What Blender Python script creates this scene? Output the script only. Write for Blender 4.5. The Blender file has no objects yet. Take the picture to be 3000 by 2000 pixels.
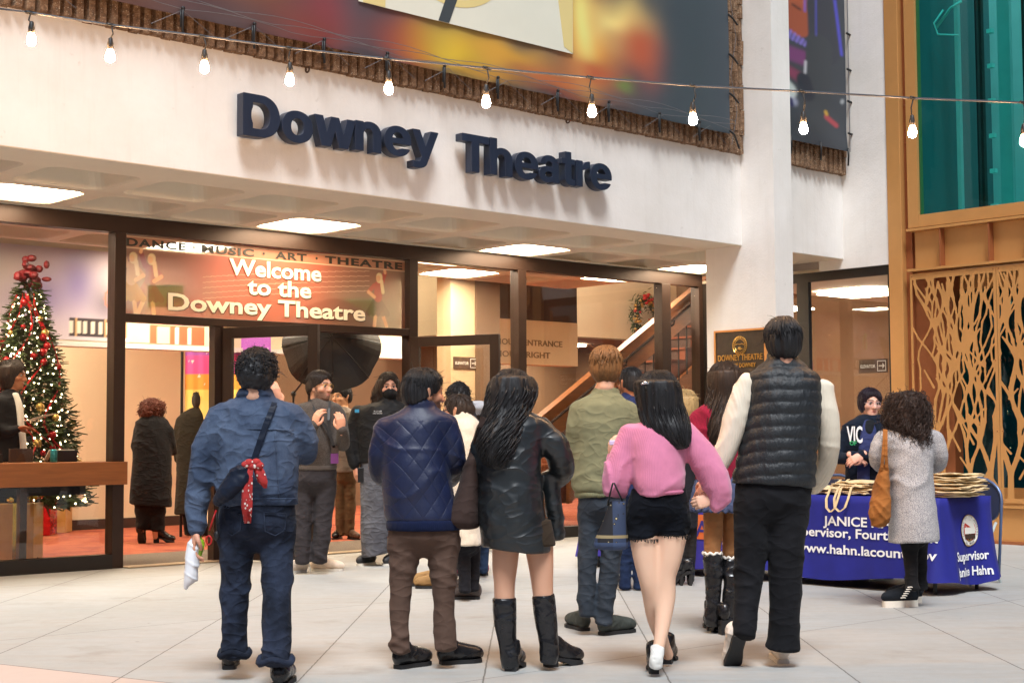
import bpy, math, random
import numpy as np
from mathutils import Vector, Matrix

random.seed(7)
rng = np.random.default_rng(7)
SC = bpy.context.scene
COL = SC.collection

# ------------------------------------------------------------------ camera
F, HC, CX, CY = 4400.0, 1.25, 1500.0, 1000.0          # focal length in photo pixels (3000 wide), eye height
PITCH, ROLL = math.atan2(275.0, F), 0.0055
fw = np.array([0, math.cos(PITCH), math.sin(PITCH)])
_r0 = np.array([1.0, 0, 0]); _u0 = np.cross(_r0, fw)
rt = math.cos(ROLL)*_r0 - math.sin(ROLL)*_u0
up = math.sin(ROLL)*_r0 + math.cos(ROLL)*_u0
CAM = np.array([0, 0, HC])
cd = bpy.data.cameras.new('camera'); cam = bpy.data.objects.new('camera', cd); COL.objects.link(cam)
m = Matrix.Identity(4)
for i in range(3):
    m[i][0], m[i][1], m[i][2] = rt[i], up[i], -fw[i]
    m[i][3] = CAM[i]
cam.matrix_world = m
cd.sensor_width = 36.0; cd.lens = 36.0*F/3000.0; cd.clip_end = 500; cd.clip_start = 0.05
SC.camera = cam

# facade frame: s along the shop front, t out towards the plaza, z up
G0 = np.array([-4.67635973, 13.78793519, 0.0])
DV = np.array([0.74269303, 0.66963204, 0.0]); NV = np.array([DV[1], -DV[0], 0.0])
def FW(s, t, z): return G0 + DV*s + NV*t + np.array([0, 0, z])
def CW(s, t, z): return FW(s, t - 0.030*s, z)           # the canopy runs a hair out of parallel
def ray(u, v): return fw + rt*(u-CX)/F - up*(v-CY)/F
def W(u, v, Y):
    r = ray(u, v); return CAM + r*(Y/r[1])
def GR(u, v, z=0.0):
    r = ray(u, v); return CAM + r*((z-HC)/r[2])
def on(u, v, P, nn):
    r = ray(u, v); return CAM + r*(np.dot(P-CAM, nn)/np.dot(r, nn))
def S(u, v, t):                                         # (s,z) of a point on the plane t
    q = on(u, v, G0+NV*t, NV) - G0; return float(q@DV), float(q[2])
def R(u, v, s):                                         # (t,z) of a point on the plane s
    q = on(u, v, G0+DV*s, DV) - G0; return float(q@NV), float(q[2])

# ------------------------------------------------------------------ light
travel = -NV*1.0 + DV*0.8 - np.array([0, 0, 2.0]); travel /= np.linalg.norm(travel)
sun_el = math.asin(-travel[2]); sun_az = math.atan2(-travel[0], -travel[1])
world = bpy.data.worlds.new('World'); SC.world = world; world.use_nodes = True
wn = world.node_tree.nodes; wl = world.node_tree.links
sky = wn.new('ShaderNodeTexSky'); sky.sky_type = 'NISHITA'; sky.sun_disc = False
sky.sun_elevation = sun_el; sky.sun_rotation = sun_az; sky.dust_density = 2.5; sky.air_density = 1.0; sky.ozone_density = 0.8
bg = wn['Background']; bg.inputs['Strength'].default_value = 0.075
wl.new(sky.outputs[0], bg.inputs['Color'])
sl = bpy.data.lights.new('sun', 'SUN'); sl.energy = 4.2; sl.angle = math.radians(19.0); sl.color = (0.91, 0.96, 1.0)
so = bpy.data.objects.new('sun', sl); COL.objects.link(so); so.location = (-3, -6, 15)
so.rotation_euler = Vector(travel).to_track_quat('-Z', 'Y').to_euler()
SC.view_settings.view_transform = 'Standard'; SC.view_settings.look = 'None'
SC.view_settings.exposure = 0.0; SC.view_settings.gamma = 1.0
SC.render.engine = 'CYCLES'
SC.cycles.use_denoising = True
SC.cycles.max_bounces = 8; SC.cycles.transparent_max_bounces = 24
SC.cycles.caustics_reflective = False; SC.cycles.caustics_refractive = False
SC.cycles.sample_clamp_indirect = 6.0

# ------------------------------------------------------------------ materials
def srgb(r, g, b):
    f = lambda c: (c/255/12.92) if c/255 <= 0.04045 else ((c/255+0.055)/1.055)**2.4
    return (f(r), f(g), f(b))
class NT:
    def __init__(s, name):
        s.m = bpy.data.materials.new(name); s.m.use_nodes = True
        s.n = s.m.node_tree.nodes; s.l = s.m.node_tree.links
        s.b = s.n['Principled BSDF']; s.out = s.n['Material Output']; s._tc = None
    def new(s, t, **kw):
        x = s.n.new(t)
        for k, v in kw.items(): setattr(x, k, v)
        return x
    def tc(s, which='Object'):
        if not s._tc: s._tc = s.new('ShaderNodeTexCoord')
        return s._tc.outputs[which]
    def mapped(s, scale=(1, 1, 1), rot=(0, 0, 0), which='Object'):
        mp = s.new('ShaderNodeMapping'); mp.inputs['Scale'].default_value = scale; mp.inputs['Rotation'].default_value = rot
        s.l.new(s.tc(which), mp.inputs['Vector']); return mp.outputs[0]
    def noise(s, scale, detail=4, rough=0.55, vec=None):
        x = s.new('ShaderNodeTexNoise'); x.inputs['Scale'].default_value = scale; x.inputs['Detail'].default_value = detail
        x.inputs['Roughness'].default_value = rough
        s.l.new(vec if vec is not None else s.tc(), x.inputs['Vector']); return x.outputs['Fac']
    def math(s, op, a, b=None, c=None):
        x = s.new('ShaderNodeMath', operation=op)
        for i, v in enumerate((a, b, c)):
            if v is None: continue
            if isinstance(v, (int, float)): x.inputs[i].default_value = v
            else: s.l.new(v, x.inputs[i])
        return x.outputs[0]
    def ramp(s, fac, stops):
        x = s.new('ShaderNodeValToRGB'); e = x.color_ramp.elements
        while len(e) < len(stops): e.new(0.5)
        for k, (p, c) in enumerate(stops):
            e[k].position = p; e[k].color = (*c, 1) if len(c) == 3 else c
        s.l.new(fac, x.inputs[0]); return x.outputs[0]
    def mix(s, fac, a, b, mode='MIX'):
        x = s.new('ShaderNodeMix', data_type='RGBA', blend_type=mode)
        if isinstance(fac, (int, float)): x.inputs[0].default_value = fac
        else: s.l.new(fac, x.inputs[0])
        for i, v in ((6, a), (7, b)):
            if isinstance(v, tuple): x.inputs[i].default_value = (*v, 1) if len(v) == 3 else v
            else: s.l.new(v, x.inputs[i])
        return x.outputs[2]
    def bump(s, h, strength, dist=0.01, prev=None):
        x = s.new('ShaderNodeBump'); x.inputs['Strength'].default_value = strength; x.inputs['Distance'].default_value = dist
        s.l.new(h, x.inputs['Height'])
        if prev is not None: s.l.new(prev, x.inputs['Normal'])
        return x.outputs[0]
    def set(s, **kw):
        for k, v in kw.items():
            i = s.b.inputs[k.replace('_', ' ')]
            if isinstance(v, (int, float)): i.default_value = v
            elif isinstance(v, tuple): i.default_value = (*v, 1) if len(v) == 3 else v
            else: s.l.new(v, i)
        return s
def lerp3(a, k): return tuple(min(1, x*k) for x in a)
def pm(name, c, rough=0.6, var=0.25, scale=8, bump=0.0, bscale=60, metal=0.0, stretch=(1, 1, 1), spec=0.5, bdist=0.005, coat=0.0, sheen=0.0):
    t = NT(name); v = t.mapped(stretch)
    n1 = t.noise(scale, 5, 0.6, v)
    col = t.ramp(n1, [(0.3, lerp3(c, 1-var)), (0.7, lerp3(c, 1+var*0.6))])
    t.set(Base_Color=col, Roughness=rough, Metallic=metal)
    t.b.inputs['Specular IOR Level'].default_value = spec
    if coat: t.b.inputs['Coat Weight'].default_value = coat; t.b.inputs['Coat Roughness'].default_value = 0.15
    if sheen: t.b.inputs['Sheen Weight'].default_value = sheen
    if bump: t.set(Normal=t.bump(t.noise(bscale, 3, 0.6, v), bump, bdist))
    return t.m
def emit(name, c, st, sample=True):
    t = NT(name); e = t.new('ShaderNodeEmission'); e.inputs[0].default_value = (*c, 1); e.inputs[1].default_value = st
    t.l.new(e.outputs[0], t.out.inputs[0])
    if not sample: t.m.cycles.emission_sampling = 'NONE'
    return t.m
def glassmat(name, tint, ior=1.45, rough=0.0, refl=1.0):
    t = NT(name); tr = t.new('ShaderNodeBsdfTransparent'); tr.inputs[0].default_value = (*tint, 1)
    gl = t.new('ShaderNodeBsdfGlossy'); gl.inputs['Roughness'].default_value = rough
    ge = t.new('ShaderNodeNewGeometry'); dt = t.new('ShaderNodeVectorMath', operation='DOT_PRODUCT'); t.l.new(ge.outputs['Incoming'], dt.inputs[0]); t.l.new(ge.outputs['Normal'], dt.inputs[1])
    f0 = ((ior-1)/(ior+1))**2; k5 = t.math('POWER', t.math('SUBTRACT', 1.0, t.math('ABSOLUTE', dt.outputs['Value'])), 5.0)
    fr = t.math('ADD', f0, t.math('MULTIPLY', k5, 1-f0))
    mx = t.new('ShaderNodeMixShader'); t.l.new(t.math('MULTIPLY', fr, refl), mx.inputs[0])
    t.l.new(tr.outputs[0], mx.inputs[1]); t.l.new(gl.outputs[0], mx.inputs[2]); t.l.new(mx.outputs[0], t.out.inputs[0])
    return t.m
def vcol(name, rough=0.6, bump=0.0, bscale=200, spec=0.5, sss=0.0, attr='Col'):
    t = NT(name); a = t.new('ShaderNodeAttribute', attribute_name=attr)
    t.set(Base_Color=a.outputs['Color'], Roughness=rough); t.b.inputs['Specular IOR Level'].default_value = spec
    if sss:
        t.b.inputs['Subsurface Weight'].default_value = sss; t.b.inputs['Subsurface Radius'].default_value = (0.012, 0.005, 0.003); t.b.inputs['Subsurface Scale'].default_value = 1.0
    if bump: t.set(Normal=t.bump(t.noise(bscale, 2), bump, 0.002))
    return t.m

M = {}
def stucco():
    t = NT('white_stucco'); n1 = t.noise(1.3, 5, .6); n2 = t.noise(6, 5, .65, t.mapped((2.2, 2.2, .16))); n3 = t.noise(42, 3, .6); n4 = t.noise(9, 4, .6)
    c = t.ramp(n1, [(.3, srgb(222, 217, 210)), (.7, srgb(235, 231, 226))]); c = t.mix(t.ramp(n2, [(.52, (0, 0, 0)), (.72, (.12, .12, .12))]), c, srgb(186, 176, 164)); c = t.mix(t.ramp(n4, [(.68, (0, 0, 0)), (.74, (.25, .25, .25))]), c, srgb(176, 166, 152))
    t.set(Base_Color=c, Roughness=.78, Normal=t.bump(n3, .35, .005, t.bump(n4, .25, .012))); return t.m
M['white_paint'] = stucco()
M['soffit'] = pm('soffit_paint', srgb(222, 208, 186), 0.7, 0.05, 2, 0.12, 60)
M['bronze'] = pm('dark_bronze_frame', srgb(58, 42, 34), 0.38, 0.12, 6, 0.0, metal=0.35)
M['darkbase'] = pm('black_base', srgb(30, 24, 21), 0.45, 0.2, 6)
M['cream'] = pm('cream_wall', srgb(234, 216, 184), 0.8, 0.04, 2, 0.08, 40)
M['tan'] = pm('tan_wall', srgb(212, 184, 146), 0.8, 0.05, 2, 0.08, 40)
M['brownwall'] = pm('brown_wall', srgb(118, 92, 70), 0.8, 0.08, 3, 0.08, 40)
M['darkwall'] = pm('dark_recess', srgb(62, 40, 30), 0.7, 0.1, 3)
M['navy'] = pm('navy_letter', srgb(32, 42, 62), 0.42, 0.22, 10, 0.1, 40, stretch=(1, 1, 0.2))
M['black'] = pm('black_rubber', srgb(26, 26, 28), 0.5, 0.2, 20)
M['copper'] = pm('copper_paint', srgb(201, 146, 86), 0.42, 0.05, 5, 0.05, 50, metal=0.25)
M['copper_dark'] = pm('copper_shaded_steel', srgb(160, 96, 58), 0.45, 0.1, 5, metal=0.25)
M['gold'] = pm('brass', srgb(214, 170, 92), 0.3, 0.1, 20, metal=0.9)
M['steel'] = pm('shaft_steel', srgb(196, 206, 204), 0.5, 0.1, 3, metal=0.3)
M['glass'] = glassmat('shop_glass', (0.95, 0.945, 0.93), 1.5)
M['glass_teal'] = glassmat('teal_glass', (0.42, 0.86, 0.84), 1.4)
M['diffuser'] = emit('light_panel', (1.0, 0.77, 0.52), 30.0)
M['diffuser_in'] = emit('lobby_light_panel', (1.0, 0.86, 0.66), 52.0)
M['bulb'] = emit('bulb_glow', (1.0, 0.56, 0.26), 1100.0)
M['fairy'] = emit('fairy_light', (1.0, 0.85, 0.5), 14.0, False)
M['green'] = emit('exit_green', (0.05, 0.9, 0.35), 1.6, False)
M['red'] = pm('red_satin', srgb(176, 30, 30), 0.35, 0.2, 30)
M['redrope'] = pm('red_velvet', srgb(200, 40, 34), 0.8, 0.2, 60, 0.3, 200)
M['cable'] = pm('grey_cable', srgb(60, 64, 74), 0.5, 0.2, 20)
M['cord'] = pm('grey_bungee', srgb(112, 110, 112), 0.6, 0.2, 20)
M['paper'] = pm('paper', srgb(232, 228, 218), 0.8, 0.04, 10)
M['white'] = pm('white_print', srgb(238, 238, 238), 0.6, 0.02, 10)
M['paint'] = vcol('printed_vinyl', 0.5, 0.1, 120)
def seethrough(m, k):
    n = m.node_tree.nodes; l = m.node_tree.links; tr = n.new('ShaderNodeBsdfTransparent'); mx = n.new('ShaderNodeMixShader'); mx.inputs[0].default_value = k
    l.new(n['Principled BSDF'].outputs[0], mx.inputs[1]); l.new(tr.outputs[0], mx.inputs[2]); l.new(mx.outputs[0], n['Material Output'].inputs[0]); return m
M['film'] = seethrough(vcol('window_film', 0.45), .12)
M['paint_matte'] = vcol('printed_fabric', 0.8)

def wood(name, c, stretch, rough=0.4):
    t = NT(name); v = t.mapped(stretch); n1 = t.noise(3, 6, 0.65, v); n2 = t.noise(14, 4, 0.6, v)
    col = t.mix(n2, t.ramp(n1, [(0.25, lerp3(c, 0.55)), (0.55, c), (0.8, lerp3(c, 1.35))]), lerp3(c, 0.8))
    t.set(Base_Color=col, Roughness=rough, Normal=t.bump(n2, 0.1, 0.002)); return t.m
M['wood'] = wood('oiled_wood', srgb(150, 90, 46), (0.8, 0.8, 9))
M['woodred'] = wood('red_stair_wood', srgb(120, 62, 38), (0.8, 0.8, 9))

def ribstone():
    t = NT('split_rib_stone')
    n1 = t.noise(26, 6, 0.7); n2 = t.noise(90, 4, 0.7); n3 = t.noise(3.5, 3, 0.5)
    vo = t.new('ShaderNodeTexVoronoi'); vo.inputs['Scale'].default_value = 70; t.l.new(t.tc(), vo.inputs['Vector'])
    base = t.ramp(n1, [(0.3, srgb(70, 52, 38)), (0.52, srgb(136, 102, 74)), (0.72, srgb(176, 146, 114))])
    chips = t.ramp(n2, [(0.5, srgb(120, 84, 54)), (0.64, srgb(236, 220, 192))])
    k = t.ramp(n3, [(0.36, (0, 0, 0)), (0.5, (1, 1, 1))])
    t.set(Base_Color=t.mix(k, base, t.mix(t.ramp(vo.outputs['Distance'], [(0.25, (0, 0, 0)), (0.45, (1, 1, 1))]), chips, base)), Roughness=0.9)
    t.set(Normal=t.bump(t.math('ADD', n2, n1), 0.9, 0.02)); return t.m
M['ribstone'] = ribstone()

def carpet():
    t = NT('patterned_carpet'); v = t.mapped((1.2, 1.2, 1), (0, 0, 0.7))
    n1 = t.noise(2.3, 6, 0.7, v); n2 = t.noise(26, 3, 0.7)
    c = t.ramp(n1, [(0.3, srgb(118, 34, 34)), (0.45, srgb(158, 74, 46)), (0.6, srgb(178, 98, 60)), (0.72, srgb(118, 48, 54))])
    t.set(Base_Color=t.mix(t.math('MULTIPLY', n2, 0.5), c, srgb(108, 44, 36)), Roughness=0.95, Normal=t.bump(n2, 0.5, 0.006)); return t.m
M['carpet'] = carpet()
M['mat'] = pm('entrance_mat', srgb(104, 92, 80), 0.95, 0.35, 60, 0.6, 160)

def concrete():
    t = NT('plaza_concrete'); geo = t.new('ShaderNodeNewGeometry'); sp = t.new('ShaderNodeSeparateXYZ'); t.l.new(geo.outputs['Position'], sp.inputs[0])
    X, Y = sp.outputs[0], sp.outputs[1]
    n1 = t.noise(0.55, 6, 0.6, geo.outputs['Position']); n2 = t.noise(11, 5, 0.7, geo.outputs['Position']); n3 = t.noise(190, 3, 0.7, geo.outputs['Position'])
    mp = t.new('ShaderNodeMapping'); mp.inputs['Scale'].default_value = (0.6, 5, 1); mp.inputs['Rotation'].default_value = (0, 0, -0.73); t.l.new(geo.outputs['Position'], mp.inputs[0])
    n4 = t.noise(2.2, 6, 0.65, mp.outputs[0])
    base = t.ramp(n1, [(0.3, srgb(160, 163, 163)), (0.7, srgb(182, 185, 185))])
    base = t.mix(t.math('MULTIPLY', n2, 0.38), base, srgb(142, 136, 126))
    base = t.mix(t.ramp(n4, [(0.45, (0, 0, 0)), (0.75, (0.34, 0.34, 0.34))]), base, srgb(164, 138, 112))
    base = t.mix(t.ramp(n3, [(0.55, (0, 0, 0)), (0.75, (0.40, 0.40, 0.40))]), base, srgb(112, 106, 96))
    # dark drip stains and gum spots
    n5 = t.noise(1.5, 5, 0.62, geo.outputs['Position'])
    base = t.mix(t.ramp(n5, [(0.58, (0, 0, 0)), (0.74, (0.5, 0.5, 0.5))]), base, srgb(126, 112, 98))
    vo = t.new('ShaderNodeTexVoronoi'); vo.inputs['Scale'].default_value = 2.2; t.l.new(geo.outputs['Position'], vo.inputs['Vector'])
    base = t.mix(t.ramp(vo.outputs['Distance'], [(0.02, (0.55, 0.55, 0.55)), (0.032, (0, 0, 0))]), base, srgb(92, 84, 76))
    wn_ = t.new('ShaderNodeTexWhiteNoise', noise_dimensions='2D'); cb = t.new('ShaderNodeCombineXYZ')
    t.l.new(t.math('FLOOR', t.math('DIVIDE', t.math('SUBTRACT', t.math('ADD', X, t.math('MULTIPLY', Y, -.012)), -.25), .95)), cb.inputs[0])
    t.l.new(t.math('FLOOR', t.math('DIVIDE', t.math('SUBTRACT', t.math('ADD', t.math('MULTIPLY', X, float(NV[0])), t.math('MULTIPLY', Y, float(NV[1]))), float(G0@NV)+1.05), 3.2)), cb.inputs[1]); t.l.new(cb.outputs[0], wn_.inputs['Vector'])
    base = t.mix(t.math('MULTIPLY', wn_.outputs['Value'], .16), base, srgb(132, 128, 120))
    # pinkish coloured band in the lower left corner of the plaza
    dist = t.math('ADD', t.math('MULTIPLY', X, 0.52), t.math('MULTIPLY', Y, 0.854))
    b1 = t.math('MULTIPLY', t.math('GREATER_THAN', dist, 4.95), t.math('LESS_THAN', dist, 5.72))
    base = t.mix(t.math('MULTIPLY', b1, 0.75), base, srgb(196, 172, 160))
    def line(v, off, period, w):
        fr = t.math('FRACT', t.math('ADD', t.math('DIVIDE', t.math('SUBTRACT', v, off), period), 1000.5))
        return t.math('LESS_THAN', t.math('ABSOLUTE', t.math('SUBTRACT', fr, 0.5)), w/period)
    nj = t.math('MULTIPLY', t.math('SUBTRACT', n2, 0.5), 0.014)
    l1 = line(t.math('ADD', t.math('ADD', X, t.math('MULTIPLY', Y, -0.012)), nj), -0.25, 0.95, 0.0045)
    tt = t.math('ADD', t.math('MULTIPLY', X, float(NV[0])), t.math('MULTIPLY', Y, float(NV[1])))
    l2 = line(t.math('ADD', tt, nj), float(G0@NV)+1.05, 3.2, 0.004)
    e1 = t.math('LESS_THAN', t.math('ABSOLUTE', t.math('SUBTRACT', dist, 5.72)), 0.006)
    j = t.math('MAXIMUM', t.math('MAXIMUM', l1, l2), e1)
    base = t.mix(t.math('MULTIPLY', j, 0.72), base, srgb(66, 58, 50))
    h = t.math('SUBTRACT', t.math('ADD', t.math('MULTIPLY', n2, 0.5), t.math('MULTIPLY', n3, 0.25)), j)
    t.set(Base_Color=base, Roughness=t.math('ADD', t.math('MULTIPLY', n2, 0.2), 0.55), Normal=t.bump(h, 0.25, 0.004)); return t.m
M['concrete'] = concrete()

# ------------------------------------------------------------------ mesh helpers
class MB:
    def __init__(s): s.v = []; s.f = []; s.mi = []; s.cur = 0; s.col = None
    def add(s, vs, fs):
        b = len(s.v); s.v.extend([tuple(float(c) for c in p) for p in vs])
        for q in fs: s.f.append(tuple(b+i for i in q)); s.mi.append(s.cur)
    def hexa(s, P):
        s.add(P, [(0, 3, 2, 1), (4, 5, 6, 7), (0, 1, 5, 4), (1, 2, 6, 5), (2, 3, 7, 6), (3, 0, 4, 7)])
    def box(s, a, b, fn=None):
        fn = fn or (lambda x, y, z: (x, y, z)); (x0, y0, z0), (x1, y1, z1) = a, b
        s.hexa([fn(x, y, z) for z in (z0, z1) for x, y in ((x0, y0), (x1, y0), (x1, y1), (x0, y1))])
    def prism(s, poly, h0, h1, fn):
        n = len(poly); s.add([fn(a, b, h0) for a, b in poly]+[fn(a, b, h1) for a, b in poly],
            [tuple(range(n-1, -1, -1)), tuple(range(n, 2*n))]+[(i, (i+1) % n, n+(i+1) % n, n+i) for i in range(n)])
    def tube(s, pts, r, n=8, cap=True):
        pts = [np.asarray(p, float) for p in pts]; k = len(pts); rs = r if hasattr(r, '__len__') else [r]*k
        vs = []; a = None
        for i in range(k):
            tg = pts[min(i+1, k-1)]-pts[max(i-1, 0)]; tg = tg/(np.linalg.norm(tg)+1e-12)
            if a is None:
                a = np.cross(tg, [0, 0, 1.0]) if abs(tg[2]) < 0.9 else np.cross(tg, [1.0, 0, 0])
            a = a-tg*(a@tg); a = a/(np.linalg.norm(a)+1e-12); b = np.cross(tg, a)
            for j in range(n):
                th = 2*math.pi*j/n; vs.append(pts[i]+rs[i]*(math.cos(th)*a+math.sin(th)*b))
        fs = [(i*n+j, i*n+(j+1) % n, (i+1)*n+(j+1) % n, (i+1)*n+j) for i in range(k-1) for j in range(n)]
        if cap: fs += [tuple(range(n-1, -1, -1)), tuple((k-1)*n+j for j in range(n))]
        s.add(vs, fs)
    def ball(s, c, r, nu=12, nv=8):
        r = r if hasattr(r, '__len__') else (r, r, r); vs = []; fs = []
        for i in range(nv+1):
            ph = math.pi*i/nv
            for j in range(nu):
                th = 2*math.pi*j/nu
                vs.append((c[0]+r[0]*math.sin(ph)*math.cos(th), c[1]+r[1]*math.sin(ph)*math.sin(th), c[2]+r[2]*math.cos(ph)))
        for i in range(nv):
            for j in range(nu): fs.append((i*nu+j, (i+1)*nu+j, (i+1)*nu+(j+1) % nu, i*nu+(j+1) % nu))
        s.add(vs, fs)
    def lathe(s, c, prof, n=16):
        vs = []; k = len(prof)
        for r, z in prof:
            for j in range(n):
                th = 2*math.pi*j/n; vs.append((c[0]+r*math.cos(th), c[1]+r*math.sin(th), c[2]+z))
        s.add(vs, [(i*n+j, i*n+(j+1) % n, (i+1)*n+(j+1) % n, (i+1)*n+j) for i in range(k-1) for j in range(n)])
    def build(s, name, mats, parent=None, loc=None, smooth=False, bevel=0.0):
        me = bpy.data.meshes.new(name); off = np.array(parent['_loc'] if parent is not None and '_loc' in parent else (loc if loc is not None else (0, 0, 0)), float)
        v = np.array(s.v, float).reshape(-1, 3)-off
        me.from_pydata(v.tolist(), [], s.f); me.validate()
        for mt in (mats if isinstance(mats, (list, tuple)) else [mats]): me.materials.append(mt)
        if len(s.mi) == len(me.polygons): me.polygons.foreach_set('material_index', s.mi)
        if smooth: me.polygons.foreach_set('use_smooth', [True]*len(me.polygons))
        if s.col is not None:
            a = me.color_attributes.new('Col', 'FLOAT_COLOR', 'POINT')
            cc = np.ones((len(me.vertices), 4), np.float32); cc[:len(s.col), :3] = np.clip(np.asarray(s.col, np.float32), 0, 1); a.data.foreach_set('color', cc.ravel())
        o = bpy.data.objects.new(name, me); COL.objects.link(o)
        if bevel:
            bv = o.modifiers.new('bevel', 'BEVEL'); bv.width = bevel; bv.segments = 2; bv.limit_method = 'ANGLE'
        if parent is not None: o.parent = parent; o['_loc'] = [float(x) for x in off]
        else: o.location = off
        return o
def tag(o, label=None, cat=None, group=None, kind=None):
    for k, v in (('label', label), ('category', cat), ('group', group), ('kind', kind)):
        if v: o[k] = v
    return o
def thing(name, label, cat, loc, group=None):
    o = bpy.data.objects.new(name, None); COL.objects.link(o); o.empty_display_size = 0.1
    o.location = tuple(float(x) for x in loc); o['_loc'] = [float(x) for x in loc]
    return tag(o, label, cat, group)
def dup(root, dloc, label=None, rotz=0.0):
    r = root.copy(); COL.objects.link(r); r.location = Vector(root.location)+Vector(tuple(float(x) for x in dloc)); r.rotation_euler = (0, 0, root.rotation_euler[2]+rotz)
    if label: r['label'] = label
    for ch in list(root.children):
        c = ch.copy(); COL.objects.link(c); c.parent = r
        for g in ch.children:
            e = g.copy(); COL.objects.link(e); e.parent = c
    return r
def one(mb, name, mats, label, cat, loc, group=None, kind=None, **kw):
    return tag(mb.build(name, mats, None, loc, **kw), label, cat, group, kind)

def text_geo(txt, size=1.0, extrude=0.0, offset=0.0, align='LEFT', spacing=1.0, res=3, line=1.0):
    cu = bpy.data.curves.new('txt', 'FONT'); cu.body = txt; cu.size = size; cu.extrude = extrude; cu.offset = offset
    cu.align_x = align; cu.space_character = spacing; cu.resolution_u = res; cu.space_line = line
    o = bpy.data.objects.new('txt', cu); COL.objects.link(o)
    dg = bpy.context.evaluated_depsgraph_get(); me = bpy.data.meshes.new_from_object(o.evaluated_get(dg))
    v = np.zeros(len(me.vertices)*3); me.vertices.foreach_get('co', v); v = v.reshape(-1, 3)
    f = [tuple(p.vertices) for p in me.polygons]
    bpy.data.objects.remove(o); bpy.data.curves.remove(cu); bpy.data.meshes.remove(me)
    return v, f
def put_text(mb, txt, fn, width=None, **kw):               # fn(x, y, depth) -> world; width fits the text to a length
    v, f = text_geo(txt, **kw)
    if not len(v): return
    if width: v[:, 0] = (v[:, 0]-v[:, 0].min())*(width/(v[:, 0].max()-v[:, 0].min())) if kw.get('align', 'LEFT') == 'LEFT' else v[:, 0]*(width/(v[:, 0].max()-v[:, 0].min()))
    mb.add([fn(*p) for p in v], f)
def painted(mb, nu, nv, fn, colfn):
    """grid sheet whose print is held as vertex colour; fn(u,v)->world, colfn(U,V)->rgb arrays"""
    U, V = np.meshgrid(np.linspace(0, 1, nu), np.linspace(0, 1, nv), indexing='ij')
    b = len(mb.v); c = colfn(U.ravel(), V.ravel())
    mb.add([fn(a, e) for a, e in zip(U.ravel(), V.ravel())], [(i*nv+j, (i+1)*nv+j, (i+1)*nv+j+1, i*nv+j+1) for i in range(nu-1) for j in range(nv-1)])
    mb.col = c if mb.col is None else np.vstack([mb.col, c])
def vnoise(x, y, z=0.0, seed=0):
    x, y, z = np.broadcast_arrays(np.asarray(x, float), np.asarray(y, float), np.asarray(z, float))
    xi, yi, zi = np.floor(x).astype(np.int64), np.floor(y).astype(np.int64), np.floor(z).astype(np.int64)
    fx, fy, fz = x-xi, y-yi, z-zi; fx = fx*fx*(3-2*fx); fy = fy*fy*(3-2*fy); fz = fz*fz*(3-2*fz)
    def hsh(a, b, c):
        h = (a*374761393+b*668265263+c*2147483647+seed*974711) & 0xffffffff
        h = ((h ^ (h >> 13))*1274126177) & 0xffffffff
        return ((h ^ (h >> 16)) & 0xffff)/65535.0
    r = 0
    for dx in (0, 1):
        for dy in (0, 1):
            for dz in (0, 1):
                r = r+hsh(xi+dx, yi+dy, zi+dz)*(fx if dx else 1-fx)*(fy if dy else 1-fy)*(fz if dz else 1-fz)
    return r*2-1
def sstep(a, b, x): k = np.clip((x-a)/(b-a), 0, 1); return k*k*(3-2*k)
def blend(c, mask, rgb): return c*(1-mask[:, None])+np.asarray(rgb)[None, :]*mask[:, None]
# ================================================================== setting
mb = MB(); mb.add([(-60, -25, 0), (60, -25, 0), (60, 60, 0), (-60, 60, 0)], [(0, 1, 2, 3)])
tag(mb.build('plaza_ground', M['concrete']), kind='structure')
mb = MB(); mb.add([FW(s, t, 0.004) for s, t in ((-8, 0), (22, 0), (22, -16), (-8, -16))], [(0, 1, 2, 3)])
tag(mb.build('lobby_floor', M['carpet']), kind='structure')
mb = MB(); mb.box((1.2, -1.3, 0.008), (7.0, -0.02, 0.012), FW)
one(mb, 'entrance_mat', M['mat'], 'long grey brown entrance mat just inside the open theatre doors', 'mat', FW(4, -0.6, 0))
mb = MB(); mb.box((1.2, -0.02, 0.004), (4.75, 0.16, 0.014), FW)
THRESH = mb

# ------------------------------------------------------------------ theatre building
B = thing('theatre_building', 'white stucco theatre building with deep entrance canopy and fins', 'building', FW(3, 0, 0))
TF = 2.66
def boxp(name, mat, a, b, fn=FW, parent=None, **kw):
    q = MB(); q.box(a, b, fn); return q.build(name, mat, parent or B, **kw)
THRESH.build('threshold', pm('aluminium', srgb(196, 176, 150), 0.4, 0.1, 10, metal=0.5), B)
boxp('fascia', M['white_paint'], (-5, TF-0.22, 3.41), (9.9, TF, 4.45), CW)
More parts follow.
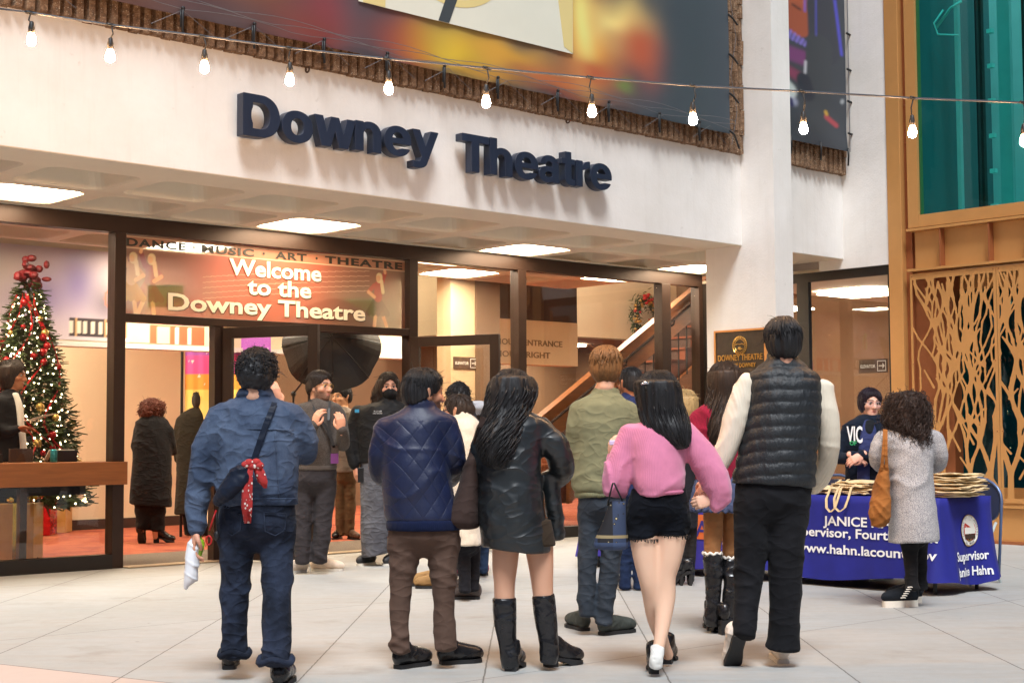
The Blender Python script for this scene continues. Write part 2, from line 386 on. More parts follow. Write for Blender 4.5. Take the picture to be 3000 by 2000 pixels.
# coffered soffit, one sheet of pans with rounded corners
def coffers(mbm, ss, ts, z, half, fn, pitch=1.035, dep=0.17, r=0.13, lights=()):
    def rr(h, rad, n=4):
        out = []
        for cx, cy, a0 in ((h-rad, h-rad, 0), (-(h-rad), h-rad, 90), (-(h-rad), -(h-rad), 180), (h-rad, -(h-rad), 270)):
            for k in range(n+1):
                a = math.radians(a0+90*k/n); out.append((cx+rad*math.cos(a), cy+rad*math.sin(a)))
        return out
    P = pitch/2
    for i, sc in ss:
        for j, tcn in ts:
            ring = rr(half, r); n = len(ring); outer = []
            for x, y in ring:
                k = P/max(abs(x), abs(y)); outer.append((x*k, y*k))
            corner = {}
            rings = [(outer, 0), (ring, 0), ([(x*1.0, y*1.0) for x, y in rr(half*0.97, r)], 0.02), (rr(half*0.86, r*1.1), dep)]
            if (i, j) in lights: rings = rings[:3]+[(rr(half*0.97, r), 0.06)]
            vs = [fn(sc+x, tcn+y, z+h) for rg, h in rings for x, y in rg]
            fs = [(a*n+q, a*n+(q+1) % n, (a+1)*n+(q+1) % n, (a+1)*n+q) for a in range(len(rings)-1) for q in range(n)]
            fs.append(tuple((len(rings)-1)*n+q for q in range(n)))
            mbm.add(vs, fs)
            # square corners of the cell
            for cx, cy in ((P, P), (-P, P), (-P, -P), (P, -P)):
                near = [q for q in range(n) if (outer[q][0]*cx > 0 and outer[q][1]*cy > 0)]
                pts = sorted([outer[q] for q in near], key=lambda p: math.atan2(p[1], p[0]))
                b0 = [fn(sc+x, tcn+y, z) for x, y in pts]+[fn(sc+cx, tcn+cy, z)]
                kx = min(range(len(pts)), key=lambda q: abs(abs(pts[q][0])-P)+abs(abs(pts[q][1])-P))
    # plain filler above so no light leaks through the corners
ROW = [(1, 1.675), (0, 0.645)]
ROWIN = [(5, -0.72), (4, -1.755)]
CELLS = [(i, -0.12+1.035*i) for i in range(-4, 10)]
LIT = {(0, 0), (3, 0), (6, 0), (9, 0), (0, 5), (6, 5), (3, 4), (9, 5), (7, 4)}
q = MB(); coffers(q, CELLS, ROW, 3.41, 0.425, CW, lights=LIT); coffers(q, CELLS, ROWIN, 3.412, 0.425, CW, lights=LIT)
q.build('coffered_soffit', M['soffit'], B)
q = MB()
q.box((-5, 2.19, 3.409), (9.72, TF-0.03, 3.44), CW); q.box((-5, TF-0.027, 3.402), (9.72, TF-0.004, 3.41), CW)
q.build('soffit_edge', M['soffit'], B)
boxp('canopy_roof', M['soffit'], (-5, -3.0, 3.62), (9.9, TF-0.23, 3.66), CW)
q = MB(); q.box((-5, -0.2, 3.405), (9.9, 0.12, 3.416), FW); q.build('soffit_beam', M['soffit'], B)
# ribbed stone wall above the canopy
q = MB(); q.box((-5, TF-0.3, 4.452), (9.9, TF+0.02, 9.0), CW)
s_ = -4.0
while s_ < 9.85:
    w_ = 0.083+random.uniform(-0.004, 0.004)
    z_ = 4.446+random.uniform(-0.006, 0.004)
    while z_ < 7.4:
        h_ = random.uniform(0.16, 0.3) if s_ > 7.0 or s_ < -1 else 3.0
        o_ = random.uniform(-0.012, 0.018)
        e_ = TF+0.075+o_*.8
        q.hexa([CW(s_, TF, z_), CW(s_+w_, TF, z_), CW(s_+w_-0.012, e_, z_+0.008), CW(s_+0.012, e_+random.uniform(-.012, .012), z_+0.004),
                CW(s_, TF, z_+h_), CW(s_+w_, TF, z_+h_), CW(s_+w_-0.012, e_+random.uniform(-.012, .012), z_+h_-0.006), CW(s_+0.012, e_, z_+h_-0.006)])
        z_ += h_
    s_ += 0.098
q.build('ribbed_stone_wall', M['ribstone'], B)
# white fins
q = MB(); q.box((7.66, 1.89, 0), (7.985, 2.90, 9.0), FW); q.build('fin', M['white_paint'], B)
q = MB(); q.box((9.70, 2.0, 3.285), (10.1, 3.06, 9.0), FW); q.build('fin', M['white_paint'], B)
boxp('return_soffit', M['soffit'], (9.81, -0.1, 3.29), (16, 2.9, 3.33))
M['greylet'] = pm('grey_lettering', srgb(128, 104, 74), 0.7, 0.05); M['greenlet'] = pm('dark_green_letters', srgb(44, 40, 30), 0.5, 0.1); M['creamlet'] = pm('cream_letters', srgb(246, 232, 206), 0.5, 0.05)
# interior shell
q = MB(); q.box((-5, -2.85, 2.31), (6.9, -2.65, 3.62), FW); q.build('bulkhead', M['cream'], B)
boxp('bulkhead_ledge', M['white_paint'], (-5, -2.88, 2.29), (6.9, -2.62, 2.345))
boxp('back_wall', M['cream'], (-8, -9.2, 0), (20, -9.0, 6.5))
boxp('back_wall', M['cream'], (-5, -5.9, 0), (6.0, -5.8, 3.6))
boxp('skirting', M['darkwall'], (-5, -5.795, 0.0), (6.0, -5.77, 0.14))
boxp('side_wall', M['cream'], (-5.2, -9, 0), (-5, -0.1, 6.5))
boxp('side_wall', M['brownwall'], (16, -9, 0), (16.2, 3.0, 6.5))
boxp('atrium_roof', M['soffit'], (-5, -9.2, 6.3), (20, -0.2, 6.5))
boxp('under_ceiling', M['soffit'], (-5, -5.8, 3.62), (6.9, -2.8, 3.7))
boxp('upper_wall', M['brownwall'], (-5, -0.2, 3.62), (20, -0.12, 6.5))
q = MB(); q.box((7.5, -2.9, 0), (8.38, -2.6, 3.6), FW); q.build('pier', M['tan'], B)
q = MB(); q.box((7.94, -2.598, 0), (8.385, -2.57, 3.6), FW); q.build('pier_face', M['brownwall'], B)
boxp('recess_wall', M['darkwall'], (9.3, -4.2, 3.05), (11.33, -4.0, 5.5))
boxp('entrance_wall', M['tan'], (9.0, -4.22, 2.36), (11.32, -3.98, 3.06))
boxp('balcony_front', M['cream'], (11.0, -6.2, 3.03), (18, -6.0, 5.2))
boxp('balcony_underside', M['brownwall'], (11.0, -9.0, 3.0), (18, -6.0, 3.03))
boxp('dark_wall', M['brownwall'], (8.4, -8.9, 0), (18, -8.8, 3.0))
for w, (x0, y0, wd) in {'HOUSE ENTRANCE': (9.55, 2.66, 1.42), 'HOUSE RIGHT': (9.55, 2.47, 1.15)}.items():
    q = MB(); put_text(q, w, lambda x, y, z, x0=x0, y0=y0: FW(x0+x, -3.974+z, y0+y), width=wd, size=0.13, extrude=0.002, offset=0.002); q.build('wall_lettering', M['greylet'], B)

# ceiling lights, one thing each
def ceiling_light(i, rowc, label, z=3.41, fn=CW, sc=None, mat='diffuser', half=0.41):
    sc = -0.12+1.035*i if sc is None else sc
    L = thing('ceiling_light', label, 'light', fn(sc, rowc, z), 'square ceiling light panels')
    q = MB(); h = half; r = 0.12; ring = []
    for cx, cy, a0 in ((h-r, h-r, 0), (-(h-r), h-r, 90), (-(h-r), -(h-r), 180), (h-r, -(h-r), 270)):
        for k in range(5):
            a = math.radians(a0+90*k/4); ring.append((cx+r*math.cos(a), cy+r*math.sin(a)))
    q.prism([(x, y) for x, y in ring], 0.0, 0.012, lambda a, b, c: fn(sc+a, rowc+b, z+0.022+c)); q.build('diffuser', M[mat], L)
    q = MB(); n = len(ring)
    vs = [fn(sc+x*k, rowc+y*k, z+hh) for k, hh in ((1.03, 0.018), (1.0, 0.018), (1.0, 0.03), (1.03, 0.03)) for x, y in ring]
    q.add(vs, [(a*n+j, a*n+(j+1) % n, ((a+1) % 4)*n+(j+1) % n, ((a+1) % 4)*n+j) for a in range(4) for j in range(n)])
    q.build('trim', M['soffit'], L)
    return L
ceiling_light(0, 0.645, 'lit ceiling panel in the canopy above the ticket counter window')
ceiling_light(3, 0.645, 'lit ceiling panel in the canopy above the welcome transom sign')
ceiling_light(6, 0.645, 'lit ceiling panel in the canopy right of the welcome sign, above the tall windows')
ceiling_light(9, 0.645, 'lit ceiling panel in the canopy half hidden by the white fin')
for i, rc, lb in ((0, -0.72, 'lit ceiling panel inside the lobby above the decorated tree'), (3, -1.755, 'lit ceiling panel inside the lobby behind the welcome transom'),
                  (6, -0.72, 'lit ceiling panel inside the lobby behind the glass right of the welcome sign'), (9, -0.72, 'lit ceiling panel inside the lobby above the staircase'),
                  (7, -1.755, 'lit ceiling panel inside the lobby beside the pier')):
    ceiling_light(i, rc, lb, mat='diffuser_in')
ceiling_light(0, 0.8, 'large lit ceiling panel in the room behind the right corner window', 3.225, FW, 12.35, 'diffuser_in', 0.5)
ceiling_light(0, -1.6, 'small lit ceiling panel deep in the room behind the right corner window', 3.225, FW, 13.6, 'diffuser_in', 0.4)
ceiling_light(0, -7.6, 'lit ceiling panel under the balcony behind the staircase', 2.94, FW, 14.2, 'diffuser_in', 0.5)
for s0, t0, lb in ((2.2, -4.4, 'lit ceiling panel over the striped banner at the back of the lobby'), (-1.2, -4.4, 'lit ceiling panel at the back of the lobby behind the tree')):  # unseen panels added to brighten the back of the lobby
    ceiling_light(0, t0, lb, 3.56, FW, s0, 'diffuser_in', 0.5)
ceiling_light(0, -4.6, 'high atrium ceiling panel above the staircase', 6.2, FW, 10.5, 'diffuser_in', 0.9)  # this panel and the next are unseen, added to light the atrium
ceiling_light(0, -5.0, 'high atrium ceiling panel above the lobby pier', 6.2, FW, 7.0, 'diffuser_in', 0.9)

# ------------------------------------------------------------------ storefront glazing
SF = thing('storefront', 'dark bronze framed glass shop front under the canopy', 'shop front', FW(4, 0, 0))
q = MB()
q.box((-5, -0.09, 3.24), (9.74, 0.04, 3.405), FW)                                   # head
for a, b in ((1.08, 1.20), (4.70, 4.82), (6.36, 6.49), (8.92, 9.09), (9.66, 9.74)):
    q.box((a, -0.10, 0.0), (b, 0.05, 3.24), FW)
q.box((1.2, -0.09, 2.375), (4.70, 0.045, 2.455), FW)                                 # transom bar
q.build('frame', M['bronze'], SF, bevel=0.004)
q = MB(); q.box((-5, -0.08, 0), (1.08, 0.06, 0.135), FW); q.build('base_kerb', M['darkbase'], SF)
q = MB(); q.box((4.82, -0.08, 0), (9.74, 0.06, 0.13), FW); q.build('base_kerb', M['darkbase'], SF)
def pane(a, b, z0, z1, t=-0.03, parent=None, fn=FW): 
    x = MB(); x.box((a, t-0.004, z0), (b, t+0.004, z1), fn); return x.build('pane', M['glass'], parent or SF)
pane(-5, 1.08, 0.13, 3.24)
pane(1.2, 4.70, 2.455, 3.24, -0.05)
for a, b in ((4.82, 6.36), (6.49, 8.92), (9.09, 9.66)): pane(a, b, 0.13, 3.24)
q = MB(); q.box((0.20, -0.12, 0.135), (0.27, -0.05, 0.80), FW); q.build('counter_post', M['bronze'], SF)
# swung-open doors
def door(hs, dirv, label):
    D_ = thing('glass_door', label, 'door', FW(hs, 0.04, 0), 'open glass entrance doors')
    dx, dt = dirv; L_ = math.hypot(dx, dt); dx, dt = dx/L_, dt/L_; wd = 1.12
    f = lambda a, b, z: FW(hs+dx*a-dt*b, 0.04+dt*a+dx*b, z)
    q = MB(); q.box((0, -0.025, 0.02), (0.11, 0.025, 2.36), f); q.box((wd-0.11, -0.025, 0.02), (wd, 0.025, 2.36), f)
    q.box((0.11, -0.025, 2.25), (wd-0.11, 0.025, 2.36), f); q.box((0.11, -0.025, 0.02), (wd-0.11, 0.025, 0.22), f); q.build('frame', M['bronze'], D_, bevel=0.003)
    q = MB(); q.box((0.11, -0.004, 0.22), (wd-0.11, 0.004, 2.25), f); q.build('pane', M['glass'], D_)
    q = MB(); q.tube([f(wd-0.06, 0.03, 0.85), f(wd-0.06, 0.08, 0.9), f(wd-0.06, 0.08, 1.3), f(wd-0.06, 0.03, 1.35)], 0.013); q.build('handle', M['steel'], D_, smooth=True)
    q = MB(); q.box((0.02, -0.06, 2.29), (0.34, -0.027, 2.345), f); q.tube([f(0.3, -0.045, 2.335), f(0.55, -0.14, 2.35), f(0.1, -0.3, 2.37)], 0.012, 6); q.build('door_closer', M['darkbase'], D_)
    return D_
door(2.30, (0.51, 1.13), 'open glass door nearer the ticket counter, behind the bearded man')
door(4.73, (0.40, 1.03), 'open glass door at the right end of the welcome sign')
q = MB(); q.box((2.2, -0.08, 0.0), (2.30, 0.035, 2.375), FW); q.build('door_post', M['bronze'], SF)
# return glazing on the right
RG = thing('corner_window', 'dark framed corner window between the white fin and the copper tower', 'window', FW(9.75, 1.5, 0))
q = MB(); q.box((9.735, 0.0, 3.17), (9.80, 3.03, 3.284), FW)
for a, b in ((0.05, 0.12), (1.62, 1.80), (2.98, 3.03)): q.box((9.735, a, 0), (9.80, b, 3.17), FW)
q.build('frame', M['darkbase'], RG)
q = MB(); q.box((9.762, 0.12, 0.13), (9.77, 1.62, 3.17), FW); q.build('pane', M['glass'], RG)
q = MB(); q.box((9.762, 1.80, 0.13), (9.77, 2.98, 3.17), FW); q.build('pane', M['glass'], RG)
q = MB(); q.box((9.735, 0.02, 0), (9.80, 2.98, 0.13), FW); q.build('kerb', M['darkbase'], RG)

# transom sign: translucent print on the glass, with lettering
TS = thing('welcome_sign', 'brown printed welcome sign on the glass above the doors', 'sign', FW(2.95, -0.04, 2.46))
def cap(U, V, a, b, r):
    p = np.stack([U, V], 1); a = np.array(a); b = np.array(b); h = np.clip(((p-a)@(b-a))/((b-a)@(b-a)+1e-9), 0, 1)
    return np.linalg.norm(p-a-h[:, None]*(b-a), axis=1)-r
def paint_transom(U, V):
    x = U*3.5; y = V*0.78; n = len(x)
    c = np.tile(np.array(srgb(136, 106, 86)), (n, 1))
    k = 0.5+0.5*vnoise(x*1.3, y*2.2, 0, 5)
    c = blend(c, sstep(0.35, 0.75, k)*0.75, srgb(168, 84, 62))
    for cx, cy, rx, ry, col, a in ((1.35, 0.5, 0.9, 0.35, srgb(196, 84, 66), .8), (2.15, .42, .6, .3, srgb(190, 88, 66), .5), (0.55, .4, .35, .3, srgb(84, 62, 50), .7), (2.9, .35, .5, .35, srgb(108, 84, 66), .8)):
        c = blend(c, np.exp(-((x-cx)/rx)**2-((y-cy)/ry)**2)*a, col)
    # thin staff lines sweeping across
    for q_ in range(5):
        yy = 0.16+0.055*q_+0.13*(x-0.6)-0.012*(x-0.6)**2
        c = blend(c, (np.abs(y-yy) < 0.004)*0.35*(x > 0.9)*(x < 3.0), srgb(236, 196, 170))
    def fig(cx, dress, top, skin, k=1.0, fl=1):
        nonlocal c
        def part(d, col, al=0.92): c[:] = blend(c, (1-sstep(-0.004, 0.006, d))*al, col)
        part(cap(x, y, (cx-.05*fl, .02), (cx-.03*fl, .16), .022), skin); part(cap(x, y, (cx+.12*fl, .02), (cx+.06*fl, .16), .022), skin)
        for w in range(5): part(cap(x, y, (cx-.13+.065*w, .16), (cx-.01, .34), .035), dress)
        part(cap(x, y, (cx, .34), (cx+.01, .47), .055), top)
        part(cap(x, y, (cx-.05*fl, .47), (cx-.13*fl, .39), .024), top); part(cap(x, y, (cx-.13*fl, .39), (cx-.05*fl, .34), .02), skin)
        part(cap(x, y, (cx+.05*fl, .48), (cx+.10*fl, .62), .026), top); part(cap(x, y, (cx+.10*fl, .62), (cx+.08*fl, .70), .018), skin)
        part(cap(x, y, (cx+.02, .54), (cx+.02, .57), .042), srgb(226, 200, 150)); part(cap(x, y, (cx+.05, .52), (cx+.07, .40), .022), srgb(226, 200, 150)); part(cap(x, y, (cx+.005, .545), (cx+.005, .555), .028), skin)
    fig(.30, srgb(142, 62, 52), srgb(126, 50, 54), srgb(226, 170, 120), fl=-1); fig(.10, srgb(178, 122, 60), srgb(196, 150, 104), srgb(222, 170, 120), fl=-1)
    fig(3.12, srgb(98, 62, 50), srgb(172, 66, 54), srgb(222, 164, 120))
    # band carrying the four words
    lo = 0.655
    c = blend(c, ((y > lo) & (y < 0.765))*0.85, srgb(170, 116, 88))
    c = blend(c, (np.abs(y-lo) < 0.006)*1.0+(np.abs(y-0.765) < .005)*1.0, srgb(214, 184, 150))
    return c
q = MB(); painted(q, 420, 100, lambda a, b: FW(1.2+a*3.5, -0.040, 2.458+b*0.78), paint_transom); q.build('print', M['film'], TS)
q = MB()
zb = 2.458+0.672
for w, x0, wd in (('DANCE', 1.24, .66), ('MUSIC', 2.08, .62), ('ART', 2.96, .40), ('THEATRE', 3.60, 1.06)):
    q = MB(); put_text(q, w, lambda x, y, z, x0=x0: FW(x0+x, -0.034+z, zb+y), width=wd, size=0.105, extrude=0.001, offset=0.0035, spacing=1.15); q.build('lettering', M['greenlet'], TS)
for s0 in (1.99, 2.82, 3.49): q = MB(); q.prism([(s0+.014*math.cos(a*math.pi/6), zb+.04+.014*math.sin(a*math.pi/6)) for a in range(12)], -0.035, -0.033, lambda a, b, h: FW(a, h, b)); q.build('dot', M['greenlet'], TS)
for w, x0, z0, wd, sz in (('Welcome', 2.40, 2.925, 1.15, .235), ('to the', 2.62, 2.735, .80, .235), ('Downey Theatre', 1.70, 2.525, 2.44, .235)):
    q = MB(); sh = MB(); put_text(q, w, lambda x, y, z, x0=x0, z0=z0: FW(x0+x, -0.030+z, z0+y), width=wd, size=sz, extrude=0.001, offset=0.006)
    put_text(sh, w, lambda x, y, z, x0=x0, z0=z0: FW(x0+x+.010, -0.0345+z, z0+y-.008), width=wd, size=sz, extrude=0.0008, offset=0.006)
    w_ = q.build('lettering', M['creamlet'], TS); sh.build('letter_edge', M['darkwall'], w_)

# counter along the left window
CT = thing('ticket_counter', 'wooden ticket counter band running along the left window', 'counter', FW(0, 0.1, 0))
q = MB(); q.box((-5, -0.55, 0.80), (1.205, 0.11, 1.02), FW); q.build('counter_top', M['wood'], CT, bevel=0.004)
q = MB(); q.box((-5, -0.53, 0.70), (1.0, -0.35, 0.80), FW); q.build('bracket', M['darkbase'], CT)

# ------------------------------------------------------------------ sign letters on the fascia
SG = thing('theatre_sign', 'navy raised letters spelling the theatre name on the white fascia', 'sign', CW(3.2, TF, 3.8))
def sfc(u, v, off=0.0):                                            # (s,z) on the fascia face
    dc = DV-0.030*NV; nn = np.array([dc[1], -dc[0], 0]); p = on(u, v, CW(0, TF+off, 0), nn); return float((p-G0)@DV), float(p[2])
def glyph(ch):
    """bold grotesque letter as (outline field on a grid); cap height 1"""
    h = .0125; xs = np.arange(-.1, 1.25, h); ys = np.arange(-.36, 1.1, h); X, Y = np.meshgrid(xs, ys, indexing='ij')
    rect = lambda a, b, c, d_: np.maximum(np.maximum(a-X, X-c), np.maximum(b-Y, Y-d_))
    def el(cx, cy, rx, ry, p=2.15): return ((np.abs((X-cx)/rx)**p+np.abs((Y-cy)/ry)**p)**(1/p)-1)*min(rx, ry)
    U = lambda *a: np.minimum.reduce(a); sub = lambda a, b: np.maximum(a, -b)
    def bar(x0, x1, w, y0=0, y1=.74): m_ = (x1-x0)/(y1-y0); xc = x0+(Y-y0)*m_; return np.maximum(np.abs(X-xc-w/2)-w/2, np.maximum(y0-Y, Y-y1))
    if ch == 'D': f = sub(U(rect(0, 0, .42, 1), el(.40, .5, .42, .5)), U(rect(.21, .18, .40, .82), el(.39, .5, .215, .32))); f = np.maximum(f, np.maximum(-X, np.maximum(-Y, Y-1)))
    elif ch == 'o': f = sub(el(.355, .37, .355, .385), el(.355, .37, .155, .215))
    elif ch == 'w': f = U(bar(.17, 0, .20), bar(.21, .40, .18), bar(.60, .41, .18), bar(.62, .80, .20)); 
    elif ch in 'nh': f = sub(U(np.maximum(el(.36, .44, .29, .315), .36-Y), rect(.45, 0, .65, .44), rect(.1, .3, .4, .5)), U(rect(.2, -.1, .45, .42), el(.325, .42, .125, .165))); f = U(f, rect(0, 0, .20, .74 if ch == 'n' else 1.0))
    elif ch == 'e': f = U(np.maximum(sub(el(.35, .37, .35, .385), el(.35, .37, .155, .235)), -rect(.36, .19, .9, .31)), rect(.1, .31, .685, .44))
    elif ch == 'y': f = U(bar(.255, .0, .20, 0.02, .74), bar(.19, .50, .20, -.12, .74), np.maximum(sub(el(.13, -.06, .27, .20), el(.11, -.03, .12, .07)), np.maximum(Y-.0, .02-X)))
    elif ch == 'T': f = U(rect(0, .81, .76, 1), rect(.275, 0, .485, .9))
    elif ch == 'a': f = U(np.maximum(sub(el(.32, .46, .29, .295), el(.31, .45, .115, .145)), np.minimum(.5-Y, 9)*1.0), rect(.41, .06, .605, .5), sub(el(.25, .21, .25, .225), el(.30, .215, .125, .09)), rect(.43, 0, .63, .12), rect(.25, .33, .5, .43)); f = sub(f, rect(-.1, .43, .19, .50))
    elif ch == 't': f = U(rect(.115, .13, .305, .94), rect(0, .60, .42, .74), np.maximum(sub(el(.32, .18, .205, .19), el(.40, .22, .1, .075)), np.maximum(Y-.19, X-.42)))
    else: f = U(rect(0, 0, .2, .74), np.maximum(sub(el(.43, .42, .26, .33), el(.46, .36, .26, .2)), np.maximum(.5-Y, X-.44)))
    return f, xs, ys, h
def loops(f, xs, ys, h):
    """outline loops of the negative region by marching squares"""
    neg = f < 0; seg = {}; key = lambda i, j, ax: (i, j, ax); pt = {}
    def cross(i, j, ax):
        k = (i, j, ax)
        if k not in pt:
            a = f[i, j]; b = f[i+1, j] if ax == 0 else f[i, j+1]; t = a/(a-b); pt[k] = (xs[i]+h*t, ys[j]) if ax == 0 else (xs[i], ys[j]+h*t)
        return k
    nxt = {}
    mixed = (neg[:-1, :-1].astype(int)+neg[1:, :-1]+neg[:-1, 1:]+neg[1:, 1:])
    for i, j in zip(*np.nonzero((mixed > 0) & (mixed < 4))):
        c = [neg[i, j], neg[i+1, j], neg[i+1, j+1], neg[i, j+1]]; e = [(i, j, 0), (i+1, j, 1), (i, j+1, 0), (i, j, 1)]
        ins = [e[k] for k in range(4) if not c[k] and c[(k+1) % 4]]; outs = [e[k] for k in range(4) if c[k] and not c[(k+1) % 4]]
        for a, b in zip(outs, ins): nxt[cross(*b)] = cross(*a)
    out = []; seen = set()
    for s0 in list(nxt):
        if s0 in seen: continue
        L = []; k = s0
        while k in nxt and k not in seen: seen.add(k); L.append(pt[k]); k = nxt[k]
        if len(L) > 8: out.append(L)
    return out
def letters(word, u0, u1, vb0, vb1, cap):
    s0, z0 = sfc(u0, vb0, .16); s1, z1 = sfc(u1, vb1, .16); adv = {'D': .88, 'o': .755, 'w': 1.0, 'n': .735, 'e': .735, 'y': .70, 'T': .80, 'h': .735, 'a': .705, 't': .475, 'r': .465}
    ends = {'D': .82, 'o': .71, 'w': 1.0, 'n': .65, 'e': .70, 'y': .70, 'T': .76, 'a': .63, 't': .42, 'r': .44}
    tot = sum(adv[c] for c in word[:-1])+ends[word[-1]]; x = 0.0; kx = (s1-s0)/tot
    for c in word:
        L = loops(*glyph(c)); cu = bpy.data.curves.new('g', 'CURVE'); cu.dimensions = '2D'; cu.fill_mode = 'BOTH'; cu.extrude = .045; cu.bevel_depth = .003
        for P_ in L:
            sp = cu.splines.new('POLY'); sp.points.add(len(P_)-1); sp.use_cyclic_u = True
            for k, (a, b) in enumerate(P_): sp.points[k].co = (a*kx, b*cap, 0, 1)
        o = bpy.data.objects.new('g', cu); COL.objects.link(o); me = bpy.data.meshes.new_from_object(o.evaluated_get(bpy.context.evaluated_depsgraph_get()))
        q = MB(); f_ = x/tot; q.add([CW(s0+x*kx+v.co.x, TF+.115+v.co.z, z0+(z1-z0)*f_+v.co.y) for v in me.vertices], [tuple(p.vertices) for p in me.polygons])
        bpy.data.objects.remove(o); bpy.data.curves.remove(cu); bpy.data.meshes.remove(me); q.build('letter', M['navy'], SG); x += adv[c]
letters('Downey', 712, 1284, 394, 470, .35); letters('Theatre', 1354, 1792, 498, 558, .35)

# ------------------------------------------------------------------ banners on the stone wall
def paint_fire(U, V):
    s = -1.0+U*8.29; z = 4.62+V*2.4; n = len(s)
    slate = np.array(srgb(74, 82, 90)); c = np.tile(slate, (n, 1)); w = vnoise(s*.8, z*1.6, 0, 3)*.25; w2 = vnoise(s*3, z*5, 0, 9)*.08; s = s+w; z = z+w*.4+w2
    def blob(cx, cz, rx, rz, col, a=1.0, p=2):
        nonlocal c; c = blend(c, np.exp(-(np.abs((s-cx)/rx))**p-(np.abs((z-cz)/rz))**p)*a, srgb(*col))
    blob(-.4, 5.0, .9, .7, (116, 74, 56), .9); blob(.8, 5.0, .9, .5, (92, 62, 62), .8); blob(0.3, 5.4, .25, .4, (58, 48, 80), .8); blob(1.05, 5.25, .3, .35, (170, 110, 62), .8); blob(1.7, 5.0, .25, .3, (150, 66, 74), .7)
    blob(1.5, 4.75, .4, .2, (140, 62, 50), .7); blob(2.5, 4.85, .35, .25, (150, 58, 62), .95); blob(2.75, 4.8, .25, .16, (196, 74, 50), .8)
    blob(3.2, 4.85, .5, .22, (226, 200, 60), 1); blob(3.8, 4.95, .7, .14, (226, 170, 64), .9); blob(3.6, 4.7, .7, .12, (206, 150, 58), .8); blob(4.5, 4.82, .6, .1, (206, 110, 60), .8); blob(4.6, 4.66, .6, .07, (130, 66, 58), .8)
    blob(5.05, 5.35, .4, .5, (238, 150, 62), 1.2); blob(5.0, 5.5, .18, .5, (244, 226, 130), 1.2); blob(5.5, 5.55, .35, .25, (250, 226, 140), 1.2); blob(5.75, 5.3, .3, .3, (206, 96, 62), .9); blob(5.1, 4.95, .3, .12, (196, 86, 60), .8); blob(5.5, 4.85, .12, .06, (116, 150, 74), .7)
    blob(6.6, 5.3, .5, 1.2, (72, 80, 86), .9)
    return np.clip(c, 0, 1)*0.85
BN = thing('fire_banner', 'large dark vinyl banner of fiery swirls around a pale panel, laced to the stone wall', 'banner', CW(3.2, TF+.15, 5.5))
q = MB(); painted(q, 320, 90, lambda a, b: CW(-1.0+a*8.29, TF+0.142+0.006*math.sin(a*90)*(1-b)**3+.012*math.sin(a*17+b*9)*a*b, 4.625+b*2.4), paint_fire); q.build('printed_sheet', M['paint'], BN, smooth=True)
q = MB(); q.box((2.0, TF+0.160, 5.088), (4.73, TF+0.163, 7.0), CW); q.build('pale_panel', pm('pale_print', srgb(222, 222, 206), 0.5, 0.03, 2), BN)
q = MB(); q.prism([(4.28, 7.0), (4.60, 5.14), (4.725, 5.093), (4.725, 7.0)], TF+0.164, TF+0.166, lambda a, b, h: CW(a, h, b))
ring = [(3.1+.75*math.cos(a*math.pi/24), 5.88+.62*math.sin(a*math.pi/24)) for a in range(24, 49)]; ring2 = [(3.1+.66*math.cos(a*math.pi/24), 5.88+.55*math.sin(a*math.pi/24)) for a in range(24, 49)]
q.prism(ring+ring2[::-1], TF+0.164, TF+0.166, lambda a, b, h: CW(a, h, b)); q.prism([(2.05, 5.09), (2.3, 5.09), (2.35, 6.2), (2.0, 6.2)], TF+0.164, TF+0.166, lambda a, b, h: CW(a, h, b))
q.build('yellow_shape', pm('pale_yellow_print', srgb(222, 204, 140), 0.5, 0.03, 2), BN)
q = MB(); q.prism([(2.93, 5.09), (3.06, 5.09), (3.62, 6.4), (3.46, 6.4)], TF+0.167, TF+0.169, lambda a, b, h: CW(a, h, b)); q.build('dark_stroke', pm('slate_print', srgb(64, 70, 74), 0.5, 0.03, 2), BN)
q = MB()
for k in range(3): q.tube([CW(-1.0+x*8.3/40, TF+.17+.02*k, 4.66+.03*k+.05*abs(math.sin(x*.55+k))) for x in range(41)], 0.0025, 4)
for k, s0 in enumerate((-1.0, 0.22, 0.9, 1.6, 2.35, 3.05, 3.8, 4.55, 5.3, 6.1, 6.9)): q.tube([CW(s0-.28, TF+.16, 4.50), CW(s0, TF+.17, 4.66), CW(s0+.3, TF+.16, 4.5)], 0.0025, 4)
q.build('lacing', M['cord'], BN)
for s0 in (0.22, 0.9, 1.62, 2.32, 3.0, 3.68, 4.5, 5.25, 6.05, 6.72):
    q = MB(); q.tube([CW(s0+.012, TF+.165, 4.675), CW(s0, TF+.175, 4.66), CW(s0-.004, TF+.175, 4.55), CW(s0+.01, TF+.16, 4.47)], 0.011, 6); q.ball(CW(s0, TF+.175, 4.675), .017, 8, 6)
    q.tube([CW(s0-.02, TF+.175, 4.66), CW(s0-.018, TF+.17, 4.52)], 0.007, 5); q.build('bungee', M['black'], BN, smooth=True)
for z0 in (4.62, 5.05, 5.5, 5.95):
    q = MB(); q.tube([CW(7.26, TF+.17, z0+.03), CW(7.34, TF+.17, z0), CW(7.45, TF+.15, z0-.05 if z0 > 4.7 else z0-.14)], 0.012, 6); q.build('bungee', M['black'], BN, smooth=True)
q = MB(); q.tube([CW(7.30, TF+.16, 4.5), CW(7.42, TF+.15, 4.9), CW(7.30, TF+.16, 5.3), CW(7.42, TF+.15, 5.75), CW(7.3, TF+.16, 6.2)], .003, 4); q.build('lacing', M['cord'], BN)

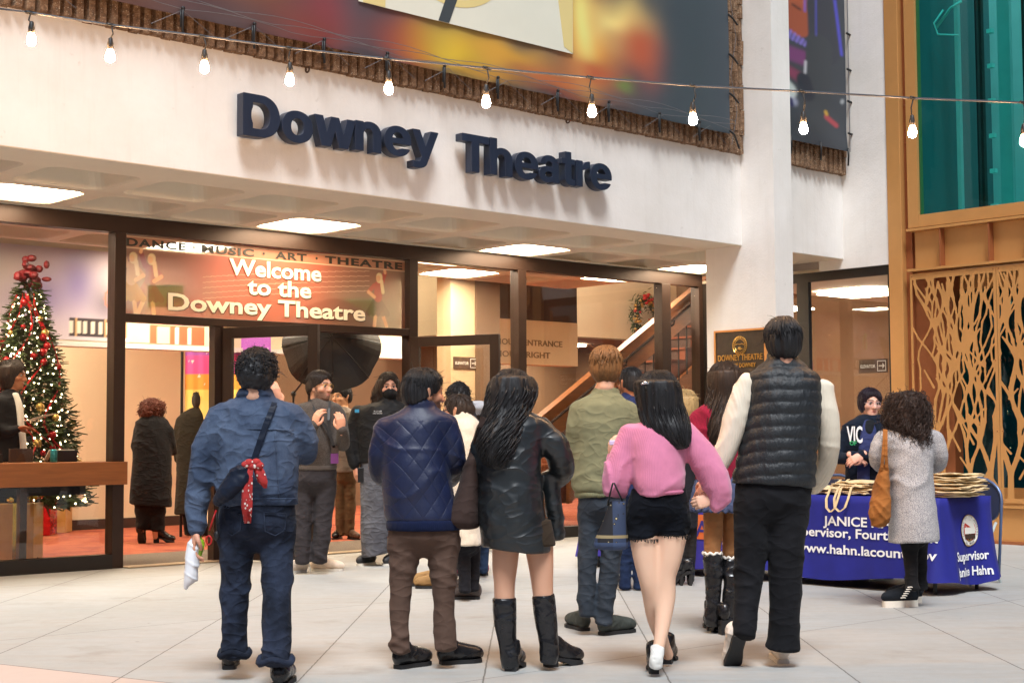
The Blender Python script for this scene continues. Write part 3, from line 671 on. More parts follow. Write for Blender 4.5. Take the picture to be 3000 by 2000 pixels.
def paint_stage(U, V):
    x = U; y = V*2.3; n = len(x); c = np.tile(np.array(srgb(62, 68, 76)), (n, 1))
    def part(d, col, al=1.0, soft=0.02):
        nonlocal c; c = blend(c, (1-sstep(-soft, soft, d))*al, srgb(*col))
    part(cap(x, y, (.1, 0), (.1, 2.3), .1), (50, 54, 66), .6)
    part(cap(x, y, (.38, 1.5), (.42, 2.3), .12), (176, 92, 62)); part(cap(x, y, (.40, 1.42), (.4, 1.5), .16), (168, 86, 60)); part(cap(x, y, (.42, 2.0), (.42, 2.1), .05), (48, 34, 34)); part(cap(x, y, (.33, 1.63), (.42, 1.6), .012), (60, 36, 32))
    for k in range(5): part(cap(x, y, (.27+.05*k, 1.22-.01*k), (.3+.05*k, 1.30-.02*k), .018), (148, 130, 226), .8)
    part(cap(x, y, (.05, 1.05), (.45, 1.02), .09), (128, 66, 120), .9, .04); part(cap(x, y, (.1, .88), (.38, .78), .06), (150, 62, 96), .8, .04)
    part(cap(x, y, (.08, .72), (.26, .58), .10), (206, 214, 210), .95, .03); part(cap(x, y, (.04, .86), (.06, .78), .04), (36, 40, 60))
    part(cap(x, y, (.72, 1.2), (.7, 2.3), .2), (58, 62, 72)); part(cap(x, y, (.60, .3), (.66, 1.2), .17), (62, 68, 74))
    part(cap(x, y, (.95, 1.2), (.82, 2.3), .018), (86, 84, 214), .9); part(cap(x, y, (.62, 1.35), (.63, 2.2), .008), (96, 96, 216), .7); part(cap(x, y, (.48, 1.6), (.5, 2.3), .012), (110, 104, 220), .8)
    part(cap(x, y, (.45, .75), (.5, .6), .09), (44, 50, 62)); part(cap(x, y, (.48, .98), (.47, .85), .014), (214, 214, 220), .9)
    part(cap(x, y, (.14, .48), (.32, .46), .045), (196, 200, 226), .6, .04); part(cap(x, y, (.17, .46), (.18, .40), .03), (40, 40, 70)); part(cap(x, y, (.28, .47), (.29, .42), .03), (40, 40, 90))
    part(cap(x, y, (.74, .37), (.86, .30), .032), (178, 74, 84)); part(cap(x, y, (.73, .43), (.74, .41), .02), (214, 170, 60)); part(cap(x, y, (.95, .62), (.94, .6), .02), (170, 176, 180))
    return np.clip(c, 0, 1)*.85
B2 = thing('stage_banner', 'narrow dark banner printed with a guitarist on a purple lit stage, between the white fins', 'banner', CW(8.9, TF+.15, 5.4))
q = MB(); painted(q, 60, 130, lambda a, b: CW(8.0+a*1.62, TF+0.142+.012*math.sin(a*5+b*21+3)*max(0, .35-b)*2.5, 4.72+b*2.3), paint_stage); q.build('printed_sheet', M['paint'], B2, smooth=True)
q = MB(); q.tube([CW(9.66, TF+.16, 4.72+.12*k) for k in range(18)], .006, 5); q.build('lacing', M['cord'], B2)
for s0 in (8.42, 9.02, 9.6):
    q = MB(); q.tube([CW(s0, TF+.17, 4.76), CW(s0, TF+.175, 4.66), CW(s0+.01, TF+.16, 4.54)], .012, 6); q.build('bungee', M['black'], B2, smooth=True)
for z0 in (4.95, 5.35, 5.75, 6.2):
    q = MB(); q.tube([CW(9.62, TF+.165, z0), CW(9.70, TF+.165, z0-.01)], .014, 6); q.build('bungee', M['black'], B2, smooth=True)
def eyelet(u, v, label):
    s0, z0 = sfc(u, v); q = MB(); q.tube([CW(s0, TF+.03+.028*math.cos(a), z0+.028*math.sin(a)) for a in np.linspace(0, 6.28, 15)], .008, 6, False); q.tube([CW(s0, TF-.01, z0), CW(s0, TF+.012, z0)], .009, 6)
    one(q, 'eye_bolt', pm('rusty_iron', srgb(84, 58, 40), .6, .3, 40), label, 'hook', CW(s0, TF, z0), 'eye bolts on the fascia', smooth=True)
eyelet(895, 205, 'rusty eye bolt in the fascia above the letter n of the first sign word'); eyelet(1658, 354, 'rusty eye bolt in the fascia above the last letters of the sign')

# ------------------------------------------------------------------ string lights across the plaza
SL = thing('string_light', 'string of glowing bulbs on a dark cable slung in front of the facade', 'string lights', (0, 9.0, 4.2))
drops = [(90, 38, 112), (326, 74, 160), (597, 107, 193), (852, 142, 230), (1137, 173, 255), (1427, 200, 294), (1732, 228, 322), (2033, 252, 345), (2352, 268, 372), (2676, 288, 382), (2998, 301, 408)]
def strY(u): return 8.2+0.9*(u/3000.0)
cp = [(-120, 12)]+[(a, b) for a, b, _ in drops]+[(3120, 306)]
q = MB(); q.tube([W(a, b, strY(a)) for a, b in cp], 0.0065, 6); q.build('cable', M['cable'], SL, smooth=True)
for i_, (u, v0, vb) in enumerate(drops):
    Y = strY(u); p = W(u, v0, Y); b = W(u+(-3 if i_ % 2 else 2), vb, Y); sk = MB()
    sk.tube([p+DV*-.03, p+DV*.03], .010, 7); sk.tube([p, p+(b-p)*.3+np.array([.012*(1 if i_ % 3 else -1), 0, 0]), b+np.array([0, 0, .085])], .0045, 6)
    sk.lathe(b, [(.004, .095), (.012, .09), (.014, .075), (.018, .06), (.019, .028), (.015, .026)], 12)
    so_ = sk.build('socket', M['black'], SL, smooth=True)
    bl = MB(); bl.lathe(b, [(.013, .028), (.018, .015), (.0245, -.006), (.026, -.02), (.022, -.034), (.012, -.043), (.001, -.046)], 14); bl.build('bulb', M['bulb'], so_, smooth=True)

# unseen dark walls added to keep the bright sky out of the glass reflections
NB = thing('courtyard_building', 'dark brown courtyard building beyond the copper tower at the right', 'building', FW(12, 14, 0))
boxp('wall', M['brownwall'], (10.2, 6.6, 0), (10.8, 40, 7.5), FW, NB); boxp('dark_window', M['darkwall'], (10.17, 8, .4), (10.2, 38, 3.0), FW, NB)
NB3 = thing('courtyard_building', 'dark brown courtyard building behind the photographer', 'building', (0, -24, 0))
q = MB(); q.box((-40, -25, 0), (60, -24, 9)); q.build('wall', M['brownwall'], NB3)
NB2 = thing('courtyard_building', 'dark brown courtyard building far off at the left', 'building', (-26, 4, 0))
q = MB(); q.box((-27, -20, 0), (-26, 40, 8)); q.build('wall', M['brownwall'], NB2)
# ================================================================== copper lift tower
TW = thing('lift_tower', 'copper painted steel lift tower with teal glass and cut metal screens', 'tower', FW(9.7, 4.4, 0))
ST = 9.68
def tbox(name, mat, a, b, **kw): return boxp(name, mat, a, b, FW, TW, **kw)
q = MB(); q.box((ST, 3.035, 0), (ST+.16, 3.225, 9), FW); q.build('column', M['copper'], TW, bevel=.006)
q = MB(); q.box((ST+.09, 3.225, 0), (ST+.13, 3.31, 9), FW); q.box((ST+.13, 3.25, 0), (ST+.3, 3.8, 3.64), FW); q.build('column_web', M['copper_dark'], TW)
tbox('window_frame', M['copper'], (ST+.02, 3.305, 3.69), (ST+.14, 3.45, 9)); tbox('window_sill', M['copper'], (ST+.02, 3.452, 3.69), (ST+.14, 6.5, 3.835))
q = MB(); q.box((ST-.035, 3.31, 3.645), (ST+.2, 6.5, 3.675), FW); q.build('beam_flange', M['copper'], TW); q = MB(); q.box((ST-.035, 3.31, 3.165), (ST+.2, 6.5, 3.195), FW); q.build('beam_flange', M['copper'], TW)
tbox('beam_web', M['copper'], (ST+.075, 3.36, 3.196), (ST+.1, 6.5, 3.644))
for u in (2755, 2898, 3010):
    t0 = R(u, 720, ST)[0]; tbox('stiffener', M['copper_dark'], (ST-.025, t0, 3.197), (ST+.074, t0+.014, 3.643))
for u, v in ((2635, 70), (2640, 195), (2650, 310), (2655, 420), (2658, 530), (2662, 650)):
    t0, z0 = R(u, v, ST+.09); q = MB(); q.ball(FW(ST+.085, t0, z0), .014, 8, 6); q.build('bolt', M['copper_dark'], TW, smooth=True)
tbox('plinth', M['copper'], (ST+.05, 3.25, 0), (ST+.3, 6.5, .40)); tbox('plinth_rail', M['copper'], (ST+.0, 3.25, .405), (ST+.2, 6.5, .432))
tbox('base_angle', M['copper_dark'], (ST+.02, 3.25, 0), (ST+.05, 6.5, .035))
q = MB(); q.box((ST+.06, 3.45, 3.835), (ST+.072, 6.5, 9), FW); q.build('glass_pane', M['glass_teal'], TW)
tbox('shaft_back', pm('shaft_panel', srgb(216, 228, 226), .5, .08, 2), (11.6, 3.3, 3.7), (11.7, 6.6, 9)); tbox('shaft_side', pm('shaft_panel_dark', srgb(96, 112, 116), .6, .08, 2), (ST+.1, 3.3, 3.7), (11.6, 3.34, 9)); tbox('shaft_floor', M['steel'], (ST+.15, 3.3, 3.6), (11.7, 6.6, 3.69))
for k, (s0, t0, w, mt) in enumerate(((10.3, 3.62, .05, 'steel'), (10.5, 3.83, .035, 'darkbase'), (10.6, 4.02, .16, 'steel'), (10.4, 4.45, .03, 'darkbase'), (10.5, 4.62, .06, 'steel'), (10.2, 4.78, .02, 'white'), (10.9, 4.9, .2, 'darkbase'), (10.4, 5.25, .05, 'steel'), (10.6, 3.72, .02, 'black'))):
    tbox('guide_rail', M[mt], (s0, t0, 3.7), (s0+.06, t0+w, 9))
for k in range(9): tbox('rail_bracket', M['white_paint'], (10.28, 4.06+.0*k, 3.9+.42*k), (10.34, 4.13, 3.95+.42*k)); 
for k in range(8): tbox('rail_bracket', M['steel'], (10.28, 4.98+.0*k, 3.98+.36*k), (10.34, 5.05, 4.02+.36*k))
q = MB(); q.tube([FW(10.1, 3.6, 6.35), FW(10.05, 3.5, 6.2), FW(10.05, 3.55, 6.05), FW(10.1, 3.8, 6.0)], .012, 6); q.tube([FW(10.1, 3.5, 6.15), FW(10.1, 3.7, 6.35), FW(10.1, 3.85, 6.4)], .018, 6); q.build('cable_loop', M['white_paint'], TW, smooth=True)
# dark glazed box seen through the screens
tbox('lift_glass', glassmat('dark_teal_glass', (.30, .62, .66), 1.5), (ST+.42, 3.42, .30), (ST+.43, 6.5, 2.92)); tbox('lift_inner', pm('lift_inner', srgb(60, 128, 142), .4, .6, 1.3), (ST+.75, 3.2, .2), (ST+.8, 6.5, 3.1))
tbox('lift_band', M['copper'], (ST+.30, 3.3, 2.93), (ST+.5, 6.5, 3.16)); tbox('lift_band', M['copper'], (ST+.30, 3.3, .41), (ST+.5, 6.5, .62)); tbox('inner_post', M['copper'], (ST+.34, 3.29, .45), (ST+.41, 3.46, 2.93))
# cut metal screens: shrunken cells of a stretched cell pattern, like branches and trunks
def clip(poly, nx, ny, d):
    out = []
    for i in range(len(poly)):
        a, b = poly[i], poly[(i+1) % len(poly)]; da, db = a[0]*nx+a[1]*ny-d, b[0]*nx+b[1]*ny-d
        if da <= 0: out.append(a)
        if da*db < 0: k = da/(da-db); out.append((a[0]+k*(b[0]-a[0]), a[1]+k*(b[1]-a[1])))
    return out
def screen(t0, wd, z0, ht, seed):
    """steel sheet cut so that trunks and branches stay: strokes grow upwards and fork, the gaps between them are the holes"""
    r = random.Random(seed); h = .0065; xs = np.arange(-.03, wd+.03, h); ys = np.arange(-.03, ht+.03, h); X, Y = np.meshgrid(xs, ys, indexing='ij'); f = np.full(X.shape, 9.0)
    def stroke(a, b, w0, w1):
        nonlocal f
        ax, ay = a; dx, dy = b[0]-ax, b[1]-ay; L2 = dx*dx+dy*dy+1e-9; k = np.clip(((X-ax)*dx+(Y-ay)*dy)/L2, 0, 1); d = np.hypot(X-ax-k*dx, Y-ay-k*dy)-(w0+(w1-w0)*k); f = smin_(f, d, .014)
    def smin_(a, b, k): q_ = np.clip(k-np.abs(a-b), 0, None)/k; return np.minimum(a, b)-q_*q_*k*.25
    def grow(x, y, ang, w, lev):
        if y > ht+.1 or x < -.15 or x > wd+.15 or lev > 9: return
        L = r.uniform(.30, .46)*(1 if lev < 2 else .78 if lev < 4 else .62); x1, y1 = x+math.sin(ang)*L, y+math.cos(ang)*L; w1 = max(.0105, w*.82)
        mx_, my_ = (x+x1)/2+r.uniform(-.02, .02), (y+y1)/2; stroke((x, y), (mx_, my_), w, (w+w1)/2); stroke((mx_, my_), (x1, y1), (w+w1)/2, w1)
        sp = r.uniform(.22, .46); back = -.45*ang
        sg = r.choice((-1, 1)); grow(x1, y1, ang+back+sg*sp*r.uniform(.5, 1.0), w1, lev+1)
        if lev in (0, 1, 3) or r.random() < .12: grow(x1, y1, ang+back-sg*sp*r.uniform(.7, 1.2), w1*.9, lev+1)
    for x0 in (.10, .36, .62, .90): grow(x0*wd+r.uniform(-.02, .02), -.05, r.uniform(-.12, .12), r.uniform(.027, .042), 0)
    for k in range(26):                                   # slanting twigs that tie neighbouring trunks together
        x, y = r.uniform(0, wd), r.uniform(.1, ht-.15); a = r.choice((-1, 1))*r.uniform(.35, .85); L = r.uniform(.14, .30); stroke((x, y), (x+math.sin(a)*L, y+math.cos(a)*L), .013, .009)
    f = np.minimum(f, np.minimum(np.minimum(X-.028, wd-.036-X), np.minimum(Y-.05, ht-.07-Y)))
    hole = np.maximum(-f+.0, np.maximum(np.maximum(.024-X, X-wd+.032), np.maximum(.05-Y, Y-ht+.07)))
    cu = bpy.data.curves.new('scr', 'CURVE'); cu.dimensions = '2D'; cu.fill_mode = 'BOTH'; cu.extrude = .003
    def spl(poly):
        s = cu.splines.new('POLY'); s.points.add(len(poly)-1); s.use_cyclic_u = True
        for i, (x, y) in enumerate(poly): s.points[i].co = (x, y, 0, 1)
    spl([(0, 0), (wd, 0), (wd, ht), (0, ht)])
    for L in loops(hole, xs, ys, h):
        ar = abs(sum(L[k][0]*L[(k+1) % len(L)][1]-L[(k+1) % len(L)][0]*L[k][1] for k in range(len(L))))/2
        if ar > .0009: spl(L)
    o = bpy.data.objects.new('scr', cu); COL.objects.link(o); dg = bpy.context.evaluated_depsgraph_get(); me = bpy.data.meshes.new_from_object(o.evaluated_get(dg))
    q = MB(); q.add([FW(ST-.004-v.co.z, t0+v.co.x, z0+v.co.y) for v in me.vertices], [tuple(p.vertices) for p in me.polygons])
    bpy.data.objects.remove(o); bpy.data.curves.remove(cu); bpy.data.meshes.remove(me)
    s = q.build('cut_screen', M['copper'], TW)
    for x, y in ((.03, ht-.03), (.03, .03), (wd-.03, ht-.03), (wd-.03, .03), (wd-.03, ht*.6), (.03, ht*.6), (wd-.03, ht*.3), (.03, ht*.3)):
        b = MB(); b.ball(FW(ST-.008, t0+x, z0+y), .008, 6, 4); b.build('screw', M['copper_dark'], s)
screen(3.33, 1.125, .465, 2.67, 5); screen(4.46, 1.125, .465, 2.67, 11)

# ================================================================== bronze plaque on the fin
PQ = thing('bronze_plaque', 'dark bronze plaque with raised lettering and a round seal on the fin', 'plaque', FW(7.65, 2.3, 2.1))
tp0, zp0 = R(2095, 970, 7.64); tp1, _ = R(2246, 965, 7.64)
def PF(a, h, o=0.0): return FW(7.655-o, tp0+a, zp0-h)
wp = tp1-tp0; hp = wp*1.02
q = MB()
for (a0, h0, a1, h1) in ((0, 0, wp, .022), (0, hp-.022, wp, hp), (0, .022, .022, hp-.022), (wp-.022, .022, wp, hp-.022)): q.box((a0, h0, 0), (a1, h1, .04), lambda a, b, c: PF(a, b, c))
q.build('frame', pm('plaque_frame', srgb(206, 142, 78), .4, .1, 8, metal=.5), PQ)
q = MB(); q.box((.022, .022, 0), (wp-.022, hp-.022, .028), lambda a, b, c: PF(a, b, c)); q.build('board', pm('dark_bronze', srgb(66, 56, 46), .45, .25, 12, .5, 70, metal=.5, bdist=.004), PQ)
q = MB()
for w, h0, wd in (('DOWNEY THEATRE', .47, .86), ('CITY OF DOWNEY', .575, .60), ('MAYOR', .755, .10)):
    put_text(q, w, lambda x, y, z, h0=h0, wd=wd: PF(wp/2-wp*wd/2+x, wp*h0-y, .031+z), width=wp*wd, size=.13*wp if wd > .8 else .09*wp if wd > .5 else .03*wp, extrude=.004, offset=.0008)
put_text(q, 'SCOTT E. TEMPLE', lambda x, y, z: PF(wp*.36+x, wp*.70-y, .031+z), width=wp*.28, size=.045*wp, extrude=.003)
q.build('lettering', M['gold'], PQ)
q = MB(); cx_, cy_, r_ = wp*.50, wp*.245, wp*.135
for rr, w in ((r_, .012), (r_*.72, .007)): q.tube([PF(cx_+rr*math.cos(a), cy_+rr*math.sin(a), .032) for a in np.linspace(0, 6.283, 33)], w*.5, 6, False)
for k in range(22):
    a = k*6.283/22; q.tube([PF(cx_+r_*.8*math.cos(a), cy_+r_*.8*math.sin(a), .032), PF(cx_+r_*.93*math.cos(a+.04), cy_+r_*.93*math.sin(a+.04), .032)], .006, 5)
q.tube([PF(cx_+x*r_, cy_-y*r_, .032) for x, y in ((-.6, .1), (-.3, .18), (0, .12), (.3, .2), (.6, .08))], .006, 5); q.tube([PF(cx_+x*r_, cy_-y*r_, .032) for x, y in ((-.4, -.35), (0, -.48), (.4, -.35))], .006, 5); q.ball(PF(cx_, cy_+.3*r_, .03), .018, 8, 6)
q.build('seal', M['gold'], PQ)

# ================================================================== tables with cloths
TZ = 0.745
def cloth_mat(name, c): return pm(name, c, .75, .12, 5, .15, 300, sheen=.02)
BLUE = cloth_mat('royal_blue_cloth', srgb(22, 28, 128)); PURP = cloth_mat('violet_blue_cloth', srgb(56, 48, 150))
def table(s0, t0, t1, label, clabel, mat, seed):
    T_ = thing('folding_table', label, 'table', FW(s0+.38, (t0+t1)/2, 0), 'folding tables in a row')
    q = MB(); q.box((s0+.01, t0+.01, TZ-.035), (s0+.75, t1-.01, TZ-.004), FW); q.build('tabletop', M['darkbase'], T_)
    for ss in (s0+.08, s0+.68):
        for tt in (t0+.12, t1-.1):
            q = MB(); q.tube([FW(ss, tt, 0), FW(ss, tt, TZ-.035)], .016, 8); q.build('leg', M['black'], T_)
    r = random.Random(seed); ph = [r.uniform(0, 6) for _ in range(6)]
    per = []; 
    for k in range(61): per.append((0, t0+(t1-t0)*k/60, (-1, 0), min(k, 60-k)/60*(t1-t0)))
    for k in range(1, 27): per.append((.76*k/26, t1, (0, 1), min(k, 26-k)/26*.76))
    for k in range(1, 61): per.append((.76, t1+(t0-t1)*k/60, (1, 0), min(k, 60-k)/60*(t1-t0)))
    for k in range(1, 26): per.append((.76-.76*k/26, t0, (0, -1), min(k, 26-k)/26*.76))
    def drop(i, h):                       # h 0 at the top edge, 1 at the hem
        a, t, (nx, nt), e = per[i]
        cor = math.exp(-(e/.16)**2); x = i*.36
        fl = h*(.018+.085*cor*h+ (.018*math.sin(x*1.3+ph[0])+.012*math.sin(x*2.9+ph[1]))*(.25+1.0*math.exp(-(e/.35)**2)))
        hem = .085+.03*math.sin(i*.11+ph[2])*(1-cor)-.0*cor
        z = TZ-(TZ-hem-.02*cor)*h
        return FW(s0+a+nx*fl, t+nt*fl, z)
    n = len(per); q = MB(); H = 10
    vs = [FW(s0+a, t, TZ) for a, t, _, _ in per]
    for j in range(1, H+1): vs += [drop(i, j/H) for i in range(n)]
    fs = [(j*n+i, (j+1)*n+i, (j+1)*n+(i+1) % n, j*n+(i+1) % n) for j in range(H) for i in range(n)]
    fs.append(tuple(range(n))); q.add(vs, fs)
    C_ = q.build('tablecloth', mat, None, FW(s0+.38, (t0+t1)/2, 0), smooth=True); tag(C_, clabel, 'tablecloth'); C_['_loc'] = [float(x) for x in FW(s0+.38, (t0+t1)/2, 0)]
    def front(t, z, o=.006):
        k = np.clip((t-t0)/(t1-t0)*60, 0, 59.99); i = int(k); f = k-i; h = (TZ-z)/(TZ-.1)
        p = drop(i, h)*(1-f)+drop(i+1, h)*f; p[2] = z; return p-DV*o
    def end(a, z, o=.006):
        k = np.clip(a/.76*26, 0, 25.99); i = int(k); f = k-i; h = (TZ-z)/(TZ-.1)
        p = drop(60+i, h)*(1-f)+drop(61+i, h)*f; p[2] = z; return p+NV*o
    return C_, front, end
S0 = 4.47
C1, fr1, en1 = table(S0, 5.14, 6.93, 'folding table on the right, under the cloth with white lettering', 'royal blue tablecloth with white lettering and tote bags on it', BLUE, 3)
C2, fr2, en2 = table(S0-.08, 3.12, 5.06, 'folding table on the left, half hidden behind the people queueing', 'violet blue tablecloth with an orange block of lettering', PURP, 8)
WH = M['white']
q = MB()
def line(mb_, txt, tc_, z, wd, size, fn): put_text(mb_, txt, lambda x, y, d: fn(tc_-wd/2+x, z+y, .006+d), width=wd, size=size, extrude=.0006, offset=.002)
t_c = R(2535, 1560, S0)[0]
line(q, 'JANICE HAHN', t_c+.02, R(2450, 1538, S0)[1], .84, .105, fr1); line(q, 'Supervisor, Fourth District', t_c+.0, R(2520, 1576, S0)[1], 1.50, .105, fr1); line(q, 'www.hahn.lacounty.gov', t_c, R(2520, 1625, S0)[1], 1.36, .105, fr1)
q.build('lettering', WH, C1); q = MB(); line(q, 'Supervisor', .40, .255, .44, .1, en1); line(q, 'Janice Hahn', .40, .135, .46, .1, en1)
q.build('lettering', WH, C1)
def seal(fn, x0, z0, r, parent):
    def disc(rr, o, mat, name, a0=0, a1=360):
        q = MB(); n = 40; ring = [fn(x0+rr*math.cos(math.radians(a0+(a1-a0)*k/n)), z0+rr*1.0*math.sin(math.radians(a0+(a1-a0)*k/n)), o) for k in range(n+(a1-a0 < 360))]
        q.add(ring, [tuple(range(len(ring)))]); q.build(name, mat, parent)
    disc(r, .007, M['gold'], 'seal_rim'); disc(r*.95, .0085, M['paper'], 'seal_ring'); disc(r*.70, .010, pm('seal_red', srgb(196, 52, 34), .6, .05), 'seal_field')
    q = MB(); b = lambda a0, h0, a1, h1, o: q.add([fn(x0+a*r, z0+h*r, o) for a, h in ((a0, h0), (a1, h0), (a1, h1), (a0, h1))], [(0, 1, 2, 3)])
    b(-.62, -.2, .62, .2, .0115); q.build('seal_panel', M['paper'], parent)
    q = MB(); b(-.6, -.52, .6, -.24, .0115); b(-.5, -.16, -.22, .14, .0125); q.build('seal_panel', M['darkwall'], parent)
    q = MB(); b(-.2, -.66, .2, .66, .013); b(.26, -.14, .5, .14, .0125); q.build('seal_panel', M['gold'], parent)
    q = MB(); b(-.07, -.1, .07, .5, .0145); b(-.1, -.6, .1, -.12, .0145); q.build('seal_figure', pm('seal_green', srgb(70, 66, 30), .6, .2), parent)
    q = MB()
    for txt, a0, a1 in (('COUNTY OF LOS ANGELES', 205, -25), ('CALIFORNIA', 235, 305)):
        for k, chh in enumerate(txt):
            if chh == ' ': continue
            a = math.radians(a0+(a1-a0)*(k+.5)/len(txt)); tn = a-math.pi/2 if a0 > a1 else a+math.pi/2; rr = r*(.77 if a0 > a1 else .90)
            put_text(q, chh, lambda x, y, d: fn(x0+rr*math.cos(a)+x*math.cos(tn)-y*math.sin(tn), z0+rr*math.sin(a)+x*math.sin(tn)+y*math.cos(tn), .011+d), size=r*.2, align='CENTER')
    q.build('seal_lettering', M['darkbase'], parent)
seal(en1, .40, .485, .125, C1); seal(fr1, R(2252, 1570, S0)[0], R(2252, 1570, S0)[1], .13, C1)
q = MB(); ta, za = R(2000, 1548, S0-.08); tb_, zb_ = R(2165, 1603, S0-.08)
q.add([fr2(ta+(tb_-ta)*k/12, z, .006) for z in (.33, .545) for k in range(13)], [(k, k+1, k+14, k+13) for k in range(12)]); q.build('orange_block', pm('orange_print', srgb(226, 108, 50), .6, .05), C2)
q = MB(); line(q, 'HAHN', (ta+tb_)/2, .355, (tb_-ta)*.9, .2, lambda x, z, o: fr2(x, z, o+.003)); q.build('lettering', pm('violet_print', srgb(48, 42, 128), .6, .05), C2)
q = MB(); line(q, 'FOURTH DISTRICT', (ta+tb_)/2+.0, .60, (tb_-ta)*1.05, .07, fr2); q.build('lettering', WH, C2)

# folded canvas tote bags in stacks
CANV = pm('natural_canvas', srgb(222, 196, 152), .9, .12, 14, .4, 240)
def bag_geo(seed):
    r = random.Random(seed); q = MB(); n, m_ = 14, 12; a, b = .185, .165; ph = [r.uniform(0, 6) for _ in range(4)]; vs = []
    for lay in (0, 1):
        for i in range(n+1):
            for j in range(m_+1):
                x, y = (i/n*2-1), (j/m_*2-1); e = max(abs(x), abs(y))**6
                w = .0035*math.sin(x*3.2+ph[0])+.003*math.sin(y*4+ph[1])+.004*e*math.sin(x*9+y*7+ph[2])
                th = .0085*(1-.55*e)
                vs.append((x*a*(1+.03*math.sin(y*5+ph[3])), y*b*(1+.02*math.sin(x*6+ph[1])), .010+w+(th if lay else -th)))
    N = (n+1)*(m_+1); fs = []
    for lay in (0, 1):
        for i in range(n):
            for j in range(m_):
                k = lay*N+i*(m_+1)+j; f = (k, k+m_+1, k+m_+2, k+1); fs.append(f if lay else f[::-1])
    bd = [i*(m_+1) for i in range(n+1)]+[n*(m_+1)+j for j in range(1, m_+1)]+[i*(m_+1)+m_ for i in range(n-1, -1, -1)]+[j for j in range(m_-1, 0, -1)]
    for k in range(len(bd)): fs.append((bd[k], bd[(k+1) % len(bd)], N+bd[(k+1) % len(bd)], N+bd[k]))
    q.add(vs, fs); return q
bags = [bag_geo(k).build('tote_bag', CANV, None, (0, 0, 0), smooth=True) for k in range(3)]
cnt = 0
def bag_stack(t0, s0, n, name):
    global cnt
    for k in range(n):
        o = bags[cnt] if cnt < 3 else bags[cnt % 3].copy()
        if cnt >= 3: COL.objects.link(o)
        cnt += 1
        p = FW(s0+random.uniform(-.02, .02), t0+random.uniform(-.025, .025), TZ+.003+k*.0185)
        o.location = p; o.rotation_euler = (random.uniform(-.02, .02), random.uniform(-.03, .03), math.atan2(DV[1], DV[0])+random.uniform(-.16, .16))
        pos = 'lowest' if k == 0 else 'topmost' if k == n-1 else ('second', 'third', 'fourth', 'fifth', 'sixth', 'seventh', 'eighth', 'ninth', 'tenth', 'eleventh')[k-1]+' from the bottom'
        tag(o, f'folded canvas tote bag, {pos} in the {name}', 'tote bag', 'folded tote bags stacked on the blue table')
        top = o
    return top
tL = R(2410, 1440, S0+.2)[0]; tM = R(2520, 1430, S0+.2)[0]; tR = R(2795, 1440, S0+.2)[0]
bag_stack(tL, S0+.25, 3, 'low left pile'); tp_ = bag_stack(tM, S0+.24, 6, 'middle pile'); bag_stack(tR-.05, S0+.30, 10, 'tall right pile')
for k, (a, w) in enumerate(((-.09, .05), (.0, .06))):
    q = MB(); c = tM+a-.02
    pth = [(S0+.16, TZ+.12, -w), (S0+.02, TZ+.06, -w), (S0-.035, TZ-.03, -w*1.1), (S0-.055, TZ-.10, -w*.8), (S0-.06, TZ-.135, 0), (S0-.055, TZ-.10, w*.8), (S0-.035, TZ-.03, w*1.1), (S0+.02, TZ+.06, w), (S0+.16, TZ+.12, w)]
    vs = []; 
    for s_, z_, t_ in pth: vs += [FW(s_-.002, c+t_-.011, z_+.006*k), FW(s_-.002, c+t_+.011, z_+.006*k+.004)]
    q.add(vs, [(2*i, 2*i+1, 2*i+3, 2*i+2) for i in range(len(pth)-1)])
    o = q.build('strap', CANV, None, (0, 0, 0)); sd = o.modifiers.new('solid', 'SOLIDIFY'); sd.thickness = .004
    o.parent = tp_; o.matrix_parent_inverse = (Matrix.Translation(tp_.location) @ tp_.rotation_euler.to_matrix().to_4x4()).inverted()
q = MB(); q.box((S0+.30, tL-.25, TZ+.002), (S0+.52, tL+.05, TZ+.055), FW); one(q, 'paper_stack', M['paper'], 'stack of white paper at the back of the blue table', 'paper', FW(S0+.4, tL-.1, TZ))
q = MB(); q.box((S0+.2, 3.9, TZ+.002), (S0+.5, 4.6, TZ+.012), FW)
# folding chairs
def chair(s0, t0, label):
    Cc = thing('folding_chair', label, 'chair', FW(s0, t0, 0), 'navy folding chairs behind the table')
    nv = pm('navy_plastic', srgb(34, 46, 74), .35, .1, 6)
    def back(x, z): return FW(s0+.22+.12*(z-.45), t0+x, z)
    q = MB(); n = 22; ring = []
    for k in range(n): a = 6.283*k/n; ring.append((.23*np.sign(math.cos(a))*abs(math.cos(a))**.6, .66+.17*np.sign(math.sin(a))*abs(math.sin(a))**.7))
    q.add([back(x, z)-DV*.0 for x, z in ring]+[back(x, z)+DV*.025 for x, z in ring], [tuple(range(n))[::-1], tuple(range(n, 2*n))]+[(k, (k+1) % n, n+(k+1) % n, n+k) for k in range(n)]); q.build('backrest', nv, Cc)
    q = MB(); q.box((s0-.2, t0-.21, .43), (s0+.2, t0+.21, .455), FW); q.build('seat', nv, Cc, bevel=.01)
    q = MB(); q.tube([back(-.25, .05)]+[back(.25*math.cos(a), .68+.19*math.sin(a)) for a in np.linspace(math.pi, 0, 12)]+[back(.25, .05)], .013, 7); q.build('back_frame', pm('navy_tube', srgb(92, 112, 150), .3, .1, metal=.4), Cc, smooth=True)
    for tt in (-.22, .22):
        q = MB(); q.tube([FW(s0+.25, t0+tt, .0), FW(s0-.1, t0+tt, .45)], .012, 6); q.build('leg', M['steel'], Cc); q = MB(); q.tube([FW(s0-.22, t0+tt, .0), FW(s0+.2, t0+tt, .5)], .012, 6); q.build('leg', M['steel'], Cc)
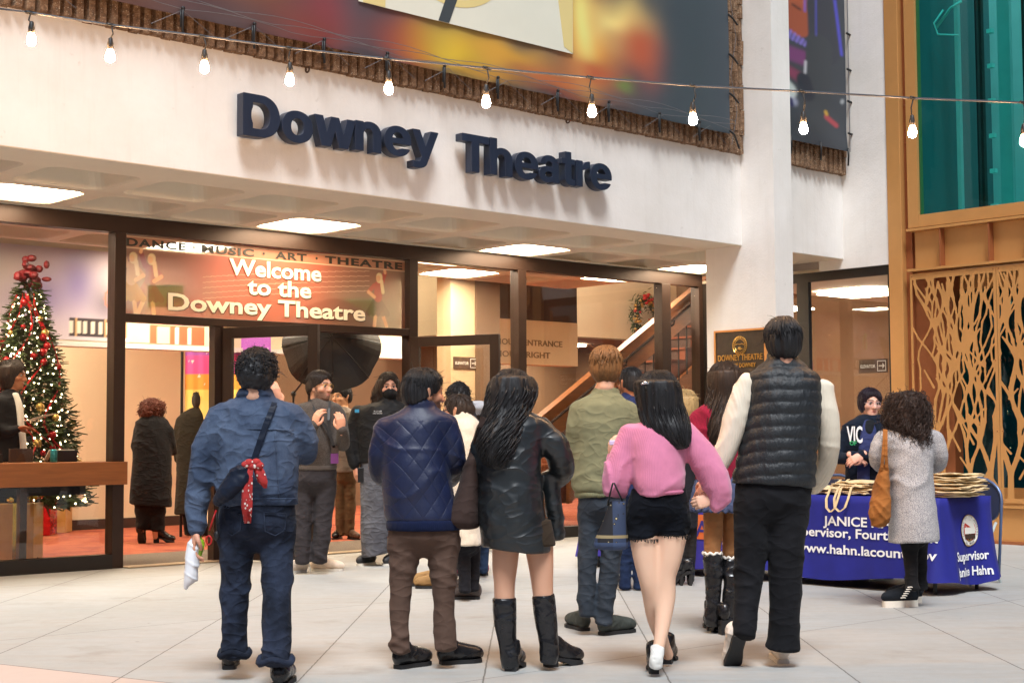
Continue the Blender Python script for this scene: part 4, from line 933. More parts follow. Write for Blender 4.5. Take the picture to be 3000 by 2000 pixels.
chair(S0+1.05, R(2862, 1425, S0+1.3)[0]-.02, 'navy folding chair at the right end of the blue table'); chair(S0+1.1, R(2440, 1400, S0+1.3)[0], 'navy folding chair behind the low pile of tote bags')

# ================================================================== staircase inside
SH = thing('staircase', 'red brown wooden staircase rising to the right inside the lobby', 'staircase', FW(8.5, -1.4, 0))
tn_, tf_ = -.55, -2.0; sa, za_ = S(2017, 1007, tn_); SL_ = .63; run = .28
def nose(s): return za_+SL_*(s-sa)
s_start = sa-(za_-.175)/SL_
q = MB()
for k in range(17):
    s0 = s_start+run*k; z1 = .176*(k+1); w = max(0, 4-k)*.05
    q.box((s0, tf_, max(0, z1-.5)), (s0+run+.02, tn_+w, z1-.03), FW); q.box((s0-.025, tf_, z1-.028), (s0+run, tn_+w+.02, z1), FW)
q.build('steps', M['woodred'], SH)
q = MB()
for k in range(6, 17): s0 = s_start+run*k; z1 = .176*(k+1); q.box((s0-.003, tf_+.2, z1-.174), (s0+.003, tn_-.14, z1-.03), FW)
q.build('riser_carpet', M['darkwall'], SH)
def sboard(name, t0, t1, s0, s1, lo, hi, mat):
    q = MB(); q.prism([(s0, lo(s0)), (s1, lo(s1)), (s1, hi(s1)), (s0, hi(s0))], t0, t1, lambda a, b, h: FW(a, h, b)); return q.build(name, mat, SH)
tg_ = tn_+.08
a1, b1 = S(1583, 1217, tg_); a2, b2 = S(1931, 927, tg_); sl2 = (b2-b1)/(a2-a1); ft = lambda s: b1+sl2*(s-a1)
sboard('guard_board', tg_, tg_+.07, a1-1.75, a2+2.5, lambda s: ft(s)-.40, lambda s: ft(s), M['wood'])
sboard('guard_cap', tg_-.03, tg_+.10, a1-1.75, a2+2.5, lambda s: ft(s)+.002, lambda s: ft(s)+.03, M['wood'])
c1_, d1_ = S(1970, 1126, tg_); c2_, d2_ = S(2066, 1032, tg_); sl3 = (d2_-d1_)/(c2_-c1_); nt = lambda s: d1_+sl2*(s-c1_)
sboard('stringer', tn_+.03, tn_+.09, c1_-2.0, c1_+3, lambda s: nt(s)-.34, lambda s: nt(s), M['wood'])
q = MB(); q.tube([FW(s, tg_+.13, ft(s)-.13) for s in (a1-1.7, a2+2.4)], .02, 8); q.build('handrail', M['darkwall'], SH, smooth=True)
for s in np.arange(a1-1.4, a2+2.4, .95):
    q = MB(); q.tube([FW(s, tg_+.13, ft(s)-.15), FW(s, tg_+.12, ft(s)-.21), FW(s, tg_+.06, ft(s)-.23)], .012, 6); q.build('rail_bracket', M['darkwall'], SH)
for k in range(16):
    s = c1_-.75+.17*k; q = MB(); q.tube([FW(s, tg_+.03, nt(s)-.02), FW(s, tg_+.03, ft(s)-.39)], .011, 6); q.build('baluster', M['darkbase'], SH)

# ================================================================== lobby things
# mural on the bulkhead
def paint_mural(U, V):
    s = -5+U*8.65; z = 2.36+V*1.24; n = len(s); c = np.tile(np.array(srgb(222, 206, 214)), (n, 1))
    w = vnoise(s*1.4, z*2.2, 0, 8)
    def b(cx, cz, rx, rz, col, a=1.0):
        nonlocal c; c = blend(c, np.clip(np.exp(-((s-cx)/rx)**2-((z-cz)/rz)**2)*a*(1+.4*w), 0, 1), srgb(*col))
    for cx in (-4, -2.5, -.9): b(cx, 3.1, .5, .5, (116, 104, 176), .9)
    b(.45, 3.2, .25, .4, (92, 86, 150), .8); b(1.55, 2.95, .35, .35, (120, 104, 176), .9); b(2.0, 3.15, .22, .4, (128, 116, 182), .9); b(2.35, 2.9, .2, .3, (60, 54, 92), .9); b(1.1, 3.3, .4, .3, (234, 226, 222), .9); b(2.7, 3.1, .3, .3, (240, 226, 210), .9); b(3.0, 2.9, .3, .3, (250, 232, 190), .9)
    c = blend(c, sstep(.004, -.004, np.abs(np.hypot((s-2.55)*.9, z-2.95)-.19)-.012)*.7, srgb(214, 120, 70))
    # row of keys along the lower edge
    k = (s > 1.9)*(s < 2.62)*(z < 2.66)*(z > 2.42); c = blend(c, k*1.0, srgb(66, 56, 62)); c = blend(c, k*(((s-1.9)/.09) % 1 < .55)*(np.abs(z-2.54) < .09), srgb(238, 228, 210)); c = blend(c, k*(((s-1.9)/.09) % 1 > .92), srgb(214, 170, 120))
    c = blend(c, (s > 2.64)*(s < 2.92)*(z < 2.70)*.8, srgb(236, 204, 170)); c = blend(c, (s > 2.92)*(z < 2.62)*1.0, srgb(226, 98, 62)); c = blend(c, (s > 3.0)*(s < 3.17)*(z < 2.6)*.9, srgb(238, 206, 176)); c = blend(c, (np.abs(s-3.28) < .03)*(z < 2.6), srgb(240, 222, 214)); c = blend(c, (np.abs(s-3.45) < .03)*(z < 2.6)*.9, srgb(240, 222, 214))
    c = blend(c, (s > 2.92)*(z >= 2.62)*.55, srgb(236, 150, 96))
    return c
MU = MB(); painted(MU, 360, 60, lambda a, b: FW(-5+a*8.65, -2.642, 2.36+b*1.04), paint_mural)
one(MU, 'mural', M['paint_matte'], 'colourful collage mural of music and arts high on the lobby bulkhead', 'mural', FW(0, -2.64, 2.36))
# striped backdrop banner on a stand
FL = thing('striped_backdrop', 'purple, pink, orange and yellow striped cloth backdrop on a black stand', 'backdrop', FW(4.0, -3.4, 0))
def paint_flag(U, V):
    n = len(U); c = np.tile(np.array(srgb(236, 222, 190)), (n, 1)); f = V
    for lo, col in ((.56, (206, 150, 196)), (.56, (240, 214, 120)), (.66, (244, 214, 110)), (.72, (240, 160, 62)), (.80, (226, 84, 160)), (.905, (168, 92, 186))):
        c = blend(c, (f > lo)*1.0, srgb(*col))
    r = random.Random(4)
    for _ in range(26):
        x, y, s = r.random(), r.uniform(.72, .97), r.choice((.012, .012, .03)); d = np.abs((U-x)*1.0)**.6+np.abs((V-y)*2.0)**.6; c = blend(c, (d < s**.6)*.9, srgb(250, 240, 236))
    return c
pA, pB = W(543, 990, 19.0), W(760, 985, 18.4); q = MB(); painted(q, 90, 120, lambda a, b: pA+(pB-pA)*a*1.15+np.array([0, .006*math.sin(a*50), -2.32*(1-b)]), paint_flag); q.build('cloth', M['paint_matte'], FL, smooth=True)
q = MB(); q.tube([W(534, 985, 19.0)*[1, 1, 0]+[0, 0, .0], W(534, 985, 19.0)+[0, 0, .03]], .018, 8); q.build('pole', M['black'], FL); q = MB(); q.tube([W(534, 986, 19.0), pA+(pB-pA)*1.15+[0, 0, .015]], .012, 8); q.build('top_bar', M['black'], FL)
# photographer's umbrella on a stand
UM = thing('photo_umbrella', 'large black photographer umbrella on a thin light stand', 'umbrella', W(960, 1600, 17.3)*[1, 1, 0])
ax = np.array([-.12, .97, -.22]); ax /= np.linalg.norm(ax); uc = W(972, 1012, 17.2); e1 = np.cross(ax, [0, 0, 1.]); e1 /= np.linalg.norm(e1); e2 = np.cross(e1, ax)
q = MB(); vs = [uc-ax*.32]; N = 48
for k in range(1, 9):
    f = k/8
    for j in range(N):
        a = 2*math.pi*j/N; sc_ = .57*f*(1-.055*f*(1-abs(math.cos(4*a+.3)))) ; vs.append(uc-ax*(.32*(1-f**1.8))+e1*sc_*math.cos(a)+e2*sc_*math.sin(a))
fs = [(0, 1+j, 1+(j+1) % N) for j in range(N)]+[(1+k*N+j, 1+(k+1)*N+j, 1+(k+1)*N+(j+1) % N, 1+k*N+(j+1) % N) for k in range(7) for j in range(N)]
q.add(vs, fs); q.build('canopy', pm('black_nylon', srgb(38, 30, 28), .42, .3, 3), UM)
for j in range(8):
    a = 2*math.pi*j/8+.04; q = MB(); q.tube([uc-ax*(.322*(1-(f)**1.8)+.004)+e1*(.57)*f*math.cos(a)+e2*(.57)*f*math.sin(a) for f in np.linspace(.05, 1, 8)], .006, 5); q.build('rib', M['darkbase'], UM)
bs = W(858, 1600, 17.6)*[1, 1, 0]; q = MB(); q.tube([bs+[0, 0, .25], bs+[0, 0, 1.75]], .014, 8); q.ball(bs+[0, 0, 1.75], .035, 8, 6); q.tube([bs+[0, 0, 1.75], uc-ax*.1], .01, 6); q.build('stand', M['darkbase'], UM)
for a in (0, 2.1, 4.2): q = MB(); q.tube([bs+[0, 0, .5], bs+[.4*math.cos(a), .4*math.sin(a), .01]], .011, 6); q.build('leg', M['darkbase'], UM)
# stanchion with velvet rope
SN = thing('rope_stanchion', 'brass stanchion with a red velvet rope by the lobby doorway', 'stanchion', GR(362, 1538))
b0 = GR(362, 1538); q = MB(); q.lathe(b0, [(.0, .0), (.17, .0), (.17, .02), (.05, .045), (.025, .06), (.025, .95), (.04, .97), (.03, 1.02), (0, 1.03)], 20); q.build('post', M['gold'], SN, smooth=True)
q = MB(); q.tube([b0+[x, .3*x, .93-.55*(1-((x-.75)/.75)**2)*.75] for x in np.linspace(.03, 1.5, 14)], .024, 8); q.tube([b0+[-x, -.2*x, .93-.5*(1-((x-.75)/.75)**2)*.7] for x in np.linspace(.03, 1.5, 14)], .024, 8); q.build('rope', M['redrope'], SN, smooth=True)
# made-up potted palm in place of plants mirrored in the glass
PP = thing('potted_palm', 'green potted palm on the lobby floor left of the staircase', 'plant', FW(9.6, -3.0, 0))
q = MB(); q.lathe(FW(9.6, -3.0, 0), [(0, 0), (.16, 0), (.22, .4), (.2, .4), (.19, .36), (0, .36)], 16); q.build('pot', M['darkbase'], PP, smooth=True)
q = MB(); r = random.Random(2); b0 = FW(9.6, -3.0, .36)
for k in range(34):
    a = r.uniform(0, 6.28); L = r.uniform(.9, 1.55); sp = r.uniform(.15, .62); pts = []
    for j in range(7):
        f = j/6; pts.append(b0+np.array([math.cos(a)*sp*f*L*(.4+f*.8), math.sin(a)*sp*f*L*(.4+f*.8), L*(f-.32*f*f*sp*1.6)]))
    for j in range(6):
        d_ = np.cross(pts[j+1]-pts[j], [0, 0, 1.]); d_ /= np.linalg.norm(d_)+1e-9; w0, w1 = .028*(1-j/6.2), .028*(1-(j+1)/6.2)
        q.add([pts[j]-d_*w0, pts[j]+d_*w0, pts[j+1]+d_*w1, pts[j+1]-d_*w1], [(0, 1, 2, 3)])
q.build('fronds', pm('palm_green', srgb(84, 124, 48), .5, .4, 10), PP)

# signs in the lobby
def elevator_sign(fn, nrm_off, label, loc, scale=1.0):
    E_ = thing('elevator_sign', label, 'sign', loc, 'elevator direction signs')
    q = MB(); q.box((0, 0, 0), (.46, .17, .012), fn); q.build('plate', pm('brown_plate', srgb(84, 60, 44), .5, .1), E_)
    q = MB(); put_text(q, 'ELEVATOR', lambda x, y, d: fn(.03+x, .065+y, .014+d), width=.24, size=.055, extrude=.0008, offset=.001); q.build('lettering', M['paper'], E_)
    q = MB()
    for a in ((.30, .02, .44, .03), (.30, .14, .44, .15), (.30, .03, .31, .14), (.43, .03, .44, .14), (.325, .078, .39, .092)): q.box((a[0], a[1], .013), (a[2], a[3], .0145), fn)
    q.prism([(.385, .05), (.42, .085), (.385, .12)], .013, .0145, lambda a, b, c: fn(a, b, c)); q.build('arrow', M['paper'], E_)
s0, z0 = S(1330, 1080, -2.58); elevator_sign(lambda x, y, d: FW(s0+x, -2.598+d, z0+y), 0, 'brown elevator sign with an arrow on the lobby pier', FW(s0, -2.6, z0))
t0, z0 = R(2518, 1094, 9.9); elevator_sign(lambda x, y, d: FW(9.9-d, t0+x*.9, z0+y), 0, 'elevator sign with an arrow inside the right corner window', FW(9.9, t0, z0))
def exit_sign(p, wv, label, wd=.36, ht=.26, letters=True):
    X_ = thing('exit_sign', label, 'exit sign', p, 'green lit exit signs'); f = lambda x, y, d: p+wv*x+np.array([0, 0, y])+np.cross(wv, [0, 0, 1.])*d
    q = MB(); q.box((0, 0, -.003), (wd, ht, .003), f); q.build('plate', glassmat('green_acrylic', (.35, .62, .35), 1.3), X_)
    q = MB(); 
    for a in ((0, ht, wd, ht+.012), (-.012, -.01, 0, ht+.012), (wd, -.01, wd+.006, ht+.012)): q.box((a[0], a[1], -.004), (a[2], a[3], .004), f)
    q.build('lit_edge', M['green'], X_)
    if letters: q = MB(); put_text(q, 'EXIT', lambda x, y, d: f(wd*.1+x, ht*.22+y, .006+d), width=wd*.8, size=ht*.8, extrude=.001, offset=.004); q.build('lettering', M['green'], X_)
    return X_
def exit_hang(u, v, u1, v1, Y, label):
    p = W(u, v1, Y); w = W(u1, v1, Y)-p; L = np.linalg.norm(w); exit_sign(p, w/L, label, L, W(u, v, Y)[2]-p[2], False)
exit_hang(436, 838, 535, 900, 16.0, 'green edge lit exit plate hanging inside the left doorway'); exit_hang(1012, 880, 1096, 940, 17.6, 'green edge lit exit plate hanging inside the right doorway')
p = W(1909, 1092, 24.5); exit_sign(p, np.array([1., 0, 0]), 'small bright green exit sign under the stairs', .15, .19, True)

# wreath on the balcony front
ws_, wz_ = S(1893, 938, -5.88); WRc = FW(ws_, -5.88, wz_); WR = thing('wreath', 'green wreath with gold and red trim on the balcony wall', 'wreath', WRc)
q = MB(); gq = MB(); rq = MB(); r = random.Random(9)
for k in range(900):
    a = r.uniform(0, 6.283); rr = .36+r.gauss(0, .075); c = WRc+DV*rr*math.cos(a)+np.array([0, 0, rr*math.sin(a)])+NV*abs(r.gauss(.04, .04)); d_ = np.array([r.gauss(0, 1) for _ in range(3)]); d_ /= np.linalg.norm(d_); e_ = np.cross(d_, [.3, .5, .8]); e_ /= np.linalg.norm(e_)
    q.add([c-d_*.06, c+e_*.012, c+d_*.06, c-e_*.012], [(0, 1, 2, 3)])
for k in range(60):
    a = r.uniform(0, 6.283); rr = .36+r.gauss(0, .06); (gq if r.random() < .6 else rq).ball(WRc+DV*rr*math.cos(a)+np.array([0, 0, rr*math.sin(a)])+NV*.10, r.uniform(.022, .04), 8, 6)
for cc in ((.12, -.36), (-.1, .38), (.2, .33)): 
    for _ in range(10): rq.ball(WRc+DV*(cc[0]+r.gauss(0, .06))+np.array([0, 0, cc[1]+r.gauss(0, .05)])+NV*.12, (.04, .04, .03), 7, 5)
q.build('foliage', pm('fir_green', srgb(58, 78, 34), .7, .5, 30), WR); gq.build('gold_baubles', M['gold'], WR, smooth=True); rq.build('red_trim', M['red'], WR, smooth=True)
q = MB(); q.tube([WRc+DV*.1+NV*.13+[0, 0, -.35], WRc+DV*.34+NV*.13+[0, 0, .4]], .022, 7); q.build('gold_ribbon', M['gold'], WR)

# decorated tree behind the ticket window
TB = W(75, 1500, 15.4)*[1, 1, 0]; XT = thing('christmas_tree', 'tall decorated Christmas tree with red baubles and warm fairy lights', 'Christmas tree', TB)
ztop = W(75, 820, 15.4)[2]; zlow = .55
q = MB(); q.tube([TB, TB+[0, 0, ztop]], [.05, .01], 8); q.build('trunk', M['darkwall'], XT)
def tr(z): return .07+.52*((ztop-z)/(ztop-zlow))**.85
q = MB(); r = random.Random(5)
for k in range(11000):
    f = r.random()**.62; z = ztop-(ztop-zlow)*f; a = r.uniform(0, 6.283); rad = tr(z)*(r.random()**.35)*(1+.13*math.sin(a*5+z*9)); c = TB+[rad*math.cos(a), rad*math.sin(a), z]
    o = np.array([math.cos(a)+r.gauss(0, .5), math.sin(a)+r.gauss(0, .5), r.uniform(-.6, .35)]); o /= np.linalg.norm(o); L = r.uniform(.05, .12); sd = np.cross(o, [r.gauss(0, 1), r.gauss(0, 1), 1]); sd /= np.linalg.norm(sd)+1e-9
    q.add([c-sd*.012, c+sd*.012, c+o*L+sd*.005, c+o*L-sd*.005], [(0, 1, 2, 3)])
q.build('foliage', pm('fir_needles', srgb(62, 74, 30), .7, .55, 12), XT)
def on_tree(k=1.0, lo=.02):
    f = r.uniform(lo, 1)**.7; z = ztop-(ztop-zlow)*f; a = r.uniform(math.pi, 2*math.pi)+r.gauss(0, .5); return TB+np.array([tr(z)*k*math.cos(a), tr(z)*k*math.sin(a), z])
redm = pm('red_bauble', srgb(170, 26, 28), .2, .15, 5, metal=.3); goldm = pm('gold_bauble', srgb(206, 170, 96), .22, .15, 5, metal=.6)
for k in range(46):
    b_ = MB(); b_.ball(on_tree(1.02), r.uniform(.025, .05), 12, 8); b_.build('bauble', redm if r.random() < .62 else goldm, XT, smooth=True)
for k in range(100):
    b_ = MB(); b_.ball(on_tree(1.04), .0105, 6, 4); b_.build('fairy_light', M['fairy'], XT)
q = MB()
for k in range(260): q.ball(on_tree(1.03), .008, 5, 3)
tag(q.build('small_fairy_lights', M['fairy'], XT), kind='stuff')
q = MB()
for k in range(5):
    a0 = 3.5+k*.6; q.tube([TB+[tr(z)*1.04*math.cos(a0+.5*math.sin(z*5+k)), tr(z)*1.04*math.sin(a0+.5*math.sin(z*5+k)), z] for z in np.linspace(ztop-.15, zlow+.5, 16)], [.006+.007*math.sin(j*1.7)**2 for j in range(16)], 5)
q.build('ribbon_garland', M['red'], XT)
q = MB()
for k in range(26):
    a = r.uniform(0, 6.28); c = TB+[r.gauss(0, .075), r.gauss(0, .075), ztop+.06+r.gauss(0, .06)]; q.ball(c, (r.uniform(.03, .07), r.uniform(.03, .07), r.uniform(.02, .05)), 7, 5)
q.build('top_bow', pm('dark_red_bow', srgb(120, 22, 26), .5, .3, 30), XT)
# presents under the tree
def present(u, v, w, d_, h, mat, rib, label):
    p = GR(u, v); P_ = thing('wrapped_present', label, 'present', p, 'presents under the tree'); q = MB(); q.box((p[0]-w/2, p[1]-d_/2, 0.01), (p[0]+w/2, p[1]+d_/2, h)); q.build('box', mat, P_, bevel=.006)
    q = MB(); q.box((p[0]-.03, p[1]-d_/2-.004, .01), (p[0]+.03, p[1]+d_/2+.004, h+.004))
    for k in range(12): q.ball((p[0]+random.gauss(0, .07), p[1]+random.gauss(0, .05), h+.03+random.random()*.06), (.05, .03, .03), 7, 5)
    q.build('ribbon', rib, P_)
kraft = pm('gold_wrap', srgb(196, 150, 84), .4, .15, 6); redw = pm('red_foil', srgb(186, 30, 34), .25, .3, 18, metal=.4); goldw = pm('gold_foil', srgb(226, 190, 80), .2, .3, 18, metal=.8)
present(60, 1660, .34, .3, .62, kraft, goldw, 'tall kraft wrapped present with a gold foil bow'); present(62, 1585, .42, .35, .55, redw, redw, 'shiny red foil present behind the tall kraft one'); present(168, 1560, .30, .3, .66, kraft, redw, 'gold wrapped present with a red bow at the right'); present(118, 1568, .34, .3, .42, redw, redw, 'low red foil present in the middle')
# things on the ticket counter
def item(name, mat, a, b, label, cat): q = MB(); q.box(a, b, FW); return one(q, name, mat, label, cat, FW(a[0], a[1], a[2]), bevel=.003)
item('document_tray', M['darkbase'], (-.35, -.5, 1.021), (.10, -.2, 1.10), 'black document tray on the ticket counter left of the tablet', 'tray')
s1_, _ = S(140, 1340, -.3); TBL = thing('tablet', 'tablet computer on a slanted white stand on the ticket counter', 'tablet', FW(s1_+.1, -.3, 1.02))
q = MB(); f_ = lambda a, b, c: FW(s1_+a, -.38+b*.55, 1.03+b*.85*.6+c); q.box((0, 0, 0), (.26, .19, .014), f_); q.build('body', M['paper'], TBL); q = MB(); q.box((.02, .02, .0145), (.24, .17, .016), f_); q.build('screen', M['darkbase'], TBL)
s2_, _ = S(157, 1345, -.1); q = MB(); q.lathe(FW(s2_, -.10, 1.021), [(0, 0), (.03, 0), (.033, .01), (.033, .11), (.026, .122), (0, .12)], 14); one(q, 'drinks_can', pm('teal_can', srgb(64, 158, 168), .3, .4, 40, metal=.5), 'small teal drinks can standing by the tablet', 'can', FW(s2_, -.1, 1.02), smooth=True)
item('card_reader', M['darkbase'], (.62, -.42, 1.021), (.86, -.25, 1.13), 'black card machine at the right end of the ticket counter', 'card machine')
item('notice_holder', M['darkwall'], (.27, -.48, 1.021), (.50, -.44, 1.15), 'brown notice holder standing behind the drinks can', 'holder')
# ================================================================== people: modelling helpers
def surface_nets(vol, org, h):
    nx, ny, nz = vol.shape; neg = vol < 0
    c8 = [(i, j, k) for i in (0, 1) for j in (0, 1) for k in (0, 1)]
    cnt = sum(neg[i:nx-1+i, j:ny-1+j, k:nz-1+k].astype(np.int8) for i, j, k in c8)
    act = (cnt > 0) & (cnt < 8); I, J, K = np.nonzero(act); n = len(I)
    if n == 0: return np.zeros((0, 3)), []
    idx = -np.ones(act.shape, np.int64); idx[I, J, K] = np.arange(n)
    acc = np.zeros((n, 3)); num = np.zeros(n)
    V = {c: vol[I+c[0], J+c[1], K+c[2]] for c in c8}
    for a in c8:
        for ax in range(3):
            if a[ax] == 0:
                b = list(a); b[ax] = 1; b = tuple(b); va, vb = V[a], V[b]; m_ = (va < 0) != (vb < 0)
                t = np.where(m_, va/(va-vb+1e-20), 0); p = np.array(a, float)[None, :].repeat(n, 0); p[:, ax] += t
                acc += np.where(m_[:, None], p, 0); num += m_
    P = (acc/num[:, None]+np.stack([I, J, K], 1))*h+org
    faces = []
    for ax in range(3):
        b, c = (ax+1) % 3, (ax+2) % 3; sl0 = [slice(None)]*3; sl1 = [slice(None)]*3; sl0[ax] = slice(0, -1); sl1[ax] = slice(1, None)
        A, Bv = neg[tuple(sl0)], neg[tuple(sl1)]; ch = A != Bv; e = np.stack(np.nonzero(ch), 1)
        ok = (e[:, b] > 0) & (e[:, c] > 0) & (e[:, b] < vol.shape[b]-1) & (e[:, c] < vol.shape[c]-1); e = e[ok]; s = A[tuple(e.T)]
        q = []
        for db, dc in ((1, 1), (0, 1), (0, 0), (1, 0)):
            f = e.copy(); f[:, b] -= db; f[:, c] -= dc; q.append(idx[tuple(f.T)])
        q = np.stack(q, 1); q[~s] = q[~s][:, ::-1]; faces.append(q)
    return P, np.vstack(faces).tolist()
def smin(a, b, k):
    h = np.clip(k-np.abs(a-b), 0, None)/k; return np.minimum(a, b)-h*h*k*.25
def cr(rows, n=3):
    """Catmull-Rom resampling of rows of numbers"""
    r = np.asarray(rows, float)
    if len(r) < 3: return r
    out = []
    for i in range(len(r)-1):
        p0, p1, p2, p3 = r[max(i-1, 0)], r[i], r[i+1], r[min(i+2, len(r)-1)]
        for k in range(n):
            t = k/n; out.append(.5*((2*p1)+(p2-p0)*t+(2*p0-5*p1+4*p2-p3)*t*t+(3*p1-p0-3*p2+p3)*t**3))
    out.append(r[-1]); return np.array(out)
class Chain:
    """swept ellipse: centres, half widths along lat, half depths across it"""
    def __init__(s, C, w, q=None, lat=(1, 0, 0), res=3, cap=None, vert=False):
        s.vert = vert
        C = np.asarray(C, float); w = np.asarray(w, float)*np.ones(len(C)); q = w if q is None else np.asarray(q, float)*np.ones(len(C))
        r = cr(np.column_stack([C, w, q]), res); s.C, s.w, s.q = r[:, :3], np.maximum(r[:, 3], .004), np.maximum(r[:, 4], .004); s.lat = np.asarray(lat, float); s.cap = cap
        m_ = np.maximum(s.w, s.q)[:, None]; s.lo = (s.C-m_).min(0); s.hi = (s.C+m_).max(0)
    def ev(s, P, G, org, h, pad):
        out = np.full(G, 9.0)
        for i in range(len(s.C)-1):
            a, b = s.C[i], s.C[i+1]; ab = b-a; L = np.linalg.norm(ab)
            if L < 1e-6: continue
            T = ab/L; X = s.lat-T*(s.lat@T); X /= np.linalg.norm(X)+1e-9; Y = np.cross(T, X)
            if s.vert: X, Y = s.lat, np.cross([0, 0, 1.], s.lat)
            mr = max(s.w[i], s.w[i+1], s.q[i], s.q[i+1])+pad
            lo = np.maximum(np.floor((np.minimum(a, b)-mr-org)/h).astype(int), 0); hi = np.minimum(np.ceil((np.maximum(a, b)+mr-org)/h).astype(int)+1, G)
            if (hi <= lo).any(): continue
            sl = tuple(slice(l, u) for l, u in zip(lo, hi)); px, py, pz = P[0][sl]-a[0], P[1][sl]-a[1], P[2][sl]-a[2]
            if s.vert:                                    # level rings, sheared from one to the next
                if abs(ab[2]) < 1e-6: continue
                k = np.clip(pz/ab[2], 0, 1); x = px-k*ab[0]; y = py-k*ab[1]; z = pz-k*ab[2]
            else: tt = px*T[0]+py*T[1]+pz*T[2]; k = np.clip(tt/L, 0, 1); z = tt-k*L; x = px*X[0]+py*X[1]+pz*X[2]; y = px*Y[0]+py*Y[1]+pz*Y[2]
            w = s.w[i]+(s.w[i+1]-s.w[i])*k; q = s.q[i]+(s.q[i+1]-s.q[i])*k; mn = np.minimum(w, q); cp = mn if s.cap is None else s.cap
            if s.vert: up_ = z*np.sign(ab[2]) < 0; cp = np.where(up_, s.cap if i == 0 else .0015, s.cap if i == len(s.C)-2 else .0015)
            out[sl] = np.minimum(out[sl], (np.sqrt((x/w)**2+(y/q)**2+(z/cp)**2)-1)*mn)
        return out
class Ell:
    def __init__(s, c, r, ax=None):
        s.c = np.asarray(c, float); s.r = np.asarray(r, float); s.ax = np.eye(3) if ax is None else ax; m_ = s.r.max(); s.lo = s.c-m_; s.hi = s.c+m_
    def ev(s, P, G, org, h, pad):
        d = [P[i]-s.c[i] for i in range(3)]; e = [sum(s.ax[i][j]*d[j] for j in range(3))/s.r[i] for i in range(3)]
        k = np.sqrt(e[0]**2+e[1]**2+e[2]**2); return (k-1)*s.r.min()
def field(layers, res, disp=None, margin=.03):
    """layers: (op, prims, k, cuts); op '+' smooth union, '-' smooth subtraction; cuts = (point, outward normal)"""
    pr = [p for op, ps, k, c in layers if op == '+' for p in ps]; lo = np.min([p.lo for p in pr], 0)-margin; hi = np.max([p.hi for p in pr], 0)+margin
    G = tuple(np.ceil((hi-lo)/res).astype(int)+2); ax = [lo[i]+res*np.arange(G[i]) for i in range(3)]; P = np.meshgrid(*ax, indexing='ij'); tot = None
    for op, ps, k, cuts in layers:
        v = None
        for p in ps: e = p.ev(P, G, lo, res, .05+k); v = e if v is None else smin(v, e, k)
        for pt, nn in cuts: v = np.maximum(v, (P[0]-pt[0])*nn[0]+(P[1]-pt[1])*nn[1]+(P[2]-pt[2])*nn[2])
        if tot is None: tot = v
        elif op == '+': tot = smin(tot, v, k)
        else: tot = -smin(-tot, v, k)
    if disp is not None:
        gx, gy, gz = np.gradient(tot, res); g = np.sqrt(gx*gx+gy*gy+gz*gz); tot = tot/np.where(g > 1.3, 1.0, np.clip(g, .15, 1.3)); del gx, gy, gz, g
        near = np.abs(tot) < .06; tot[near] += disp(P[0][near], P[1][near], P[2][near])
    return surface_nets(tot, lo, res)
def folds(a=.005, fx=6, fz=11, seed=0):
    return lambda x, y, z: a*vnoise(x*fx, y*fx, z*fz, seed)+a*.5*vnoise(x*fx*2.3+z*3, y*fx*2.3, z*fz*2.1, seed+1)
def creases(a=.008, f=7, seed=0, slant=.6, legs=False):
    """pulled cloth: narrow ridges where a garment bunches, longer soft drape elsewhere"""
    def d(x, y, z):
        w = vnoise(x*3, y*3, z*3, seed)*1.3
        r1 = np.clip(1-1.5*np.abs(vnoise(x*f*.45+w, y*f*.4, (z+slant*x)*f*1.15+w, seed+2)), 0, 1)**3; r2 = np.clip(1-1.5*np.abs(vnoise(x*f*.6+w, y*f*.5, (z-slant*x)*f*1.0, seed+5)), 0, 1)**3
        if legs: m_ = .3+1.0*np.exp(-((z-.10)/.13)**2)+.55*np.exp(-((z-.50)/.12)**2)+.5*np.exp(-((z-.84)/.10)**2)
        else: m_ = np.clip(.75+1.0*vnoise(x*4, y*4, z*3.2, seed+9), .15, 1.5)
        m_ = m_*1.5; return -a*m_*(r1*.8+r2*.55)+a*.3*m_+a*.35*vnoise(x*11, y*11, z*2.2, seed+7)
    return d
def pleats(cx, cy, n=22, a=.010):
    return lambda x, y, z: a*np.sin(np.arctan2(y-cy, x-cx)*n)

# ------------------------------------------------------------------ cloth, hair and skin materials
def fabric(name, c, rough=.85, weave=420, wv=.25, var=.14, sheen=.03, wale=None):
    t = NT(name); n1 = t.noise(7, 4, .6); n2 = t.noise(weave, 2, .5); n3 = t.noise(30, 4, .6)
    col = t.ramp(n1, [(.3, lerp3(c, 1-var)), (.7, lerp3(c, 1+var))]); col = t.mix(t.math('MULTIPLY', n2, .35), col, lerp3(c, .62))
    t.set(Base_Color=col, Roughness=rough); t.b.inputs['Sheen Weight'].default_value = sheen; t.b.inputs['Specular IOR Level'].default_value = .15
    h = t.math('ADD', t.math('MULTIPLY', n2, wv), t.math('MULTIPLY', n3, .5)); t.set(Normal=t.bump(wrinkle(t, 5), .30, .012, t.bump(h, .3, .003))); return t.m
def wrinkle(t, sc=5.5):
    v = t.mapped((1, 1, 1.9), (.35, .25, 0)); a = t.noise(sc, 1.0, .5, v); b = t.noise(sc*1.7, 1.0, .5, t.mapped((1, 1, 1.5), (-.4, -.3, 0)))
    r = lambda n: t.math('POWER', t.math('SUBTRACT', 1.0, t.math('MINIMUM', t.math('MULTIPLY', t.math('ABSOLUTE', t.math('SUBTRACT', n, .5)), 7.0), 1.0)), 2.0)
    return t.math('ADD', r(a), t.math('MULTIPLY', r(b), .6))
